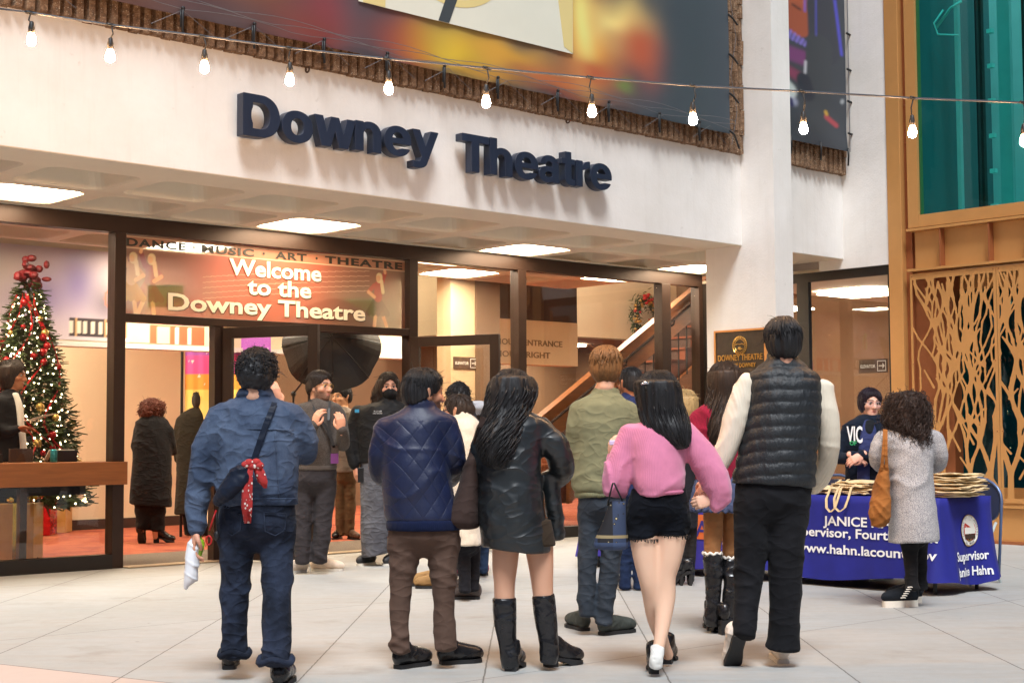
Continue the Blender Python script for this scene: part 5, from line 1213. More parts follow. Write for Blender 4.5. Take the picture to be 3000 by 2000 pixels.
def knit(name, c, period=.011, var=.25, speck=None, horiz=False):
    t = NT(name); sp = t.new('ShaderNodeSeparateXYZ'); t.l.new(t.tc(), sp.inputs[0]); ax = t.math('ADD', sp.outputs[0], t.math('MULTIPLY', sp.outputs[1], .6)) if not horiz else sp.outputs[2]
    wv = t.math('SINE', t.math('MULTIPLY', ax, 6.283/period)); n1 = t.noise(9, 3); n2 = t.noise(260, 2, .6)
    col = t.ramp(n1, [(.3, lerp3(c, 1-var*.5)), (.7, lerp3(c, 1+var*.5))])
    if speck: col = t.mix(t.ramp(n2, [(.44, (0, 0, 0)), (.58, (1, 1, 1))]), col, speck)
    t.set(Base_Color=col, Roughness=.95); t.b.inputs['Sheen Weight'].default_value = .05; t.b.inputs['Specular IOR Level'].default_value = .2
    t.set(Normal=t.bump(t.math('ADD', wv, t.math('MULTIPLY', n2, 2.0)), .22, .003)); return t.m
def quilt(name, c, p=.10):
    t = NT(name); sp = t.new('ShaderNodeSeparateXYZ'); t.l.new(t.tc(), sp.inputs[0]); x = t.math('ADD', sp.outputs[0], t.math('MULTIPLY', sp.outputs[1], .5)); z = t.math('MULTIPLY', sp.outputs[2], .8)
    a = t.math('ABSOLUTE', t.math('SINE', t.math('MULTIPLY', t.math('ADD', x, z), 3.1416/p))); b = t.math('ABSOLUTE', t.math('SINE', t.math('MULTIPLY', t.math('SUBTRACT', x, z), 3.1416/p)))
    h = t.math('POWER', t.math('MULTIPLY', a, b), .35); n1 = t.noise(22, 5, .65); gt = t.math('LESS_THAN', sp.outputs[2], 1.33)
    hh = t.math('ADD', t.math('MULTIPLY', h, gt), t.math('MULTIPLY', n1, .7)); t.set(Base_Color=t.ramp(t.noise(8, 3), [(.3, lerp3(c, .8)), (.7, lerp3(c, 1.15))]), Roughness=.5, Normal=t.bump(hh, .5, .009)); t.b.inputs['Sheen Weight'].default_value = .03; return t.m
def hairmat(name, c, rough=.38, hi=1.8, sc=(110, 110, 6)):
    t = NT(name); v = t.mapped(sc); n1 = t.noise(1.0, 4, .6, v); n2 = t.noise(3, 3, .6)
    t.set(Base_Color=t.mix(t.math('MULTIPLY', n2, .5), t.ramp(n1, [(.3, lerp3(c, .55)), (.55, c), (.75, lerp3(c, hi))]), lerp3(c, .8)), Roughness=rough+.12, Normal=t.bump(n1, .6, .006)); t.b.inputs['Specular IOR Level'].default_value = .38; return t.m
def leather(name, c, rough=.28):
    t = NT(name); n1 = t.noise(8, 5, .6); n2 = t.noise(140, 3, .6); t.set(Base_Color=t.ramp(n1, [(.3, lerp3(c, .75)), (.7, lerp3(c, 1.25))]), Roughness=t.math('ADD', t.math('MULTIPLY', n1, .2), rough), Normal=t.bump(wrinkle(t, 4.5), .35, .016, t.bump(n2, .12, .002))); return t.m
def denim(name, c, fade):
    t = NT(name); n1 = t.noise(4.5, 5, .62); n2 = t.noise(300, 2, .6, t.mapped((1, 1, .35))); n3 = t.noise(26, 4, .6)
    col = t.mix(t.ramp(n1, [(.4, (0, 0, 0)), (.68, (.8, .8, .8))]), c, fade); col = t.mix(t.math('MULTIPLY', n2, .5), col, lerp3(c, .55))
    t.set(Base_Color=col, Roughness=.9, Normal=t.bump(wrinkle(t, 5.5), .42, .014, t.bump(t.math('ADD', t.math('MULTIPLY', n2, .3), n3), .35, .005))); t.b.inputs['Sheen Weight'].default_value = .03; t.b.inputs['Specular IOR Level'].default_value = .12; return t.m
SKIN = vcol('skin', .48, .12, 260, .4, sss=.12)
EYEW = pm('eye_white', srgb(150, 138, 130), .4, .02); EYED = pm('eye_dark', srgb(34, 22, 18), .15, .05)
GLS = glassmat('spectacle_lens', (.95, .95, .97), 1.2)

# ------------------------------------------------------------------ a person
class Person:
    def __init__(s, crop, Y, label, group=None, skin=(206, 154, 122), res=.011):
        s.x0, s.y0, s.sc = crop; s.Y = Y; s.k = Y/F/s.sc; s.res = res; s.skin = np.array(srgb(*skin)); s.label = label; s.group = group
        s.core = []; s.bare = []; s.hands = []; s.hd = None; s.parts = []; s.seed = int(Y*100) % 97
        s.defer = []
    def j(s, x, y, dy=0.0): return W(s.x0+x/s.sc, s.y0+y/s.sc, s.Y+dy)
    def g(s, x, y): return GR(s.x0+x/s.sc, s.y0+y/s.sc)
    def rows(s, rows, grow=0.0):
        C = []; w = []; q = []
        for r in rows: C.append(s.j((r[1]+r[2])/2, r[0], r[4] if len(r) > 4 else 0)); w.append((r[2]-r[1])/2*s.k+grow); q.append(r[3]+grow)
        return C, w, q
    def chain(s, pts, grow=0.0, res=3, lat=(1, 0, 0), cap=None):
        return Chain([s.j(p[0], p[1], p[3] if len(p) > 3 else 0) for p in pts], [max(.005, p[2]*s.k+grow) for p in pts], lat=lat, res=res, cap=cap)
    def loft(s, rows, grow=0.0, cap=.016): C, w, q = s.rows(rows, grow); return Chain(C, w, q, cap=cap, vert=True)
    def hem(s, xl, yl, xr, yr, up=False):
        a, b = s.j(xl, yl), s.j(xr, yr); n = np.cross(b-a, [0, 1., 0]); n /= np.linalg.norm(n); n = n if n[2] < 0 else -n
        return (a, -n if up else n)
    def mesh(s, name, mat, layers, res=None, disp=None, sub=None, label=None):
        v, f = field(layers, res or s.res, disp); s.parts.append((name, mat, v, f, sub, label)); return len(s.parts)-1
    def geo(s, name, mat, mb, sub=None, smooth=False): s.parts.append((name, mat, np.array(mb.v), mb.f, sub, None if smooth else 'flat')); return len(s.parts)-1
    # clothing
    def top(s, name, mat, rows, arms, hem, disp=None, k=.035, collar=None, extra=(), sub_arms=True, res=None):
        s.core.append(s.loft(rows[1:-1], -.03)); lay = [('+', [s.loft(rows)], .03, [s.hem(*hem)])]
        A = [s.chain(a) for a in arms]; s.core += [s.chain(a, -.018) for a in arms]
        if A: lay.append(('+', A, k, []))
        for e in extra: lay.append(('+', [e], .03, []))
        if collar: lay.append(('+', [s.loft(collar)], .012, []))
        return s.mesh(name, mat, lay, res, disp)
    def bottoms(s, name, mat, rows, legs, disp=None, k=.032, hems=(), res=None):
        rows = [list(r) for r in rows]; rows[-1][3] *= .70; rows.append([rows[-1][0]+(rows[-1][0]-rows[0][0])*.22, (rows[-1][1]+rows[-1][2])/2-(rows[-1][2]-rows[-1][1])*.36, (rows[-1][1]+rows[-1][2])/2+(rows[-1][2]-rows[-1][1])*.36, .05])
        legs = [[[l[0][0]*.75+.25*(rows[0][1]+rows[0][2])/2, rows[1][0], l[0][2]*.98]]+[list(q_) for q_ in l] for l in legs]
        s.core += [s.loft(rows[:-1], -.03)]+[s.chain(l[:-1]+[[l[-1][0], l[-1][1]-6, l[-1][2]*.55]+list(l[-1][3:])], -.02, cap=.01) for l in legs]
        lay = [('+', [s.loft(rows)]+[s.chain([[q_[0], q_[1], q_[2]*.93]+list(q_[3:]) for q_ in l], cap=.02) for l in legs], k, [s.hem(*h) for h in hems])]
        return s.mesh(name, mat, lay, res, disp)
    def band(s, rows, mat, hem, grow=.004): return s.mesh('hem_band', mat, [('+', [s.loft(rows, grow)], .01, [s.hem(*hem)])])
    def skirt(s, name, mat, rows, hem, disp=None, res=None): return s.mesh(name, mat, [('+', [s.loft(rows)], .03, [s.hem(*hem)])], res, disp)
    def shoe(s, mat, sole, heel, toe=None, yaw=None, L=.27, w=.047, up=.07, heel_h=0.0, sole_h=.022, lift=0.0, pitch=0.0, name='shoe', point=1.0, shaft=None):
        h = heel if isinstance(heel, np.ndarray) else s.g(*heel)
        if toe is not None: d = s.g(*toe)-h; L = max(.18, min(.31, np.linalg.norm(d))); d = d/np.linalg.norm(d)
        else: a = math.radians(yaw); d = np.array([math.sin(a), math.cos(a), 0])
        h = h.copy(); h[2] = lift; pr = math.radians(pitch); sd = np.cross(d, [0, 0, 1.]); D = d*math.cos(pr)-np.array([0, 0, 1.])*math.sin(pr); Uv = np.cross(sd, D)
        p = lambda a, b, c: h+D*(a*L)+sd*b+Uv*c
        b0 = sole_h+heel_h; b1 = sole_h
        rows = [(.09, w*.72, b0+.036), (.28, w*.76, b0+.040), (.5, w*.84, b1+.040+heel_h*.35), (.72, w*.96, b1+.036), (.87, w*.82*point, b1+.032), (.94, w*.58*point, b1+.026)]
        C = [p(a, 0, c) for a, _, c in rows]; bw = [x for _, x, _ in rows]; bq = [.050, .053, .050, .044, .036, .028]
        an = [p(.17, 0, b0+.03), p(.20, 0, b0+max(up, .09))]
        lay = [('+', [Chain(C, bw, bq, lat=sd)], .02, [(p(0, 0, b1-.004), -Uv)] if heel_h == 0 else []), ('+', [Chain(an, w*.84, cap=.01), Chain([p(.22, 0, b0+.075), p(.5, 0, b1+.055+heel_h*.35)], [w*.7, w*.62], [.03, .024], lat=sd)], .03, [])]
        i = s.mesh(name, mat, lay, .008)
        q = MB(); ol = [(.02, .45), (.04, .66), (.15, .78), (.4, .74), (.6, .90), (.75, 1.0), (.9, .84*point), (.97, .55*point), (.99, .25*point)]; ring = [(a, x*w) for a, x in ol]+[(a, -x*w) for a, x in ol[::-1]]
        if heel_h == 0: q.prism(ring, 0.0, sole_h, lambda a, b, c: p(a, b, c))
        else:
            f = lambda a: heel_h*(1-sstep(.25, .62, a)); n = len(ring)
            q.add([p(a, b, f(a)+.002) for a, b in ring]+[p(a, b, f(a)+sole_h) for a, b in ring], [(k, (k+1) % n, n+(k+1) % n, n+k) for k in range(n)]+[tuple(range(n))[::-1], tuple(range(n, 2*n))])
            hw = .9 if heel_h < .09 else .3
            q.prism([(.01, -w*.72*hw), (.26 if heel_h < .09 else .1, -w*.76*hw), (.26 if heel_h < .09 else .1, w*.76*hw), (.01, w*.72*hw)], 0, heel_h+.004, lambda a, b, c: p(a, b, c))
        s.geo('sole', sole, q, sub=i); return i
    # hands: palm, four bent fingers of different length, thumb from the side
    def hand(s, wrist, d, nrm, thumb=1, curl=.5, scale=1.0, spread=.06, thumb_in=.5):
        d = np.asarray(d, float); d /= np.linalg.norm(d); nrm = np.asarray(nrm, float); nrm = nrm-d*(nrm@d); nrm /= np.linalg.norm(nrm); sd = np.cross(d, nrm)*thumb; k = scale
        p = lambda a, b, c: wrist+(d*a+sd*b+nrm*c)*k
        lay = [('+', [Chain([p(-.03, 0, 0), p(.01, 0, 0), p(.05, 0, .002), p(.085, -.002, 0)], [.026*k, .028*k, .038*k, .037*k], [.019*k, .017*k, .014*k, .012*k], lat=sd)], .01, [])]
        for b, L, o in ((.027, .075, .0), (.009, .084, .006), (-.009, .078, .004), (-.026, .062, -.004)):
            c0 = np.array(p(.083+o, b, 0)); ang = 0; pts = [c0]; dirb = d+sd*(b*spread*20)
            for seg, cu in zip((.46, .31, .23), (.7, 1.0, .7)):
                ang += curl*cu; pts.append(pts[-1]+(dirb*math.cos(ang)-nrm*math.sin(ang))*L*seg*k)
            lay.append(('+', [Chain(pts, [.0088*k, .0086*k, .0078*k, .0062*k], res=2)], .006, []))
        t0 = p(.018, .028, -.004); lay.append(('+', [Chain([t0, p(.045, .047, -.010-.01*thumb_in), p(.07, .052-.02*thumb_in, -.018-.02*thumb_in), p(.088, .046-.03*thumb_in, -.022-.025*thumb_in)], [.013*k, .0105*k, .0095*k, .007*k], res=2)], .010, []))
        s.hands.append(field(lay, .0042*k, None, .01)); return p
    # head
    def head(s, top, yaw, pitch=0, roll=0, hs=1.0, thick=.02, dy=0.0, neck=None, brow=(30, 22, 18), lip=(168, 96, 88), beard=None, female=False, smile=False, nr=.056):
        y = math.radians(yaw); f = np.array([math.sin(y), math.cos(y), 0]); r = np.array([math.cos(y), -math.sin(y), 0]); u = np.array([0, 0, 1.])
        p = math.radians(pitch); f, u = f*math.cos(p)-u*math.sin(p), u*math.cos(p)+f*math.sin(p); ro = math.radians(roll); r, u = r*math.cos(ro)-u*math.sin(ro), u*math.cos(ro)+r*math.sin(ro)
        o = s.j(top[0], top[1], dy)-np.array([0, 0, (.118+thick)*hs]); s.hd = (o, r, f, u, hs); s.face = dict(brow=brow, lip=lip, beard=beard, female=female, smile=smile); s.nk = neck; s.nr = nr; s.thick = thick
        return o
    def hl(s, x, y, z): o, r, f, u, k = s.hd; return o+(r*x+f*y+u*z)*k
    def hell(s, c, rad): o, r, f, u, k = s.hd; return Ell(s.hl(*c), np.array(rad)*k, np.array([r, f, u]))
    def headmesh(s):
        o, r, f, u, k = s.hd; fm = s.face['female']; jw = .058 if fm else .064
        add = [s.hell((0, -.012, .034), (.076, .098, .086)), s.hell((0, .022, -.03), (jw, .072, .084)), s.hell((0, .06, -.088), (.030, .030, .026))]
        nose = [Chain([s.hl(0, .088, .014), s.hl(0, .104, -.014), s.hl(0, .109, -.028)], np.array([.0085, .0115, .014])*k), s.hell((.012, .098, -.031), (.009, .011, .008)), s.hell((-.012, .098, -.031), (.009, .011, .008))]
        brow_ = [Chain([s.hl(-.045, .072, .026), s.hl(-.018, .088, .029), s.hl(0, .089, .024), s.hl(.018, .088, .029), s.hl(.045, .072, .026)], (.0085 if fm else .0105)*k), s.hell((.044, .058, -.022), (.024, .026, .022)), s.hell((-.044, .058, -.022), (.024, .026, .022))]
        lips = [s.hell((0, .0895, -.0585), (.022, .010, .0055)), s.hell((0, .0885, -.0685), (.018, .0105, .0068))]
        ears = []
        for sx in (-1, 1): ears += [Chain([s.hl(sx*.073, -.004, -.028), s.hl(sx*.080, -.010, .0), s.hl(sx*.081, -.018, .022)], np.array([.009, .010, .012])*k, np.array([.012, .016, .016])*k, lat=r)]
        nb = s.j(*s.nk) if s.nk else s.hl(0, -.045, -.20); nk = Chain([s.hl(0, -.022, -.05), s.hl(0, -.03, -.11), nb], [s.nr*k*.98, s.nr*k*.93, s.nr*k*1.12])
        lay = [('+', add, .035, []), ('+', brow_, .016, []), ('-', [s.hell((.031, .099, .008), (.017, .014, .0115)), s.hell((-.031, .099, .008), (.017, .014, .0115))], .014, []), ('+', nose, .010, []), ('+', lips, .006, []), ('+', ears, .008, []), ('+', [nk], .03, [])]
        if s.face['smile']: lay.append(('-', [s.hell((0, .1, -.0655), (.017, .012, .0045))], .003, []))
        return field(lay, .0052*k, None, .015)
    def glasses(s, mat, w=.024):
        q = MB()
        for sx in (-1, 1):
            q.tube([s.hl(sx*.032+w*math.cos(a)*1.05, .103-.010*abs(math.cos(a))*(1 if sx*math.cos(a) > 0 else 0), .004+w*.78*math.sin(a)) for a in np.linspace(0, 6.283, 17)], .0017, 5, False)
            q.tube([s.hl(sx*.058, .094, .010), s.hl(sx*.074, .05, .010), s.hl(sx*.083, -.01, .006)], .0018, 5)
        q.tube([s.hl(-.008, .106, .008), s.hl(.008, .106, .008)], .0017, 5); i = s.geo('glasses', mat, q)
        q = MB()
        for sx in (-1, 1): q.add([s.hl(sx*.032+w*math.cos(a), .1015-.009*abs(math.cos(a))*(1 if sx*math.cos(a) > 0 else 0), .004+w*.76*math.sin(a)) for a in np.linspace(0, 6.283, 17)[:-1]], [tuple(range(16))])
        s.geo('lens', GLS, q, sub=i)
    # hair
    def hair(s, mat, thick=None, rows=None, curl=0, curlf=60, cut=(-.085, .35), face=(.105, -.055, .088, .095, .112), nlock=160, llock=0, wave=.0, wf=18, extra=(), side=0.0, res=None, front=None, lockr=.0024, flow=None, curls=None, wild=70):
        o, r, f, u, k = s.hd; th = thick if thick is not None else s.thick; rad = np.array([.076+th, .098+th, .086+th])
        cap = [s.hell((0, -.012, .034), rad-.004), s.hell((0, -.035, -.01), (.070+th*.8, .074+th*.8, .085+th*.3))]
        zc, sl = cut; n_ = -(u*1.0-f*sl); n_ /= np.linalg.norm(n_); cuts = [(s.hl(0, -.07, zc), n_)]
        lay = [('+', cap, .03, cuts)]
        if rows: lay.append(('+', [s.loft(rows)], .05, []))
        lay += [('+', [e], .02, []) for e in extra]
        fy, fz, f1, f2, f3 = face; lay.append(('-', [s.hell((side, fy, fz), (f1, f2, f3))], .015, []))
        if front: lay += [('+', [e], .015, []) for e in front]
        sd_ = s.seed
        def disp(x, y, z):
            a, b, c = x-o[0], y-o[1], z-o[2]
            if curl: return curl*(1.1-2.2*np.abs(vnoise(x*curlf, y*curlf, z*curlf, sd_))+.7*vnoise(x*curlf*1.9, y*curlf*1.9, z*curlf*1.9, sd_+1)+.8*vnoise(x*14, y*14, z*14, sd_+4))
            az = np.arctan2(b, a); rr = np.sqrt(a*a+b*b); tp = sstep(.0, .10, c); return .005*vnoise(az*9+wave*12*np.sin(c*wf), rr*8, c*3, sd_)+.0025*vnoise(x*75, y*75, z*6+np.sin(az*3), sd_+3)+.004*vnoise(x*14, y*14, z*10, sd_+5)
        i = s.mesh('hair', mat, lay, res or .0075*k, disp)
        q = MB(); rg = random.Random(sd_)
        fc = lambda P_: sum((((P_-s.hl(side, fy, fz))@e)/k/d_)**2 for e, d_ in ((r, f1), (f, f2), (u, f3))) < 1.0
        for _ in range(int(nlock*1.7)):
            a = rg.uniform(0, 6.283); p0 = rg.uniform(.05, .9); p1 = min(p0+rg.uniform(.5, 1.1), 1.95); ph = rg.uniform(0, 6.28); pts = []; cl = rg.uniform(.6, 1.1); mm = rg.uniform(-.02, .05)*(1.6 if rg.random() < .12 else 1)
            for j in range(7):
                t = p0+(p1-p0)*j/6; m_ = 1.0+mm*min(1, j*.5); aa = a+.12*math.sin(ph+t*2)+(curl*6*math.sin(ph+t*14*cl) if curl else 0)
                lx, ly, lz = rad[0]*m_*math.sin(t)*math.cos(aa), -.012+rad[1]*m_*math.sin(t)*math.sin(aa), .034+rad[2]*m_*math.cos(t)
                if curl: lz += curl*.8*math.sin(ph*2+t*17); m2 = 1+curl*1.4*math.cos(ph+t*15); lx *= m2; ly *= m2
                P_ = s.hl(lx, ly, lz)
                if (P_-cuts[0][0])@n_ > .012 or fc(P_): break
                pts.append(P_)
            if len(pts) > 2: q.tube(pts, [lockr*k*(1-.75*j/(len(pts)-1)) for j in range(len(pts))], 4)
        if rows and llock:
            C, w, qq = s.rows(rows); R_ = cr(np.column_stack([np.array(C), w, qq]), 4); N = len(R_)
            for _ in range(int(llock*1.7)):
                a = rg.uniform(0, 6.283); i0 = rg.uniform(0, .35)*(N-1); i1 = min(N-1, i0+rg.uniform(.45, 1.0)*(N-1)); ph = rg.uniform(0, 6.28); pts = []; m0 = rg.uniform(.86, 1.05); dr = rg.uniform(-.25, .25)
                for j in range(13):
                    t = i0+(i1-i0)*j/12; i_ = int(min(t, N-1.001)); e = R_[i_]*(1-t+i_)+R_[i_+1]*(t-i_); aa = a+dr*j/12
                    P_ = np.array([e[0]+e[3]*m0*math.cos(aa), e[1]+e[4]*m0*math.sin(aa), e[2]]); P_ = P_+np.array([math.cos(ph+P_[2]*wf*2.5), math.sin(ph+P_[2]*wf*2.5), 0])*wave*(.4+j/14)
                    if fc(P_): continue
                    pts.append(P_)
                if len(pts) > 3: q.tube(pts, [lockr*1.25*k*(1-.7*(j/(len(pts)-1))**2) for j in range(len(pts))], 4)
        def helix(base, ax_, rad_, turns, L_, r0):
            ax_ = ax_/np.linalg.norm(ax_); e1 = np.cross(ax_, [.3, .7, .2]); e1 /= np.linalg.norm(e1); e2 = np.cross(ax_, e1); p0 = rg.uniform(0, 6.28); n_p = int(7*turns)+3
            q.tube([base+ax_*L_*j/(n_p-1)+(e1*math.cos(p0+6.283*turns*j/(n_p-1))+e2*math.sin(p0+6.283*turns*j/(n_p-1)))*rad_*(1-.35*j/(n_p-1)) for j in range(n_p)], [r0*(1-.5*j/(n_p-1)) for j in range(n_p)], 4)
        if curls:
            n_c, rad_, turns, L_, r0 = curls
            for _ in range(n_c):
                aa, t = rg.uniform(0, 6.283), math.acos(rg.uniform(-.35, 1)); loc = np.array([rad[0]*math.sin(t)*math.cos(aa), -.012+rad[1]*math.sin(t)*math.sin(aa), .034+rad[2]*math.cos(t)])*rg.uniform(.92, 1.05); P_ = s.hl(*loc)
                if (P_-cuts[0][0])@n_ > .0 or fc(P_): continue
                nv = s.hl(*(loc*1.2))-P_; nv /= np.linalg.norm(nv); helix(P_-nv*.006, nv*rg.uniform(.2, .7)-u*rg.uniform(.2, 1.0)+np.array([rg.gauss(0, .5), rg.gauss(0, .5), 0]), rad_*rg.uniform(.6, 1.2), turns*rg.uniform(.7, 1.2), L_*rg.uniform(.6, 1.3), r0*rg.uniform(.7, 1.2))
            if rows:
                C, w, qq = s.rows(rows); R_ = cr(np.column_stack([np.array(C), w, qq]), 4)
                for _ in range(n_c):
                    i_ = rg.randrange(len(R_)-1); e = R_[i_]; aa = rg.uniform(0, 6.283); m0 = rg.uniform(.82, 1.06); P_ = np.array([e[0]+e[3]*m0*math.cos(aa), e[1]+e[4]*m0*math.sin(aa), e[2]+.02])
                    if fc(P_): continue
                    helix(P_, np.array([.35*math.cos(aa)+rg.gauss(0, .2), .35*math.sin(aa), -1.0]), rad_*rg.uniform(.6, 1.3), turns*rg.uniform(.8, 1.3), L_*rg.uniform(.8, 1.5), r0*rg.uniform(.7, 1.2))
        for _ in range(wild):
            aa, t = rg.uniform(0, 6.283), math.acos(rg.uniform(-.2, 1)); loc = np.array([rad[0]*math.sin(t)*math.cos(aa), -.012+rad[1]*math.sin(t)*math.sin(aa), .034+rad[2]*math.cos(t)]); P_ = s.hl(*loc)
            if (P_-cuts[0][0])@n_ > 0 or fc(P_): continue
            nv = s.hl(*(loc*1.2))-P_; nv /= np.linalg.norm(nv); d2 = np.array([rg.gauss(0, 1), rg.gauss(0, 1), rg.gauss(-.6, .5)]); d2 /= np.linalg.norm(d2); L_ = rg.uniform(.02, .05)
            q.tube([P_, P_+nv*L_*.35+d2*L_*.5, P_+nv*L_*.45+d2*L_*1.1], [.0016, .0013, .0007], 3)
        if q.v: s.geo('hair_locks', mat, q, sub=i, smooth=True)
        return i
    def finish(s, cat='person'):
        foot = W(s.x0, s.y0, s.Y); base = np.array([s.core[0].C.mean(0)[0], s.Y, 0.0]) if s.core else np.array([foot[0], s.Y, 0])
        T_ = thing('person', s.label, cat, base, s.group)
        q = MB(); col = []
        if s.core or s.bare:
            v, f = field([('+', s.core+s.bare, .025, [])], .012); q.add(v, f); col.append(np.tile(s.skin, (len(v), 1)))
        for v, f in s.hands: q.add(v, f); col.append(np.tile(s.skin*np.array([1.04, .94, .92]), (len(v), 1)))
        if s.hd:
            v, f = s.headmesh(); o, r, fr, u, k = s.hd; L = (v-o)/k; x, y, z = L@r, L@fr, L@u; c = np.tile(s.skin, (len(v), 1)); fc = s.face
            c = blend(c, np.exp(-((np.abs(x)-.042)/.022)**2-((z+.028)/.02)**2)*(y > .03)*.30, srgb(198, 110, 92)); c = blend(c, np.exp(-(x/.014)**2-((z+.03)/.016)**2)*(y > .09)*.3, srgb(196, 112, 94))
            if fc['beard'] is not None:
                m_ = sstep(-.035, -.055, z-.25*(np.abs(x)-.03))*sstep(-.03, .01, y)*(1-np.exp(-(x/.02)**2-((z+.063)/.009)**2)); m_ = np.maximum(m_, sstep(.046, .052, np.abs(x))*sstep(.0, .02, y)*sstep(.05, .02, y)*sstep(.01, -.01, z)); c = blend(c, np.clip(m_, 0, 1)*(.75+.25*vnoise(x*300, y*300, z*300)), srgb(*fc['beard']))
            c = blend(c, np.exp(-(np.abs(x)/.021)**4-((z+.0625)/.0095)**4)*(y > .07)*.8, srgb(*fc['lip']))
            zb = z-(.031+.004*np.cos((np.abs(x)-.031)*60)); c = blend(c, (np.exp(-(zb/.0055)**4)*(np.abs(x) > .011)*(np.abs(x) < .052)*(y > .055))*.9, srgb(*fc['brow']))
            c = blend(c, np.exp(-((np.abs(x)-.031)/.017)**4-((z-.0165)/.004)**4)*(y > .06)*.7, srgb(52, 34, 28))
            q.add(v, f); col.append(c)
        n = len(q.v); q.col = np.vstack(col) if col else None
        if s.hd:
            for sx in (-1, 1):
                q.cur = 1; q.ball(s.hl(sx*.031, .0765, .0065), (.0135*s.hd[4],)*3, 10, 8); q.cur = 2; q.ball(s.hl(sx*.031, .0840, .0068), .0080*s.hd[4], 8, 6)
                q.cur = 0
        q.build('body', [SKIN, EYEW, EYED], T_, smooth=True)
        objs = []
        for name, mat, v, f, sub, lab in s.parts:
            q = MB(); q.v = [tuple(p) for p in v]; q.f = [tuple(e) for e in f]; q.mi = [0]*len(f); par = T_ if sub is None else objs[sub]
            objs.append(q.build(name, mat, par, smooth=lab != 'flat'))
        return T_, objs
# ================================================================== the people
cA, cN, cL, cG, cV, cT, cI, cE = (500, 980, 1.537), (1050, 1050, 1.65), (1250, 1050, 1.65), (1620, 980, 1.538), (2000, 900, 1.4255), (2300, 1100, 2.24), (0, 1000, 2.24), (820, 1050, 2.34)
BLK = hairmat('black_hair', (.012, .011, .012), .36, 2.6); BRN = hairmat('dark_brown_hair', (.030, .018, .012), .40, 2.4); CHEST = hairmat('chestnut_hair', srgb(124, 88, 52), .45, 1.7)
AUB = hairmat('auburn_hair', srgb(92, 42, 24), .5, 1.8); BLOND = hairmat('blonde_hair', srgb(186, 156, 106), .45, 1.4); CURLB = hairmat('curly_brown_hair', srgb(46, 32, 26), .45, 2.6, (40, 40, 40)); CURLK = hairmat('curly_black_hair', (.013, .013, .015), .4, 3, (40, 40, 40))
SHOEB = leather('black_shoe_leather', (.012, .012, .014), .16); SOLEB = pm('black_sole', srgb(28, 28, 30), .6, .1); SOLEW = pm('white_sole', srgb(222, 216, 204), .7, .05)

# 1 ---- denim jacket, walking away
p = Person(cA, 7.85, 'person in a faded denim jacket walking away with a white plastic bag in hand', skin=(208, 160, 134), res=.010)
p.head((392, 57), 14, pitch=6, thick=.030, neck=(385, 290), hs=1.0)
DJ = denim('washed_denim', srgb(56, 68, 90), srgb(100, 116, 142)); DT = denim('dark_jeans', srgb(26, 31, 42), srgb(56, 66, 88))
p.top('jacket', DJ, [(262, 315, 458, .075), (285, 292, 470, .085), (312, 235, 535, .10), (345, 195, 585, .12), (400, 190, 592, .135), (520, 196, 585, .15), (640, 198, 578, .155), (715, 205, 574, .15), (745, 214, 572, .14), (775, 214, 578, .145)],
      [[(225, 378, 58), (170, 480, 62), (135, 620, 58), (122, 730, 50), (118, 800, 46), (117, 872, 38)], [(545, 372, 60), (600, 450, 62, .03), (606, 530, 58, .10), (575, 480, 50, .22), (520, 390, 42, .28), (490, 330, 36, .24)]],
      (205, 762, 580, 766), creases(.013, 8, 3), collar=[(246, 304, 456, .078), (272, 292, 466, .09)])
p.bottoms('jeans', DT, [(740, 222, 552, .125), (800, 216, 556, .135), (880, 218, 556, .135), (925, 222, 552, .12)],
          [[(300, 860, 86), (296, 960, 80), (290, 1120, 68), (286, 1300, 60), (288, 1442, 60)], [(468, 860, 90), (476, 960, 82), (482, 1120, 70, -.1), (478, 1300, 66, -.2), (472, 1478, 66, -.28)]], creases(.011, 9, 9, legs=True), hems=())
for x, y, rr, dy in ((288, 1432, 63, 0), (472, 1464, 70, -.28)):
    q = MB(); c0 = p.j(x, y, dy); R0 = rr*p.k; q.tube([c0+[R0*math.cos(a), R0*math.sin(a), .012*math.sin(a*3)] for a in np.linspace(0, 6.283, 25)], .018, 6, False); p.geo('cuff', DT, q, smooth=True)
p.shoe(SHOEB, SOLEB, (262, 1508), yaw=-8, L=.29, w=.05, up=.13); p.shoe(SHOEB, SOLEB, p.g(484, 1592), yaw=2, L=.30, w=.052, up=.16)
p.hair(CURLK, .026, curl=.006, curlf=46, cut=(-.090, .2), nlock=60, face=(.112, -.05, .085, .09, .10), curls=(750, .0085, 1.4, .022, .0030))
# seams and pockets
q = MB()
def strip(pts, wd, p, q, off=.006, push=None):
    """flat ribbon lying on the back of a garment, traced from the silhouette view"""
    P_ = [np.array(a) for a in pts]
    for i in range(len(P_)-1):
        a, b = P_[i], P_[i+1]; t = b-a; t = t/np.linalg.norm(t); n = np.cross(t, [0, 1., 0]); n /= np.linalg.norm(n)+1e-9
        q.hexa([a-n*wd, a+n*wd, b+n*wd, b-n*wd]+[x+np.array([0, -.004, 0]) for x in (a-n*wd, a+n*wd, b+n*wd, b-n*wd)])
def backy(p, rows, x, y):
    """depth of the back surface of a lofted garment at a crop point"""
    r = cr(rows if len(rows[0]) > 4 else [list(a)+[0] for a in rows], 4); i = int(np.clip(np.searchsorted(r[:, 0], y), 1, len(r)-1)); k = np.clip((y-r[i-1, 0])/(r[i, 0]-r[i-1, 0]+1e-9), 0, 1); e = r[i-1]*(1-k)+r[i]*k
    c = (e[1]+e[2])/2; w = (e[2]-e[1])/2; f = np.clip(1-((x-c)/w)**2, 0, 1)**.5; return e[4]-e[3]*f
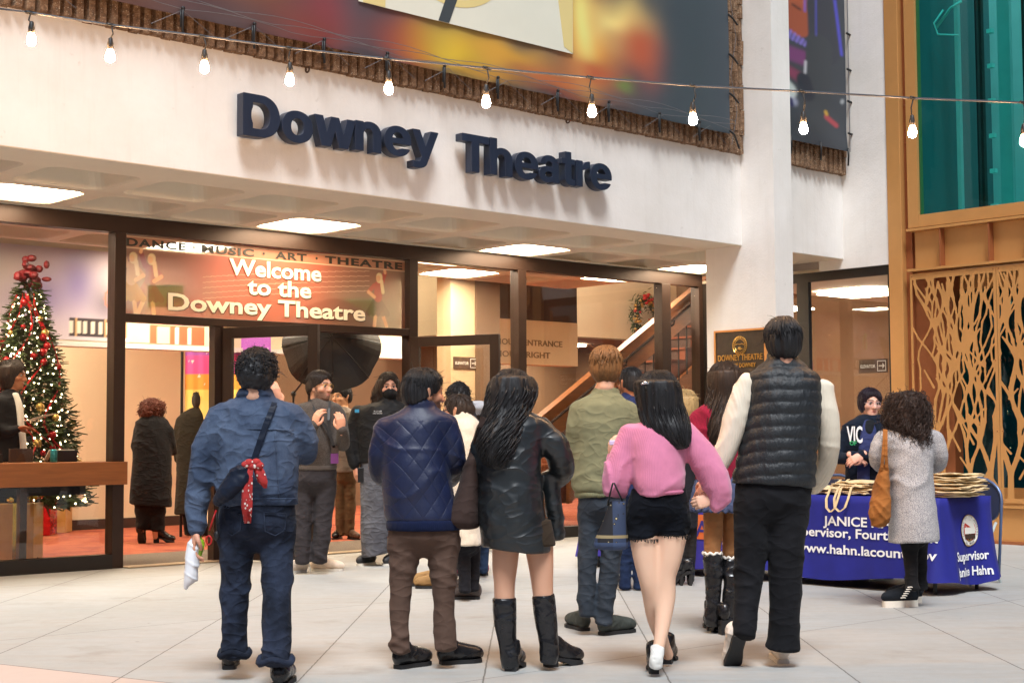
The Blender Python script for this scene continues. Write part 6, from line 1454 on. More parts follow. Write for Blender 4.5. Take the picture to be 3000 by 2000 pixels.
RJ = [(262, 315, 458, .075), (285, 292, 470, .085), (312, 235, 535, .10), (345, 195, 585, .12), (400, 190, 592, .135), (520, 196, 585, .15), (640, 198, 578, .155), (715, 205, 574, .15), (775, 214, 578, .145)]
def onback(p, rows, pts, off=.004): return [p.j(x, y, backy(p, rows, x, y)-off) for x, y in pts]
q.tube(onback(p, RJ, [(x, 432-8*math.sin((x-200)/370*3.14)) for x in range(205, 580, 25)], .003), .0035, 5); 
for xs in ((300, 290), (470, 488)): q.tube(onback(p, RJ, [(xs[0]+(xs[1]-xs[0])*t, 435+300*t) for t in np.linspace(0, 1, 14)], .003), .003, 5)
q.tube(onback(p, RJ, [(x, 738) for x in range(222, 575, 25)], .003), .0035, 5)
p.geo('seams', DJ, q, smooth=True)
RT = [(740, 222, 552, .125), (800, 216, 556, .14), (880, 218, 556, .15), (925, 222, 552, .15)]
for xa, xb in ((236, 320), (420, 520)):
    q = MB(); pk = [(xa, 800), (xb, 806), (xb-6, 880), ((xa+xb)/2, 905), (xa+4, 884), (xa, 800)]; q.tube(onback(p, RT, pk, .012), .004, 5); p.geo('pocket', DT, q, smooth=True)
# hands
NEUT = np.array([0, 0, -1.])
wL = p.j(112, 880); p.hand(wL, (-.12, .05, -1), (-.9, -.3, 0), thumb=-1, curl=.55, scale=1.05)
wR = p.j(480, 318, .2); p.hand(wR, (-.25, .15, 1), (.5, -.8, 0), thumb=1, curl=.5, scale=1.0)
P1, _ = p.finish()
# crossbody bag with a bandana, carrier bag, keys
NAVYB = fabric('navy_nylon', srgb(22, 30, 46), .5, 500, .2, .2)
bg_ = thing('crossbody_bag', 'small navy crossbody bag with a red bandana tied on, over the denim jacket', 'bag', p.j(270, 700, -.17))
v, f = field([('+', [Chain([p.j(215, 745, -.16), p.j(255, 700, -.19), p.j(310, 640, -.205), p.j(350, 600, -.20)], [.035, .062, .062, .03], [.03, .045, .042, .02], lat=(.6, 0, .8))], .02, [])], .008, folds(.003, 14, 14, 4)); q = MB(); q.add(v, f); q.build('pouch', NAVYB, bg_, smooth=True)
q = MB(); st = onback(p, RJ, [(468, 305), (455, 340), (430, 400), (405, 470), (385, 530), (365, 590)], .012); strip(st, .014, p, q); q.build('strap', NAVYB, bg_)
q = MB(); kx = p.j(372, 585, -.215); 
def rag(q, pts, w, seed):
    r_ = random.Random(seed); P_ = [np.array(a) for a in pts]; vs = []
    for i, a in enumerate(P_):
        ww = w[i]; sw = r_.uniform(-.01, .01); vs += [a+np.array([-ww, sw, 0]), a+np.array([-ww*.3, -.012+sw, .0]), a+np.array([ww*.35, .006-sw, 0]), a+np.array([ww, -.008, 0])]
    q.add(vs, [(4*i+j, 4*i+j+1, 4*i+5+j, 4*i+4+j) for i in range(len(P_)-1) for j in range(3)])
rag(q, [p.j(362, 570, -.215), p.j(352, 620, -.225), p.j(347, 700, -.22), p.j(345, 770, -.21), p.j(347, 848, -.20)], [.02, .022, .026, .028, .018], 2); rag(q, [p.j(385, 575, -.21), p.j(402, 620, -.22), p.j(415, 660, -.22), p.j(428, 690, -.21)], [.02, .028, .026, .008], 5)
for dx, dz in ((-.02, .01), (.015, .012), (0, -.008), (.03, -.004), (-.035, .0)): q.ball(kx+[dx, -.006, dz], (.026, .02, .02), 8, 6)
t = NT('red_bandana'); vo = t.new('ShaderNodeTexVoronoi'); vo.inputs['Scale'].default_value = 42; t.l.new(t.tc(), vo.inputs['Vector']); t.set(Base_Color=t.ramp(vo.outputs['Distance'], [(.22, srgb(226, 214, 206)), (.3, srgb(156, 38, 40)), (.7, srgb(176, 46, 44))]), Roughness=.85)
o_ = q.build('bandana', t.m, bg_, smooth=True); sd = o_.modifiers.new('s', 'SOLIDIFY'); sd.thickness = .003
CB = thing('carrier_bag', 'white plastic bag hanging from the hand of the denim jacket wearer', 'bag', p.j(92, 1040, 0))
v, f = field([('+', [p.loft([(905, 96, 122, .015, .0), (950, 75, 132, .028, .0), (1020, 66, 128, .035, .0), (1100, 62, 120, .032, 0), (1135, 60, 80, .012, 0)])], .02, [])], .006, creases(.010, 16, 6)); q = MB(); q.add(v, f); q.build('bag_film', pm('white_plastic', srgb(226, 228, 232), .3, .05, 10), CB, smooth=True)
v, f = field([('+', [p.loft([(915, 110, 140, .012, .0), (945, 118, 154, .018, .0), (990, 124, 140, .01, 0)])], .02, [])], .005, creases(.006, 20, 2)); q = MB(); q.add(v, f); q.build('snack_packet', pm('green_yellow_pack', srgb(150, 190, 40), .35, .6, 25), CB, smooth=True)
KR = thing('key_ring', 'red lanyard keys hanging from the jeans of the denim jacket wearer', 'keys', p.j(185, 880, -.06))
q = MB(); q.tube([p.j(205, 790, -.08), p.j(190, 830, -.1), p.j(175, 880, -.1)], .005, 5); q.tube([p.j(172+12*math.cos(a), 925+20*math.sin(a), -.1) for a in np.linspace(0, 6.28, 13)], .005, 5, False); q.build('red_cord', M['red'], KR, smooth=True)
q = MB(); q.ball(p.j(207, 905, -.09), (.016, .012, .026), 10, 8); q.tube([p.j(207, 800, -.08), p.j(208, 880, -.09)], .004, 5); q.build('fob', M['black'], KR, smooth=True)

# 7 ---- navy quilted jacket
p = Person(cN, 8.16, 'person in a navy quilted jacket and brown trousers looking right', skin=(196, 140, 110), res=.010)
p.head((318, 47), 60, pitch=2, thick=.018, neck=(300, 262), hs=1.02, beard=(70, 52, 44), nr=.062)
p.top('jacket', quilt('navy_quilted', srgb(14, 26, 60)), [(200, 236, 372, .085), (240, 218, 385, .095), (275, 155, 445, .115), (310, 118, 460, .13), (400, 110, 440, .15), (550, 112, 445, .165), (680, 120, 470, .165), (765, 130, 495, .165), (785, 142, 492, .155), (830, 142, 496, .155)],
      [[(130, 340, 52), (98, 460, 47), (96, 560, 42, .08), (140, 590, 36, .26)], [(425, 335, 58), (462, 430, 54), (470, 520, 48, .05), (430, 585, 40, .26)]], (140, 828, 496, 826), creases(.007, 6, 11), collar=[(188, 238, 366, .085), (225, 224, 378, .095)])
p.band([(778, 140, 494, .162), (800, 138, 497, .165), (832, 142, 496, .158)], knit('navy_rib', srgb(14, 24, 54), .012, .15), (140, 828, 496, 826))
p.bottoms('trousers', fabric('brown_twill', srgb(92, 72, 62), .8), [(800, 152, 488, .13), (860, 148, 488, .14), (920, 152, 484, .12)], [[(235, 880, 86), (218, 1000, 70), (205, 1120, 57), (200, 1260, 46), (200, 1408, 45)], [(400, 880, 90), (412, 1000, 74), (414, 1110, 60), (416, 1250, 52), (420, 1395, 50)]], creases(.012, 10, 4, legs=True))
p.shoe(SHOEB, SOLEB, (182, 1500), yaw=44, L=.245, w=.050, up=.12); p.shoe(SHOEB, SOLEB, (392, 1478), yaw=66, L=.25, w=.050, up=.12)
p.hair(BLK, .018, cut=(-.050, .50), face=(.128, -.03, .10, .115, .105), nlock=320, res=.006)
p.finish()

# 11 ---- leather jacket, long wavy hair
p = Person(cL, 8.1, 'person in an oversized black leather jacket and tall boots with long wavy hair', skin=(210, 160, 132), res=.010)
p.head((418, 54), 42, pitch=6, thick=.028, neck=(430, 275), female=True)
LEA = leather('black_leather', srgb(26, 31, 34), .30)
LEA.node_tree.nodes['Principled BSDF'].inputs['Coat Weight'].default_value = .25; LEA.node_tree.nodes['Principled BSDF'].inputs['Coat Roughness'].default_value = .22
HR = [(95, 320, 515, .115), (160, 296, 535, .13), (230, 288, 505, .13, -.01), (310, 270, 470, .10, -.07), (400, 258, 430, .075, -.13), (470, 268, 405, .05, -.15), (525, 310, 385, .02, -.15)]
p.top('jacket', LEA, [(255, 365, 500, .09), (285, 305, 560, .115), (330, 268, 590, .13), (450, 258, 556, .16), (600, 256, 556, .175), (750, 258, 570, .18), (860, 265, 596, .18), (930, 272, 604, .175)],
      [[(555, 345, 58), (620, 435, 62), (650, 520, 56, .05), (640, 575, 42, .14), (580, 590, 36, .3)], [(290, 350, 55), (262, 480, 50), (268, 600, 44, .08), (320, 630, 36, .26)]], (262, 905, 500, 930), creases(.014, 7, 21), extra=[p.chain([(592, 560, 46, .08), (612, 700, 46, .1), (622, 862, 42, .12)], cap=.02)], collar=[(255, 372, 495, .09), (275, 350, 515, .105)])
p.skirt('skirt', fabric('dark_brown_wool', srgb(56, 46, 36), .9), [(780, 285, 600, .15), (850, 300, 615, .155), (925, 322, 628, .15)], (300, 912, 628, 900), folds(.004, 8, 6, 3))
for l in ([(385, 880, 68), (378, 1000, 61), (376, 1090, 51), (377, 1180, 49)], [(540, 880, 72), (553, 1005, 60), (560, 1105, 51), (566, 1180, 49)]): p.bare.append(p.chain(l))
for l, hp_, yw in (([(376, 1156, 57), (378, 1250, 56), (390, 1370, 44), (400, 1430, 46), (404, 1490, 40)], (402, 1512), 14), ([(563, 1142, 56), (575, 1250, 55), (590, 1365, 46), (592, 1420, 48), (590, 1468, 40)], (576, 1490), 58)):
    i = p.mesh('boot', SHOEB, [('+', [p.chain(l, cap=.008)], .02, [])], None, creases(.005, 12, 5)); p.shoe(SHOEB, SOLEB, hp_, yaw=yw, L=.235, w=.047, up=.10, heel_h=.035)
p.hair(BLK, .028, rows=HR, cut=(-.13, .2), face=(.115, -.05, .075, .09, .11), llock=230, wave=.020, wf=15, nlock=220, lockr=.0034)
p.core.append(p.chain([(420, 320, 70), (420, 740, 90)])); p.finish()
BRNB = fabric('brown_suede', srgb(64, 50, 46), .85, 300)
TB2 = thing('tote_bag', 'large dark brown tote hanging from the shoulder of the leather jacket', 'bag', p.j(180, 700, 0))
v, f = field([('+', [p.loft([(385, 228, 258, .05, .02), (480, 196, 260, .065, .02), (620, 150, 258, .085, .02), (740, 104, 256, .095, .02), (790, 96, 252, .09, .02), (808, 130, 250, .07, .02)], cap=.02)], .02, [])], .009, creases(.008, 7, 3)); q = MB(); q.add(v, f); q.build('bag_body', BRNB, TB2, smooth=True)
q = MB(); strip([p.j(276, 282, -.15), p.j(258, 330, -.14), p.j(244, 380, -.08), p.j(236, 420, -.04)], .014, p, q); q.build('strap', BRNB, TB2)

# 12 ---- green sweatshirt
p = Person(cG, 9.47, 'person with chestnut bowl cut hair in a sage green sweatshirt, seen from behind', skin=(222, 176, 150))
p.head((238, 52), 12, pitch=4, thick=.028, neck=(228, 262), nr=.060)
p.top('sweatshirt', fabric('sage_fleece', srgb(122, 124, 98), .95), [(250, 186, 282, .08), (268, 164, 300, .09), (292, 112, 335, .11), (322, 84, 362, .13), (390, 80, 366, .145), (520, 86, 356, .155), (640, 86, 345, .16), (695, 92, 338, .16), (712, 104, 326, .145), (735, 108, 322, .14)],
      [[(116, 345, 40), (96, 440, 38), (104, 535, 36, .05), (170, 560, 32, .26)], [(340, 345, 44), (356, 450, 40), (346, 540, 36, .08), (280, 560, 32, .27)]], (105, 734, 328, 716), creases(.010, 6, 31), collar=[(243, 184, 284, .075), (258, 174, 292, .088)])
p.band([(706, 100, 331, .150), (722, 100, 328, .150), (740, 104, 324, .145)], knit('sage_rib', srgb(118, 120, 94), .012, .15), (105, 735, 328, 717))
p.bottoms('trousers', fabric('slate_cotton', srgb(52, 60, 70), .8), [(690, 112, 326, .13), (770, 114, 324, .135), (830, 118, 320, .12)], [[(168, 810, 55), (157, 1000, 47), (151, 1130, 43), (150, 1262, 41)], [(272, 810, 57), (262, 1000, 51), (244, 1150, 46), (228, 1298, 43)]], creases(.010, 10, 5, legs=True))
GRS = leather('grey_suede_shoe', srgb(58, 64, 60), .6); p.shoe(GRS, SOLEB, (150, 1335), yaw=-22, L=.28, w=.05, up=.08); p.shoe(GRS, SOLEB, (212, 1354), yaw=52, L=.29, w=.05, up=.08)
p.hair(CHEST, .028, cut=(-.112, .25), face=(.115, -.05, .078, .085, .10), nlock=360, res=.0065, lockr=.005)
p.finish()

# 14 ---- pink sweater
p = Person(cG, 7.95, 'person in a fluffy pink sweater and black frayed shorts walking away', skin=(232, 190, 162), res=.010)
p.head((462, 164), -52, pitch=6, thick=.024, neck=(468, 405), female=True, lip=(176, 70, 72))
PINK = knit('pink_knit', srgb(212, 128, 158), .007, .2); PINK.node_tree.nodes['Principled BSDF'].inputs['Sheen Weight'].default_value = 0.25
p.top('sweater', PINK, [(388, 405, 540, .085), (405, 372, 565, .1), (432, 338, 600, .12), (500, 334, 592, .145), (600, 350, 595, .16), (670, 362, 598, .165), (705, 366, 592, .15), (722, 368, 590, .145)],
      [[(352, 445, 46), (312, 545, 60), (292, 640, 60), (286, 690, 48)], [(588, 435, 52), (655, 520, 64), (708, 615, 72), (748, 700, 64), (742, 752, 44)]], (360, 718, 598, 714), creases(.012, 7, 41), extra=[p.chain([(288, 690, 40, .03), (276, 610, 34, .12), (268, 552, 24, .15)])])
p.band([(698, 364, 594, .152), (712, 364, 592, .152), (724, 366, 590, .148)], knit('pink_rib', srgb(206, 120, 150), .010, .15), (360, 719, 598, 715))
p.bottoms('shorts', denim('black_denim', srgb(10, 12, 17), srgb(28, 32, 42)), [(695, 356, 602, .125), (780, 338, 612, .14), (850, 332, 614, .11)], [[(404, 830, 74), (400, 925, 72)], [(542, 830, 76), (545, 908, 72)]], creases(.006, 10, 3, legs=True), hems=[(330, 922, 618, 900)])
for l in ([(402, 860, 66), (418, 1000, 57), (434, 1105, 46), (448, 1180, 44, .03), (462, 1280, 38, .08), (500, 1395, 27, .2), (518, 1440, 26, .25)], [(545, 860, 68), (524, 1000, 57), (506, 1090, 47), (505, 1180, 47), (494, 1300, 35, -.04), (478, 1400, 26, -.08), (468, 1470, 27, -.1)]): p.bare.append(p.chain(l))
q = MB(); rg = random.Random(3)
for cx_, cw, y0 in ((405, 72, 920), (545, 72, 902)):
    for k in range(70):
        a = 6.283*k/70; c0 = p.j(cx_+cw*math.cos(a), y0-6+4*math.cos(a), .0)+np.array([0, cw*p.k*math.sin(a), 0]); q.tube([c0, c0+[rg.uniform(-.006, .006), rg.uniform(-.004, .004), -rg.uniform(.008, .024)]], .0022, 4)
p.geo('fray', M['black'], q)
i = p.shoe(SHOEB, SOLEB, (456, 1528), yaw=4, L=.235, w=.040, up=.05, heel_h=.045, sole_h=.016); p.shoe(SHOEB, SOLEB, (512, 1484), yaw=14, L=.235, w=.040, up=.09, heel_h=.045, sole_h=.016)
p.mesh('sock', knit('white_sock', srgb(230, 228, 222), .006), [('+', [p.chain([(472, 1405, 29, -.08), (466, 1460, 31, -.1), (462, 1490, 30, -.09)], cap=.01)], .02, [])], .007, folds(.003, 40, 40))
p.hair(BLK, .024, rows=[(215, 366, 555, .115), (290, 384, 575, .12), (360, 392, 600, .105, -.02), (420, 420, 618, .075, -.07), (470, 480, 618, .045, -.1), (505, 540, 612, .02, -.11)], cut=(-.13, .2), face=(.118, -.06, .064, .085, .085), llock=190, wave=.004, wf=8, nlock=220)
wL = p.j(268, 556, .15); p.hand(wL, (.0, -.1, 1), (-.75, -.5, .1), thumb=1, curl=.75, scale=.92)
wR = p.j(722, 742, -.01); p.hand(wR, (-.8, .1, -.15), (-.1, -.95, .2), thumb=1, curl=.85, scale=.92)
p.core.append(p.chain([(468, 410, 50), (470, 610, 80)])); p.finish()
q = MB(); a = p.j(300, 487, .10); q.box((a[0]-.055, a[1]-.006, a[2]-.012), (a[0]+.055, a[1]+.006, a[2]+.014)); one(q, 'phone', pm('lilac_phone', srgb(214, 204, 236), .3, .05), 'pale lilac phone in the raised hand of the pink sweater wearer', 'phone', a, bevel=.004)
q = MB(); a = p.j(412, 222, -.135); q.tube([p.j(396, 224, -.135), p.j(415, 216, -.14), p.j(432, 220, -.14)], [.004, .009, .005], 6); one(q, 'hair_clip', pm('silver_clip', srgb(220, 220, 224), .2, .05, metal=.9), 'silver hair clip in the black hair of the pink sweater wearer', 'hair clip', a, smooth=True)
PB = thing('patchwork_bag', 'dark patchwork drawstring bag hanging from the arm of the pink sweater', 'bag', p.j(265, 860, -.02))
t = NT('patchwork'); sp = t.new('ShaderNodeSeparateXYZ'); t.l.new(t.tc(), sp.inputs[0]); vo = t.new('ShaderNodeTexVoronoi'); vo.inputs['Scale'].default_value = 34; vo.distance = 'MANHATTAN'; t.l.new(t.tc(), vo.inputs['Vector'])
bk = t.ramp(vo.outputs['Distance'], [(.16, srgb(206, 192, 150)), (.24, srgb(120, 104, 76)), (.32, srgb(30, 30, 36))]); nv = t.mix(t.math('GREATER_THAN', t.math('SINE', t.math('MULTIPLY', sp.outputs[0], 42)), .1), srgb(28, 26, 30), srgb(50, 62, 88))
bandm = t.math('LESS_THAN', t.math('ABSOLUTE', t.math('ADD', sp.outputs[2], .055)), .008); c_ = t.mix(t.math('LESS_THAN', vo.outputs['Distance'], .42), nv, bk); c_ = t.mix(t.math('LESS_THAN', sp.outputs[2], -.085), c_, t.mix(.6, nv, srgb(70, 88, 124))); c_ = t.mix(bandm, c_, srgb(150, 132, 96)); t.set(Base_Color=c_, Roughness=.8)
v, f = field([('+', [p.loft([(755, 252, 330, .03, -.02), (780, 246, 332, .04, -.02), (860, 216, 336, .05, -.02), (940, 184, 340, .055, -.02), (962, 190, 338, .04, -.02)], cap=.01)], .02, [])], .008, folds(.004, 12, 8, 5)); q = MB(); q.add(v, f); q.build('bag_body', t.m, PB, smooth=True)
q = MB(); q.tube([p.j(270, 668, -.1), p.j(258, 715, -.07), p.j(247, 768, -.02)], .005, 5); q.tube([p.j(276, 668, -.1), p.j(300, 720, -.06), p.j(322, 768, -.02)], .005, 5); q.build('drawstring', M['black'], PB, smooth=True)

# 17 ---- padded vest
p = Person(cV, 8.18, 'tall person in a black padded vest over a cream knit sweater', skin=(206, 152, 126), res=.010)
p.head((418, 42), 6, pitch=2, thick=.026, neck=(412, 240), nr=.062)
RV = [(198, 356, 476, .075), (224, 344, 492, .085), (252, 308, 526, .10), (285, 272, 566, .125), (330, 268, 584, .145), (450, 262, 578, .165), (600, 236, 558, .17), (690, 216, 556, .17), (735, 212, 556, .165), (760, 216, 552, .155)]
PUF = NT('black_nylon_puffer'); n_ = PUF.noise(24, 5, .65, PUF.mapped((1, 1, .5))); PUF.set(Base_Color=srgb(26, 30, 34), Roughness=.5, Normal=PUF.bump(n_, .8, .016))
zt_, zb_ = p.j(418, 205)[2], p.j(418, 750)[2]; per = (zt_-zb_)/11.0
def puff(x, y, z): w = (z-zb_+.018*vnoise(x*5, y*5, 0, 2)+.008*vnoise(x*16, y*16, 0, 4))/per; return -.0105*np.abs(np.sin(np.pi*w))**.5*(1+.35*vnoise(x*9, y*9, z*4, 5))+.006+.0045*vnoise(x*22, y*22, z*14, 7)+.004*vnoise(x*6, y*6, z*9, 3)
KN = knit('cream_rib_knit', srgb(224, 212, 192), .016, .12)
i = p.mesh('sweater', KN, [('+', [p.chain([(272, 320, 46), (232, 425, 52), (206, 520, 51), (172, 615, 44), (128, 692, 33), (112, 725, 26)]), p.chain([(582, 345, 46), (604, 460, 46), (612, 565, 45, .03), (592, 675, 42, .12), (548, 742, 34, .2)])], .03, [])], None, creases(.009, 7, 51))
p.mesh('vest', PUF.m, [('+', [p.loft(RV)], .03, [p.hem(208, 728, 560, 754)]), ('+', [p.loft([(186, 360, 470, .072), (212, 350, 482, .082)])], .012, [])], .008, puff)
p.core += [p.loft(RV, -.04)]
p.bottoms('trousers', fabric('black_wool', (.010, .010, .012), .9, var=.3), [(725, 222, 545, .14), (810, 216, 528, .145), (880, 222, 522, .13)], [[(296, 850, 80), (284, 1000, 75), (276, 1150, 60), (264, 1270, 54, -.03), (256, 1372, 52, -.08)], [(436, 850, 86), (432, 1000, 79), (430, 1150, 72), (425, 1300, 68), (420, 1422, 67)]], creases(.010, 8, 8, legs=True))
CRS = leather('cream_canvas_shoe', srgb(226, 216, 204), .7)
p.shoe(CRS, SOLEW, (420, 1487), yaw=2, L=.29, w=.05, up=.06); hl_ = p.g(205, 1500); hl_ = hl_+np.array([.03, -.08, 0]); p.shoe(CRS, SOLEB, p.j(242, 1352, -.10), yaw=-10, L=.28, w=.05, up=.06, lift=p.j(242, 1352, -.1)[2]-.02, pitch=52)
p.hair(BLK, .026, cut=(-.098, .3), face=(.115, -.04, .082, .09, .10), nlock=320, res=.0065, lockr=.005)
wL = p.j(112, 728, .0); p.hand(wL, (-.5, .1, -.8), (-.3, -.9, 0), thumb=1, curl=.7)
p.finish()

# 19 ---- grey cardigan at the table
p = Person(cT, 10.84, 'person with big curly hair in a long speckled grey cardigan at the table', skin=(206, 160, 134))
p.head((800, 104), -8, pitch=8, thick=.030, neck=(800, 350), female=True)
CARD = knit('grey_marl_knit', srgb(122, 122, 128), .018, .3, srgb(196, 194, 194))
p.top('cardigan', CARD, [(325, 715, 885, .085), (352, 655, 955, .105), (392, 618, 992, .125), (480, 640, 974, .15), (650, 672, 964, .165), (850, 680, 985, .18), (1000, 682, 1002, .185), (1110, 684, 1006, .18)],
      [[(628, 425, 50), (600, 520, 50), (620, 588, 45, .08), (690, 600, 35, .3)], [(984, 425, 52), (1016, 520, 48), (1008, 590, 42, .1), (930, 600, 34, .3)]], (684, 1095, 1004, 1075), creases(.010, 6, 61))
p.bottoms('trousers', fabric('black_stretch', (.012, .012, .014), .85), [(980, 725, 950, .13), (1060, 740, 930, .12)], [[(812, 1060, 70), (820, 1150, 54), (828, 1280, 46), (836, 1392, 44)], [(878, 1060, 66, .06), (888, 1150, 48, .1), (890, 1290, 42, .12), (892, 1390, 38, .12)]], creases(.008, 14, 3, legs=True))
CNV = fabric('black_canvas', (.012, .016, .022), .8); SOLP = SOLEW
p.shoe(CNV, SOLP, (868, 1510), yaw=-104, L=.275, w=.048, up=.17, sole_h=.045); p.shoe(CNV, SOLP, (898, 1486), yaw=-96, L=.27, w=.048, up=.17, sole_h=.045)
q = MB()
for k in range(6):
    a = p.j(760+k*9, 1455-k*14, -.05); q.tube([a+[-.006, -.02, .0], a+[.014, -.034, .004], a+[.028, -.02, .0]], .0035, 5)
p.geo('laces', M['paper'], q)
p.hair(CURLB, .028, curl=.008, curlf=30, curls=(520, .0115, 2.2, .075, .0026), rows=[(120, 690, 905, .12), (190, 660, 938, .14), (270, 645, 946, .14), (330, 660, 940, .11, -.03), (390, 760, 935, .07, -.08), (425, 850, 920, .03, -.1)], cut=(-.13, .2), nlock=60, llock=90, wave=.020, wf=16, lockr=.0035)
p.core.append(p.chain([(800, 370, 70), (810, 850, 90)])); p.finish()
TAN = fabric('tan_suede', srgb(150, 96, 48), .85, 300)
TB3 = thing('tote_bag', 'slouchy tan suede tote hanging from the shoulder of the grey cardigan', 'bag', p.j(620, 820, -.1))
v, f = field([('+', [p.loft([(598, 628, 676, .03, -.10), (680, 606, 680, .06, -.10), (800, 577, 684, .085, -.10), (900, 552, 686, .09, -.10), (980, 572, 664, .07, -.10)])], .02, [])], .008, creases(.012, 9, 3)); q = MB(); q.add(v, f); q.build('bag_body', TAN, TB3, smooth=True)
q = MB(); strip([p.j(652, 352, -.10), p.j(650, 420, -.155), p.j(642, 520, -.165), p.j(632, 620, -.14)], .011, p, q); strip([p.j(662, 352, -.10), p.j(662, 420, -.16), p.j(662, 520, -.17), p.j(668, 620, -.14)], .011, p, q); q.build('strap', TAN, TB3)

# 18 ---- hoodie, behind the table, facing the plaza
p = Person(cT, 13.3, 'smiling person in glasses and a dark navy hoodie behind the blue table', skin=(222, 174, 152))
p.head((556, 80), 171, pitch=3, roll=-3, thick=.020, hs=1.04, neck=(565, 290), female=True, lip=(176, 92, 92), smile=True)
HOOD = fabric('dark_navy_fleece', srgb(24, 32, 46), .95)
p.top('hoodie', HOOD, [(262, 490, 640, .09), (285, 440, 665, .11), (312, 402, 700, .13), (400, 385, 722, .15), (550, 395, 706, .16), (700, 398, 700, .16), (820, 400, 696, .16)],
      [[(418, 370, 48), (365, 465, 46), (348, 530, 43, -.05), (400, 545, 38, -.16), (440, 525, 33, -.24)], [(690, 370, 48), (725, 480, 46), (690, 540, 42, -.1), (590, 545, 36, -.22), (505, 520, 32, -.26)]], (400, 815, 700, 815), creases(.009, 7, 71), collar=[(262, 500, 650, .10), (285, 480, 668, .125)])
p.mesh('shirt', fabric('indigo_chambray', srgb(52, 60, 104), .8), [('+', [p.loft([(300, 515, 590, .02, -.105), (400, 490, 600, .03, -.14), (560, 478, 560, .03, -.15), (760, 470, 556, .03, -.15)])], .02, [])], .008, folds(.003, 12, 9))
p.mesh('tee', fabric('black_jersey', (.012, .014, .018), .9), [('+', [p.loft([(300, 525, 590, .02, -.112), (360, 520, 580, .022, -.142), (395, 540, 566, .015, -.15)])], .02, [])], .008)
p.bottoms('trousers', fabric('black_twill', (.014, .014, .016), .9), [(790, 420, 680, .14), (860, 420, 680, .14)], [[(480, 850, 68), (480, 1290, 46)], [(612, 850, 68), (612, 1290, 46)]])
p.shoe(SHOEB, SOLEB, p.j(480, 1295)*np.array([1, 1, 0]), yaw=180); p.shoe(SHOEB, SOLEB, p.j(612, 1295)*np.array([1, 1, 0]), yaw=172)
wA = p.j(442, 523, -.26); p.hand(wA, (.8, -.1, -.3), (.1, -.9, .4), thumb=1, curl=.65, scale=1.05); wB = p.j(502, 520, -.28); p.hand(wB, (-.85, -.05, -.45), (0, -.9, .4), thumb=-1, curl=.6, scale=1.05)
p.hair(hairmat('plum_black_hair', srgb(34, 20, 34), .36, 2.2), .020, cut=(-.085, .15), face=(.116, -.028, .066, .09, .105), nlock=240, res=.0065, rows=None, side=.012)
p.glasses(pm('clear_pink_frame', srgb(206, 180, 186), .25, .05))
q = MB(); put_text(q, 'VIC', lambda x, y, d: p.j(406, 438, -.165)+np.array([x, -d-.05*x, y]), width=.135, size=.20, extrude=.002, offset=.004); p.geo('print', M['white'], q)
q = MB(); put_text(q, 'OF', lambda x, y, d: p.j(424, 455, -.176)+np.array([x, -d, y]), width=.06, size=.05, extrude=.002, offset=.002); p.geo('print', pm('green_print', srgb(40, 150, 90), .6, .05), q)
p.finish()

# 16 ---- crimson sweater, pleated skirt
p = Person(cG, 9.55, 'person in a crimson sweater, pleated blue skirt and tall black boots', skin=(214, 160, 128))
p.head((770, 122), -16, pitch=2, thick=.024, neck=(765, 340), female=True)
p.top('sweater', knit('crimson_knit', srgb(132, 26, 52), .010, .2), [(305, 705, 825, .08), (330, 655, 850, .1), (365, 630, 866, .12), (500, 636, 858, .135), (640, 644, 846, .14), (665, 646, 844, .14)],
      [[(648, 385, 36), (640, 480, 35), (658, 565, 33, .1), (730, 590, 28, .28)], [(850, 390, 36), (866, 500, 34), (846, 575, 32, .1), (780, 590, 28, .3)]], (640, 660, 850, 660), creases(.008, 8, 81))
cc = p.j(750, 720); p.skirt('skirt', fabric('blue_wool', srgb(72, 82, 112), .85), [(625, 655, 842, .13), (700, 632, 862, .17), (800, 612, 888, .20)], (612, 793, 888, 793), pleats(cc[0], cc[1], 26, .009))
TIGHT = [[(722, 770, 46), (722, 880, 43), (718, 960, 38), (718, 1010, 37)], [(805, 780, 44, .05), (800, 900, 38, .05), (798, 1010, 34, .05)]]
p.mesh('tights', fabric('tan_tights', srgb(168, 118, 76), .6, 600), [('+', [p.chain(l) for l in TIGHT], .01, [])], .009)
for l, hp_, yw in (([(718, 988, 43), (722, 1090, 41), (722, 1200, 31), (720, 1265, 33), (718, 1310, 28)], (716, 1333), 2), ([(800, 1008, 39, .03), (806, 1100, 37), (792, 1230, 31), (784, 1290, 33), (780, 1330, 28)], (780, 1353), -12)):
    p.mesh('boot', SHOEB, [('+', [p.chain(l, cap=.008)], .02, [])], None, creases(.005, 14, 5)); p.shoe(SHOEB, SOLEB, hp_, yaw=yw, L=.25, w=.042, up=.07, heel_h=.07)
q = MB()
for x, y, rr, dy in ((718, 984, 41, 0), (800, 1003, 37, .03)):
    c0 = p.j(x, y, dy); R0 = rr*p.k; q.tube([c0+[R0*math.cos(a), R0*math.sin(a), .007*math.sin(a*9)] for a in np.linspace(0, 6.283, 40)], .009, 5, False)
p.geo('sock_frill', M['paper'], q, smooth=True)
p.hair(BRN, .024, rows=[(170, 702, 845, .115), (250, 696, 850, .12), (340, 690, 842, .105, -.04), (430, 692, 815, .08, -.09), (490, 705, 780, .04, -.11)], cut=(-.13, .2), llock=200, wave=.010, wf=12, nlock=200)
p.core.append(p.chain([(750, 340, 40), (750, 580, 60)])); p.finish()

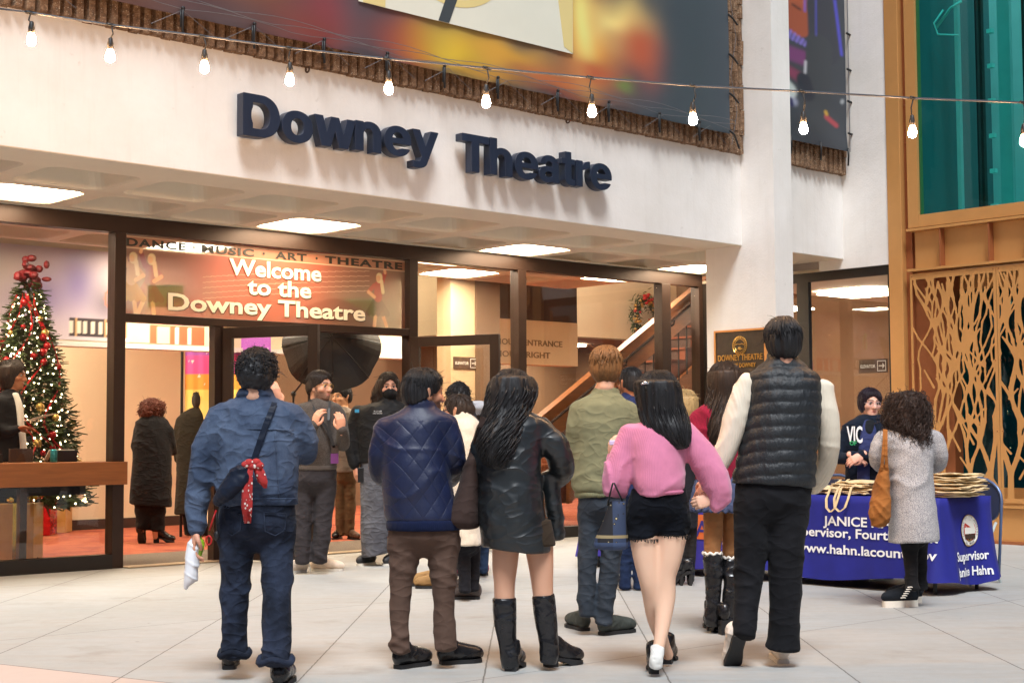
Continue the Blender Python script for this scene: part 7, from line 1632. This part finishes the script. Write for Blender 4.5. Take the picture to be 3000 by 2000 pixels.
# 13 ---- navy suit
p = Person(cG, 12.2, 'person in a navy suit jacket and jeans beyond the green sweatshirt', skin=(176, 116, 84), res=.013)
p.head((348, 147), -28, thick=.012, neck=(348, 285), beard=(34, 28, 26), hs=1.05, nr=.062)
p.top('suit_jacket', fabric('navy_suiting', srgb(34, 44, 84), .7), [(268, 312, 388, .08), (284, 292, 415, .1), (310, 272, 440, .125), (450, 276, 440, .14), (640, 282, 440, .15), (730, 284, 438, .15)], [[(280, 335, 28), (272, 450, 26), (284, 560, 22, .06)], [(430, 335, 28), (438, 450, 26), (430, 560, 22, .06)]], (284, 725, 440, 725), folds(.005, 6, 8, 2), collar=[(250, 318, 382, .07), (272, 306, 396, .085)])
p.bottoms('jeans', denim('blue_jeans', srgb(26, 38, 66), srgb(48, 66, 100)), [(700, 292, 430, .13), (780, 292, 430, .13)], [[(326, 780, 36), (326, 1000, 30), (325, 1138, 28)], [(390, 780, 36), (388, 1000, 30), (388, 1138, 28)]], creases(.007, 10, 2, legs=True))
p.shoe(SHOEB, SOLEW, (325, 1148), yaw=-10); p.shoe(SHOEB, SOLEW, (388, 1148), yaw=12)
p.hair(BLK, .012, cut=(-.055, .5), face=(.12, -.03, .10, .10, .10), nlock=120, res=.008); p.mesh('shirt_collar', M['white'], [('+', [p.loft([(246, 318, 376, .066), (262, 312, 384, .072)], cap=.008)], .02, [])], .008)
p.finish()
# 15 ---- blonde
p = Person(cG, 12.6, 'person with blonde hair in a black dress and high heels, mostly hidden', skin=(220, 170, 140), res=.013)
p.head((598, 247), 10, thick=.022, neck=(598, 410), female=True)
p.top('dress', fabric('black_crepe', (.014, .014, .018), .8), [(388, 565, 632, .08), (408, 548, 650, .1), (440, 546, 654, .115), (600, 556, 646, .115), (700, 552, 656, .13), (880, 560, 650, .14)], [[(556, 440, 22), (548, 540, 20), (556, 640, 18)], [(646, 440, 22), (654, 540, 20), (648, 640, 18)]], (560, 872, 650, 872), folds(.005, 6, 8))
p.mesh('tights', fabric('black_tights', (.02, .018, .018), .6), [('+', [p.chain([(585, 850, 26), (580, 1000, 22), (577, 1115, 14)]), p.chain([(625, 850, 26), (622, 1000, 22), (618, 1115, 14)])], .01, [])], .009)
for x in (579, 620): p.mesh('ankle_boot', SHOEB, [('+', [p.chain([(x-2, 1005, 24), (x, 1110, 17)], cap=.01)], .02, [])], .009); p.shoe(SHOEB, SOLEB, (x+8, 1130), yaw=-70, L=.23, w=.036, heel_h=.10, point=.6)
p.hair(BLOND, .022, rows=[(285, 556, 640, .1), (340, 553, 642, .11), (395, 558, 640, .09), (412, 570, 630, .06)], cut=(-.13, .2), llock=170, wave=.006, nlock=160, res=.009); p.finish()
# 8 ---- cream coat
p = Person(cN, 11.46, 'person in a cream fleece coat and glasses with hair in a bun', skin=(200, 146, 116), res=.013)
p.head((478, 172), -72, thick=.014, neck=(492, 300), female=True)
CRM = pm('cream_fleece', srgb(222, 210, 190), .95, .12, 30, .8, 120, sheen=.5)
p.top('coat', CRM, [(262, 455, 545, .09), (290, 440, 572, .115), (335, 430, 588, .14), (500, 432, 588, .16), (700, 440, 590, .17), (905, 446, 592, .175)], [[(440, 345, 32), (424, 470, 32), (420, 560, 28)], [(568, 350, 34), (580, 470, 32), (570, 570, 28, -.05)]], (440, 898, 594, 898), folds(.010, 9, 11, 2), collar=[(252, 452, 548, .095), (280, 442, 560, .11)])
p.bottoms('trousers', fabric('black_cotton', (.014, .014, .018), .9), [(860, 462, 578, .13), (920, 464, 576, .12)], [[(500, 910, 42), (512, 1020, 34), (516, 1122, 32)], [(552, 910, 40, .1), (556, 1020, 32, .1), (556, 1112, 30, .1)]], creases(.007, 12, 3, legs=True))
GRL = leather('grey_leather_shoe', srgb(74, 64, 60), .4); p.shoe(GRL, SOLEB, (590, 1162), yaw=-84, L=.25, w=.045, up=.05); p.shoe(GRL, SOLEB, (578, 1130), yaw=-80, L=.25, w=.045, up=.05)
p.hair(BRN, .014, cut=(-.055, .35), face=(.11, -.04, .085, .09, .092), nlock=140, extra=[p.hell((0, -.105, .02), (.045, .04, .045))], res=.008); p.glasses(pm('dark_frame', srgb(46, 34, 40), .3, .05)); p.finish()
# 9 ---- dark curls beyond the cream coat
p = Person(cN, 12.5, 'person with short dark curls and tan suede shoes beyond the cream coat', skin=(150, 100, 74), res=.013)
p.head((485, 112), 8, thick=.026, neck=(485, 240))
p.top('coat', fabric('charcoal_wool', srgb(46, 46, 52), .9), [(222, 445, 525, .08), (250, 412, 560, .11), (300, 396, 570, .13), (500, 404, 562, .14), (720, 400, 556, .15)], [[(405, 320, 28), (392, 450, 26), (400, 560, 22)], [(562, 320, 28), (572, 450, 26), (562, 560, 22)]], (400, 715, 560, 715), folds(.005, 6, 8))
p.bottoms('trousers', fabric('dark_trouser', srgb(34, 34, 38), .9), [(690, 408, 552, .13), (780, 408, 548, .13)], [[(440, 770, 38), (410, 950, 30), (385, 1090, 27)], [(510, 770, 38), (470, 950, 30), (430, 1095, 27)]])
SUE = leather('tan_suede_shoe', srgb(152, 116, 70), .7); p.shoe(SUE, SOLEB, (378, 1098), yaw=-88, L=.26, w=.045, up=.04); p.shoe(SUE, SOLEB, (425, 1110), yaw=-84, L=.26, w=.045, up=.04)
p.hair(CURLK, .022, curl=.006, curlf=44, cut=(-.09, .2), nlock=40, res=.009, curls=(320, .009, 1.4, .024, .0034)); p.finish()
# 10 ---- checked beret
p = Person(cN, 13.4, 'person in a checked beret and burgundy shoes behind the cream coat', skin=(206, 160, 136), res=.013)
p.head((578, 205), 20, thick=.012, neck=(570, 320), female=True)
p.top('coat', fabric('dark_blue_wool', srgb(40, 46, 62), .9), [(300, 535, 612, .08), (325, 515, 636, .1), (360, 512, 642, .12), (560, 518, 640, .13), (900, 524, 636, .14)], [[(522, 380, 22), (514, 480, 20), (522, 580, 18)], [(636, 380, 22), (640, 480, 20), (632, 580, 18)]], (520, 880, 640, 880), folds(.005, 6, 8))
p.bottoms('jeans', denim('mid_jeans', srgb(36, 52, 78), srgb(60, 80, 110)), [(850, 532, 630, .12), (900, 534, 628, .12)], [[(556, 890, 30), (552, 1030, 22)], [(606, 890, 30), (606, 1030, 22)]])
BUR = leather('burgundy_shoe', srgb(122, 22, 62), .4); p.shoe(BUR, SOLEB, (556, 1048), yaw=-88, L=.24, w=.042, up=.03); p.shoe(BUR, SOLEB, (625, 1048), yaw=-60, L=.24, w=.042, up=.03)
p.hair(BRN, .012, cut=(-.09, .2), nlock=60, res=.009)
t = NT('houndstooth'); v_ = t.mapped((1, .4, 1), (.5, .6, .2)); ck = t.new('ShaderNodeTexWave'); ck.inputs['Scale'].default_value = 22; ck.inputs['Distortion'].default_value = 3; t.l.new(v_, ck.inputs['Vector']); ck2 = t.new('ShaderNodeTexChecker'); ck2.inputs['Scale'].default_value = 60; t.l.new(t.tc(), ck2.inputs['Vector'])
t.set(Base_Color=t.mix(t.math('GREATER_THAN', ck.outputs['Fac'], .55), srgb(206, 208, 214), t.mix(ck2.outputs['Fac'], srgb(30, 34, 46), srgb(90, 96, 110))), Roughness=.9)
p.mesh('beret', t.m, [('+', [p.hell((.015, -.05, .07), (.135, .14, .062)), p.hell((0, -.01, .045), (.098, .112, .06))], .04, [])], .009, folds(.006, 14, 14)); p.finish()
# 4 ---- grey turtleneck with lanyard
p = Person(cE, 13.75, 'bearded person in glasses and a grey turtleneck gesturing by the open door', skin=(222, 166, 134))
p.head((276, 80), 126, pitch=0, thick=.020, hs=1.12, dy=-.02, neck=(268, 300), beard=(50, 34, 28), lip=(176, 104, 92), nr=.062)
GK = knit('charcoal_marl_knit', srgb(96, 88, 82), .012, .25, srgb(58, 52, 48))
p.top('sweater', GK, [(272, 222, 326, .075), (292, 200, 352, .1), (315, 118, 405, .13), (345, 90, 428, .15), (450, 96, 424, .17), (600, 100, 408, .175), (690, 100, 395, .175), (735, 108, 388, .165), (765, 110, 384, .165)],
      [[(118, 378, 56), (108, 510, 56, -.05), (150, 560, 52, -.18), (205, 500, 44, -.32), (232, 462, 34, -.38)], [(405, 400, 52), (424, 510, 50, -.05), (432, 585, 47, -.12), (430, 525, 42, -.26), (425, 490, 34, -.32)]], (105, 762, 388, 760), creases(.008, 7, 91), collar=[(262, 216, 322, .068), (290, 205, 340, .082)])
p.band([(732, 106, 390, .168), (750, 106, 388, .170), (768, 110, 384, .165)], knit('charcoal_rib', srgb(92, 84, 78), .014, .15), (105, 764, 388, 762))
p.bottoms('trousers', fabric('charcoal_cotton', srgb(56, 52, 54), .85), [(735, 112, 386, .15), (840, 108, 384, .16), (900, 112, 380, .14)], [[(172, 890, 72), (160, 1050, 68), (152, 1250, 64), (152, 1400, 58)], [(312, 890, 76), (300, 1050, 72), (284, 1250, 64), (262, 1395, 54)]], creases(.012, 8, 6, legs=True))
WSH = leather('white_trainer', srgb(226, 208, 190), .6); p.shoe(WSH, SOLEW, (185, 1462), yaw=-118, L=.28, w=.055, up=.07); p.shoe(WSH, SOLEW, (215, 1452), yaw=98, L=.31, w=.055, up=.08)
p.hair(BRN, .020, cut=(-.05, .55), face=(.126, -.03, .10, .10, .108), nlock=260, res=.0065, side=-.01); p.glasses(M['gold'])
wA = p.j(232, 458, -.38); p.hand(wA, (.35, -.25, .9), (-.6, -.75, .1), thumb=1, curl=.62, scale=1.15, spread=.1); wB = p.j(424, 488, -.33); p.hand(wB, (-.1, -.25, 1), (.4, -.9, 0), thumb=-1, curl=.72, scale=1.15)
P4, _ = p.finish()
LY = thing('lanyard', 'black lanyard with a purple pass worn over the grey turtleneck', 'lanyard', p.j(320, 500, -.2))
q = MB(); strip([p.j(205, 280, -.06), p.j(222, 320, -.13), p.j(262, 400, -.185), p.j(320, 470, -.20), p.j(356, 560, -.20), p.j(372, 610, -.20)], .012, p, q); strip([p.j(345, 290, -.08), p.j(338, 340, -.15), p.j(334, 420, -.195), p.j(345, 520, -.205), p.j(372, 610, -.205)], .012, p, q); q.build('strap', M['black'], LY)
q = MB(); a = p.j(375, 650, -.205); q.box((a[0]-.035, a[1]-.004, a[2]-.09), (a[0]+.035, a[1]+.004, a[2]+.0)); q.build('pass', pm('purple_pass', srgb(106, 44, 104), .5, .2), LY); q = MB(); q.box((a[0]-.03, a[1]-.004, a[2]+.004), (a[0]+.03, a[1]+.004, a[2]+.07)); q.build('pass_holder', pm('dark_pass', srgb(62, 44, 34), .5, .5, 60), LY)
q = MB(); put_text(q, 'PASS', lambda x, y, d: a+np.array([-.028+x, -.006-d, -.05+y]), width=.056, size=.03, extrude=.0005) if False else None
# 6 ---- masked
p = Person(cE, 14.7, 'person in a black face mask, black jacket and long grey denim skirt', skin=(214, 160, 134))
p.head((745, 92), 166, pitch=4, roll=2, thick=.018, hs=1.10, neck=(745, 310), female=True)
BJ = fabric('black_softshell', (.014, .014, .015), .6, var=.2)
p.top('jacket', BJ, [(282, 690, 800, .09), (305, 630, 855, .11), (335, 545, 900, .14), (400, 512, 922, .165), (550, 524, 918, .185), (650, 532, 910, .185), (720, 538, 905, .175)],
      [[(535, 368, 50), (500, 490, 50), (488, 600, 46, -.03), (505, 705, 38, -.05), (512, 730, 34, -.05)], [(905, 375, 50), (938, 510, 48), (930, 650, 44), (905, 720, 36)]], (536, 712, 905, 712), creases(.009, 7, 14), collar=[(268, 690, 805, .085), (292, 680, 815, .105)])
p.skirt('skirt', denim('grey_denim', srgb(84, 84, 90), srgb(126, 128, 136)), [(690, 548, 862, .17), (800, 546, 852, .185), (1000, 552, 825, .18), (1200, 556, 795, .18), (1375, 562, 752, .175)], (562, 1362, 752, 1330), folds(.008, 5, 3, 5))
p.shoe(leather('black_trainer', (.02, .02, .022), .5), SOLEW, (645, 1405), yaw=-150, L=.27, w=.05, up=.08); p.shoe(leather('black_trainer', (.02, .02, .022), .5), SOLEW, (800, 1405), yaw=-160, L=.27, w=.05, up=.08)
p.hair(BRN, .018, rows=[(150, 668, 815, .11, .03), (220, 640, 832, .11, .04), (280, 628, 850, .10, .04), (325, 640, 846, .06, .0)], cut=(-.13, .2), face=(.10, -.04, .064, .095, .11), llock=150, wave=.010, nlock=160, res=.008)
p.mesh('face_mask', fabric('black_mask', (.012, .012, .013), .7), [('+', [p.hell((0, .055, -.055), (.066, .066, .058)), p.hell((0, .09, -.045), (.035, .040, .042))], .02, []), ('-', [p.hell((0, .02, -.02), (.064, .075, .115))], .008, [])], .006)
wA = p.j(514, 735, -.05); p.hand(wA, (.15, -.15, -1), (-.8, -.5, 0), thumb=1, curl=.45, scale=1.1)
q = MB(); put_text(q, 'M. LY-LIM', lambda x, y, d: p.j(645, 366, -.172)+np.array([x, -d-.0*x, y]), width=.075, size=.02, extrude=.0006); put_text(q, 'EVENT MANAGER', lambda x, y, d: p.j(638, 379, -.176)+np.array([x, -d, y]), width=.09, size=.013, extrude=.0006); p.geo('name_print', M['white'], q)
q = MB(); a = p.j(522, 360, -.14); q.box((a[0]-.012, a[1]-.004, a[2]-.014), (a[0]+.03, a[1], a[2]+.018)); p.geo('badge', pm('blue_badge', srgb(60, 160, 206), .6, .2, 60), q)
p.finish()
q = MB(); a = p.j(560, 796, -.10); q.box((a[0]-.038, a[1]-.006, a[2]-.075), (a[0]+.030, a[1]+.006, a[2]+.07)); one(q, 'phone', pm('black_phone', (.015, .015, .016), .25, .1), 'black phone in the lowered hand of the masked person', 'phone', a, bevel=.005)
# 5 ---- grey blazer behind
p = Person(cE, 18.4, 'person in a grey blazer inside the lobby, looking left', skin=(226, 172, 132), res=.014)
p.head((422, 178), -140, thick=.020, hs=1.12, neck=(425, 350))
p.top('blazer', fabric('grey_suiting', srgb(122, 110, 100), .8), [(335, 388, 468, .09), (360, 366, 500, .12), (400, 356, 522, .14), (600, 362, 524, .15), (785, 366, 524, .15)], [[(365, 420, 26), (356, 560, 25), (366, 680, 22, -.1)], [(512, 420, 26), (522, 560, 25), (515, 680, 22)]], (360, 778, 526, 778), folds(.006, 6, 8))
p.bottoms('trousers', fabric('brown_cord', srgb(96, 74, 52), .9), [(770, 372, 520, .14), (840, 374, 518, .14)], [[(412, 840, 40), (412, 1040, 36), (415, 1205, 34)], [(482, 840, 42), (482, 1040, 38), (478, 1205, 36)]], creases(.010, 9, 2, legs=True))
p.shoe(SHOEB, SOLEB, (415, 1232), yaw=-170, L=.28); p.shoe(leather('brown_shoe', srgb(72, 50, 36), .4), SOLEB, (474, 1236), yaw=150, L=.28)
p.mesh('shirt', M['paper'], [('+', [p.loft([(352, 390, 440, .03, -.08), (420, 388, 436, .03, -.125), (560, 392, 424, .03, -.14)])], .02, [])], .012)
p.hair(BLK, .020, cut=(-.05, .5), face=(.126, -.03, .10, .10, .108), nlock=120, res=.009); p.finish()
# 2 ---- auburn hair, long black coat
p = Person(cI, 17.8, 'person with wavy auburn hair in a long black coat walking into the lobby', skin=(218, 168, 138), res=.014)
p.head((1002, 374), 40, thick=.030, hs=1.12, neck=(1000, 520), female=True)
BC = fabric('black_coat_wool', (.014, .013, .014), .9, var=.3)
p.top('coat', BC, [(482, 950, 1050, .11), (510, 915, 1090, .14), (548, 890, 1114, .16), (640, 884, 1124, .18), (800, 872, 1126, .20), (950, 858, 1122, .22), (1085, 850, 1114, .22)], [[(906, 585, 30), (894, 680, 29), (916, 755, 26, .12)], [(1108, 588, 34), (1128, 680, 31, .05), (1140, 722, 27, .15)]], (845, 1062, 1120, 1082), creases(.010, 5, 17), collar=[(478, 945, 1058, .12), (515, 925, 1078, .14), (548, 950, 1050, .13)])
p.bottoms('trousers', BC, [(1040, 885, 1090, .16), (1120, 888, 1086, .15)], [[(945, 1100, 58), (945, 1190, 56), (942, 1225, 54)], [(1030, 1100, 58), (1034, 1190, 54), (1034, 1235, 50)]], creases(.012, 8, 4, legs=True))
p.bare += [p.chain([(925, 1190, 22), (930, 1240, 17)]), p.chain([(1015, 1220, 22), (1018, 1280, 17)])]
p.shoe(SHOEB, SOLEB, (1006, 1322), yaw=72, L=.25, w=.043, heel_h=.06); a = p.j(905, 1222, -.08); p.shoe(SHOEB, SOLEB, a, yaw=8, L=.26, w=.045, lift=a[2], pitch=58, heel_h=.03)
p.hair(AUB, .030, curl=.010, curlf=26, curls=(260, .014, 1.3, .05, .004), rows=[(405, 932, 1072, .13), (450, 920, 1078, .14), (485, 930, 1062, .11)], cut=(-.12, .2), face=(.115, -.05, .085, .09, .10), nlock=160, llock=120, wave=.012, res=.010); p.glasses(M['gold']); p.finish()
# 3 ---- balding, long coat
p = Person(cI, 19.0, 'balding person in a long dark overcoat by the striped backdrop', skin=(206, 152, 118), res=.014)
p.head((1315, 322), 12, thick=.003, hs=1.12, neck=(1315, 460), nr=.062)
p.top('overcoat', fabric('dark_olive_wool', srgb(44, 40, 32), .9), [(428, 1272, 1362, .10), (452, 1225, 1408, .13), (500, 1172, 1448, .17), (650, 1152, 1450, .19), (850, 1160, 1442, .20), (1140, 1146, 1450, .21)], [[(1188, 530, 36), (1166, 650, 34), (1170, 770, 28, .1)], [(1430, 530, 36), (1450, 650, 34), (1440, 770, 28, .1)]], (1146, 1130, 1450, 1130), creases(.008, 5, 27), collar=[(422, 1268, 1362, .1), (446, 1258, 1376, .115)])
p.bottoms('trousers', BC, [(1080, 1190, 1410, .15), (1130, 1195, 1405, .15)], [[(1245, 1110, 48), (1246, 1262, 38)], [(1350, 1110, 48), (1352, 1262, 38)]])
p.shoe(SHOEB, SOLEB, (1246, 1276), yaw=-6); p.shoe(SHOEB, SOLEB, (1352, 1276), yaw=10)
p.hair(hairmat('grey_black_hair', srgb(58, 52, 48), .5, 1.8), .012, cut=(-.07, .35), face=(.10, .09, .10, .155, .075), nlock=90, res=.009); p.glasses(M['gold']); p.finish()
# 20 ---- attendant behind the glass
p = Person(cI, 14.7, 'attendant in a black blazer and white blouse reading a paper behind the ticket window', skin=(176, 118, 84), res=.012)
p.head((88, 118), 92, pitch=4, thick=.022, hs=1.14, neck=(70, 345), female=True)
p.top('blazer', fabric('black_blazer', (.014, .013, .014), .8), [(320, 30, 110, .09), (348, -20, 138, .11), (400, -45, 150, .14), (560, -40, 150, .15), (720, -38, 160, .16), (800, -40, 165, .16)], [[(20, 400, 44, -.12), (0, 540, 40, -.14), (50, 590, 34, -.16), (110, 575, 28, -.16)]], (-40, 790, 180, 790), folds(.006, 6, 8))
p.mesh('blouse', M['paper'], [('+', [p.loft([(345, 78, 120, .05, -.05), (430, 100, 150, .05, -.05), (560, 120, 160, .05, -.05), (715, 130, 178, .05, -.05)])], .02, [])], .012, folds(.004, 10, 8))
p.bottoms('trousers', BC, [(780, -30, 150, .15), (860, -30, 150, .15)], [[(20, 860, 50), (20, 1300, 34)], [(100, 860, 50), (100, 1300, 34)]])
p.shoe(SHOEB, SOLEB, p.j(20, 1300)*np.array([1, 1, 0]), yaw=90); p.shoe(SHOEB, SOLEB, p.j(100, 1300)*np.array([1, 1, 0]), yaw=90)
wA = p.j(115, 574, -.16); p.hand(wA, (1, -.1, .15), (0, .3, .9), thumb=-1, curl=.4, scale=1.1)
p.hair(BRN, .022, rows=[(170, 15, 120, .11), (240, 2, 104, .11), (310, 10, 92, .08)], cut=(-.13, .2), face=(.115, -.045, .085, .09, .10), llock=90, wave=.008, nlock=120, res=.010)
p.finish()
q = MB(); a = p.j(250, 505, -.2); q.hexa([a+np.array(v_) for v_ in ((-.12, -.08, -.03), (.10, -.08, .035), (.14, .10, .045), (-.08, .10, -.02), (-.12, -.08, -.027), (.10, -.08, .038), (.14, .10, .048), (-.08, .10, -.017))]); one(q, 'programme', M['paper'], 'folded white paper held by the attendant behind the ticket window', 'paper', a)

for o in bpy.data.objects:
    if '_loc' in o: del o['_loc']
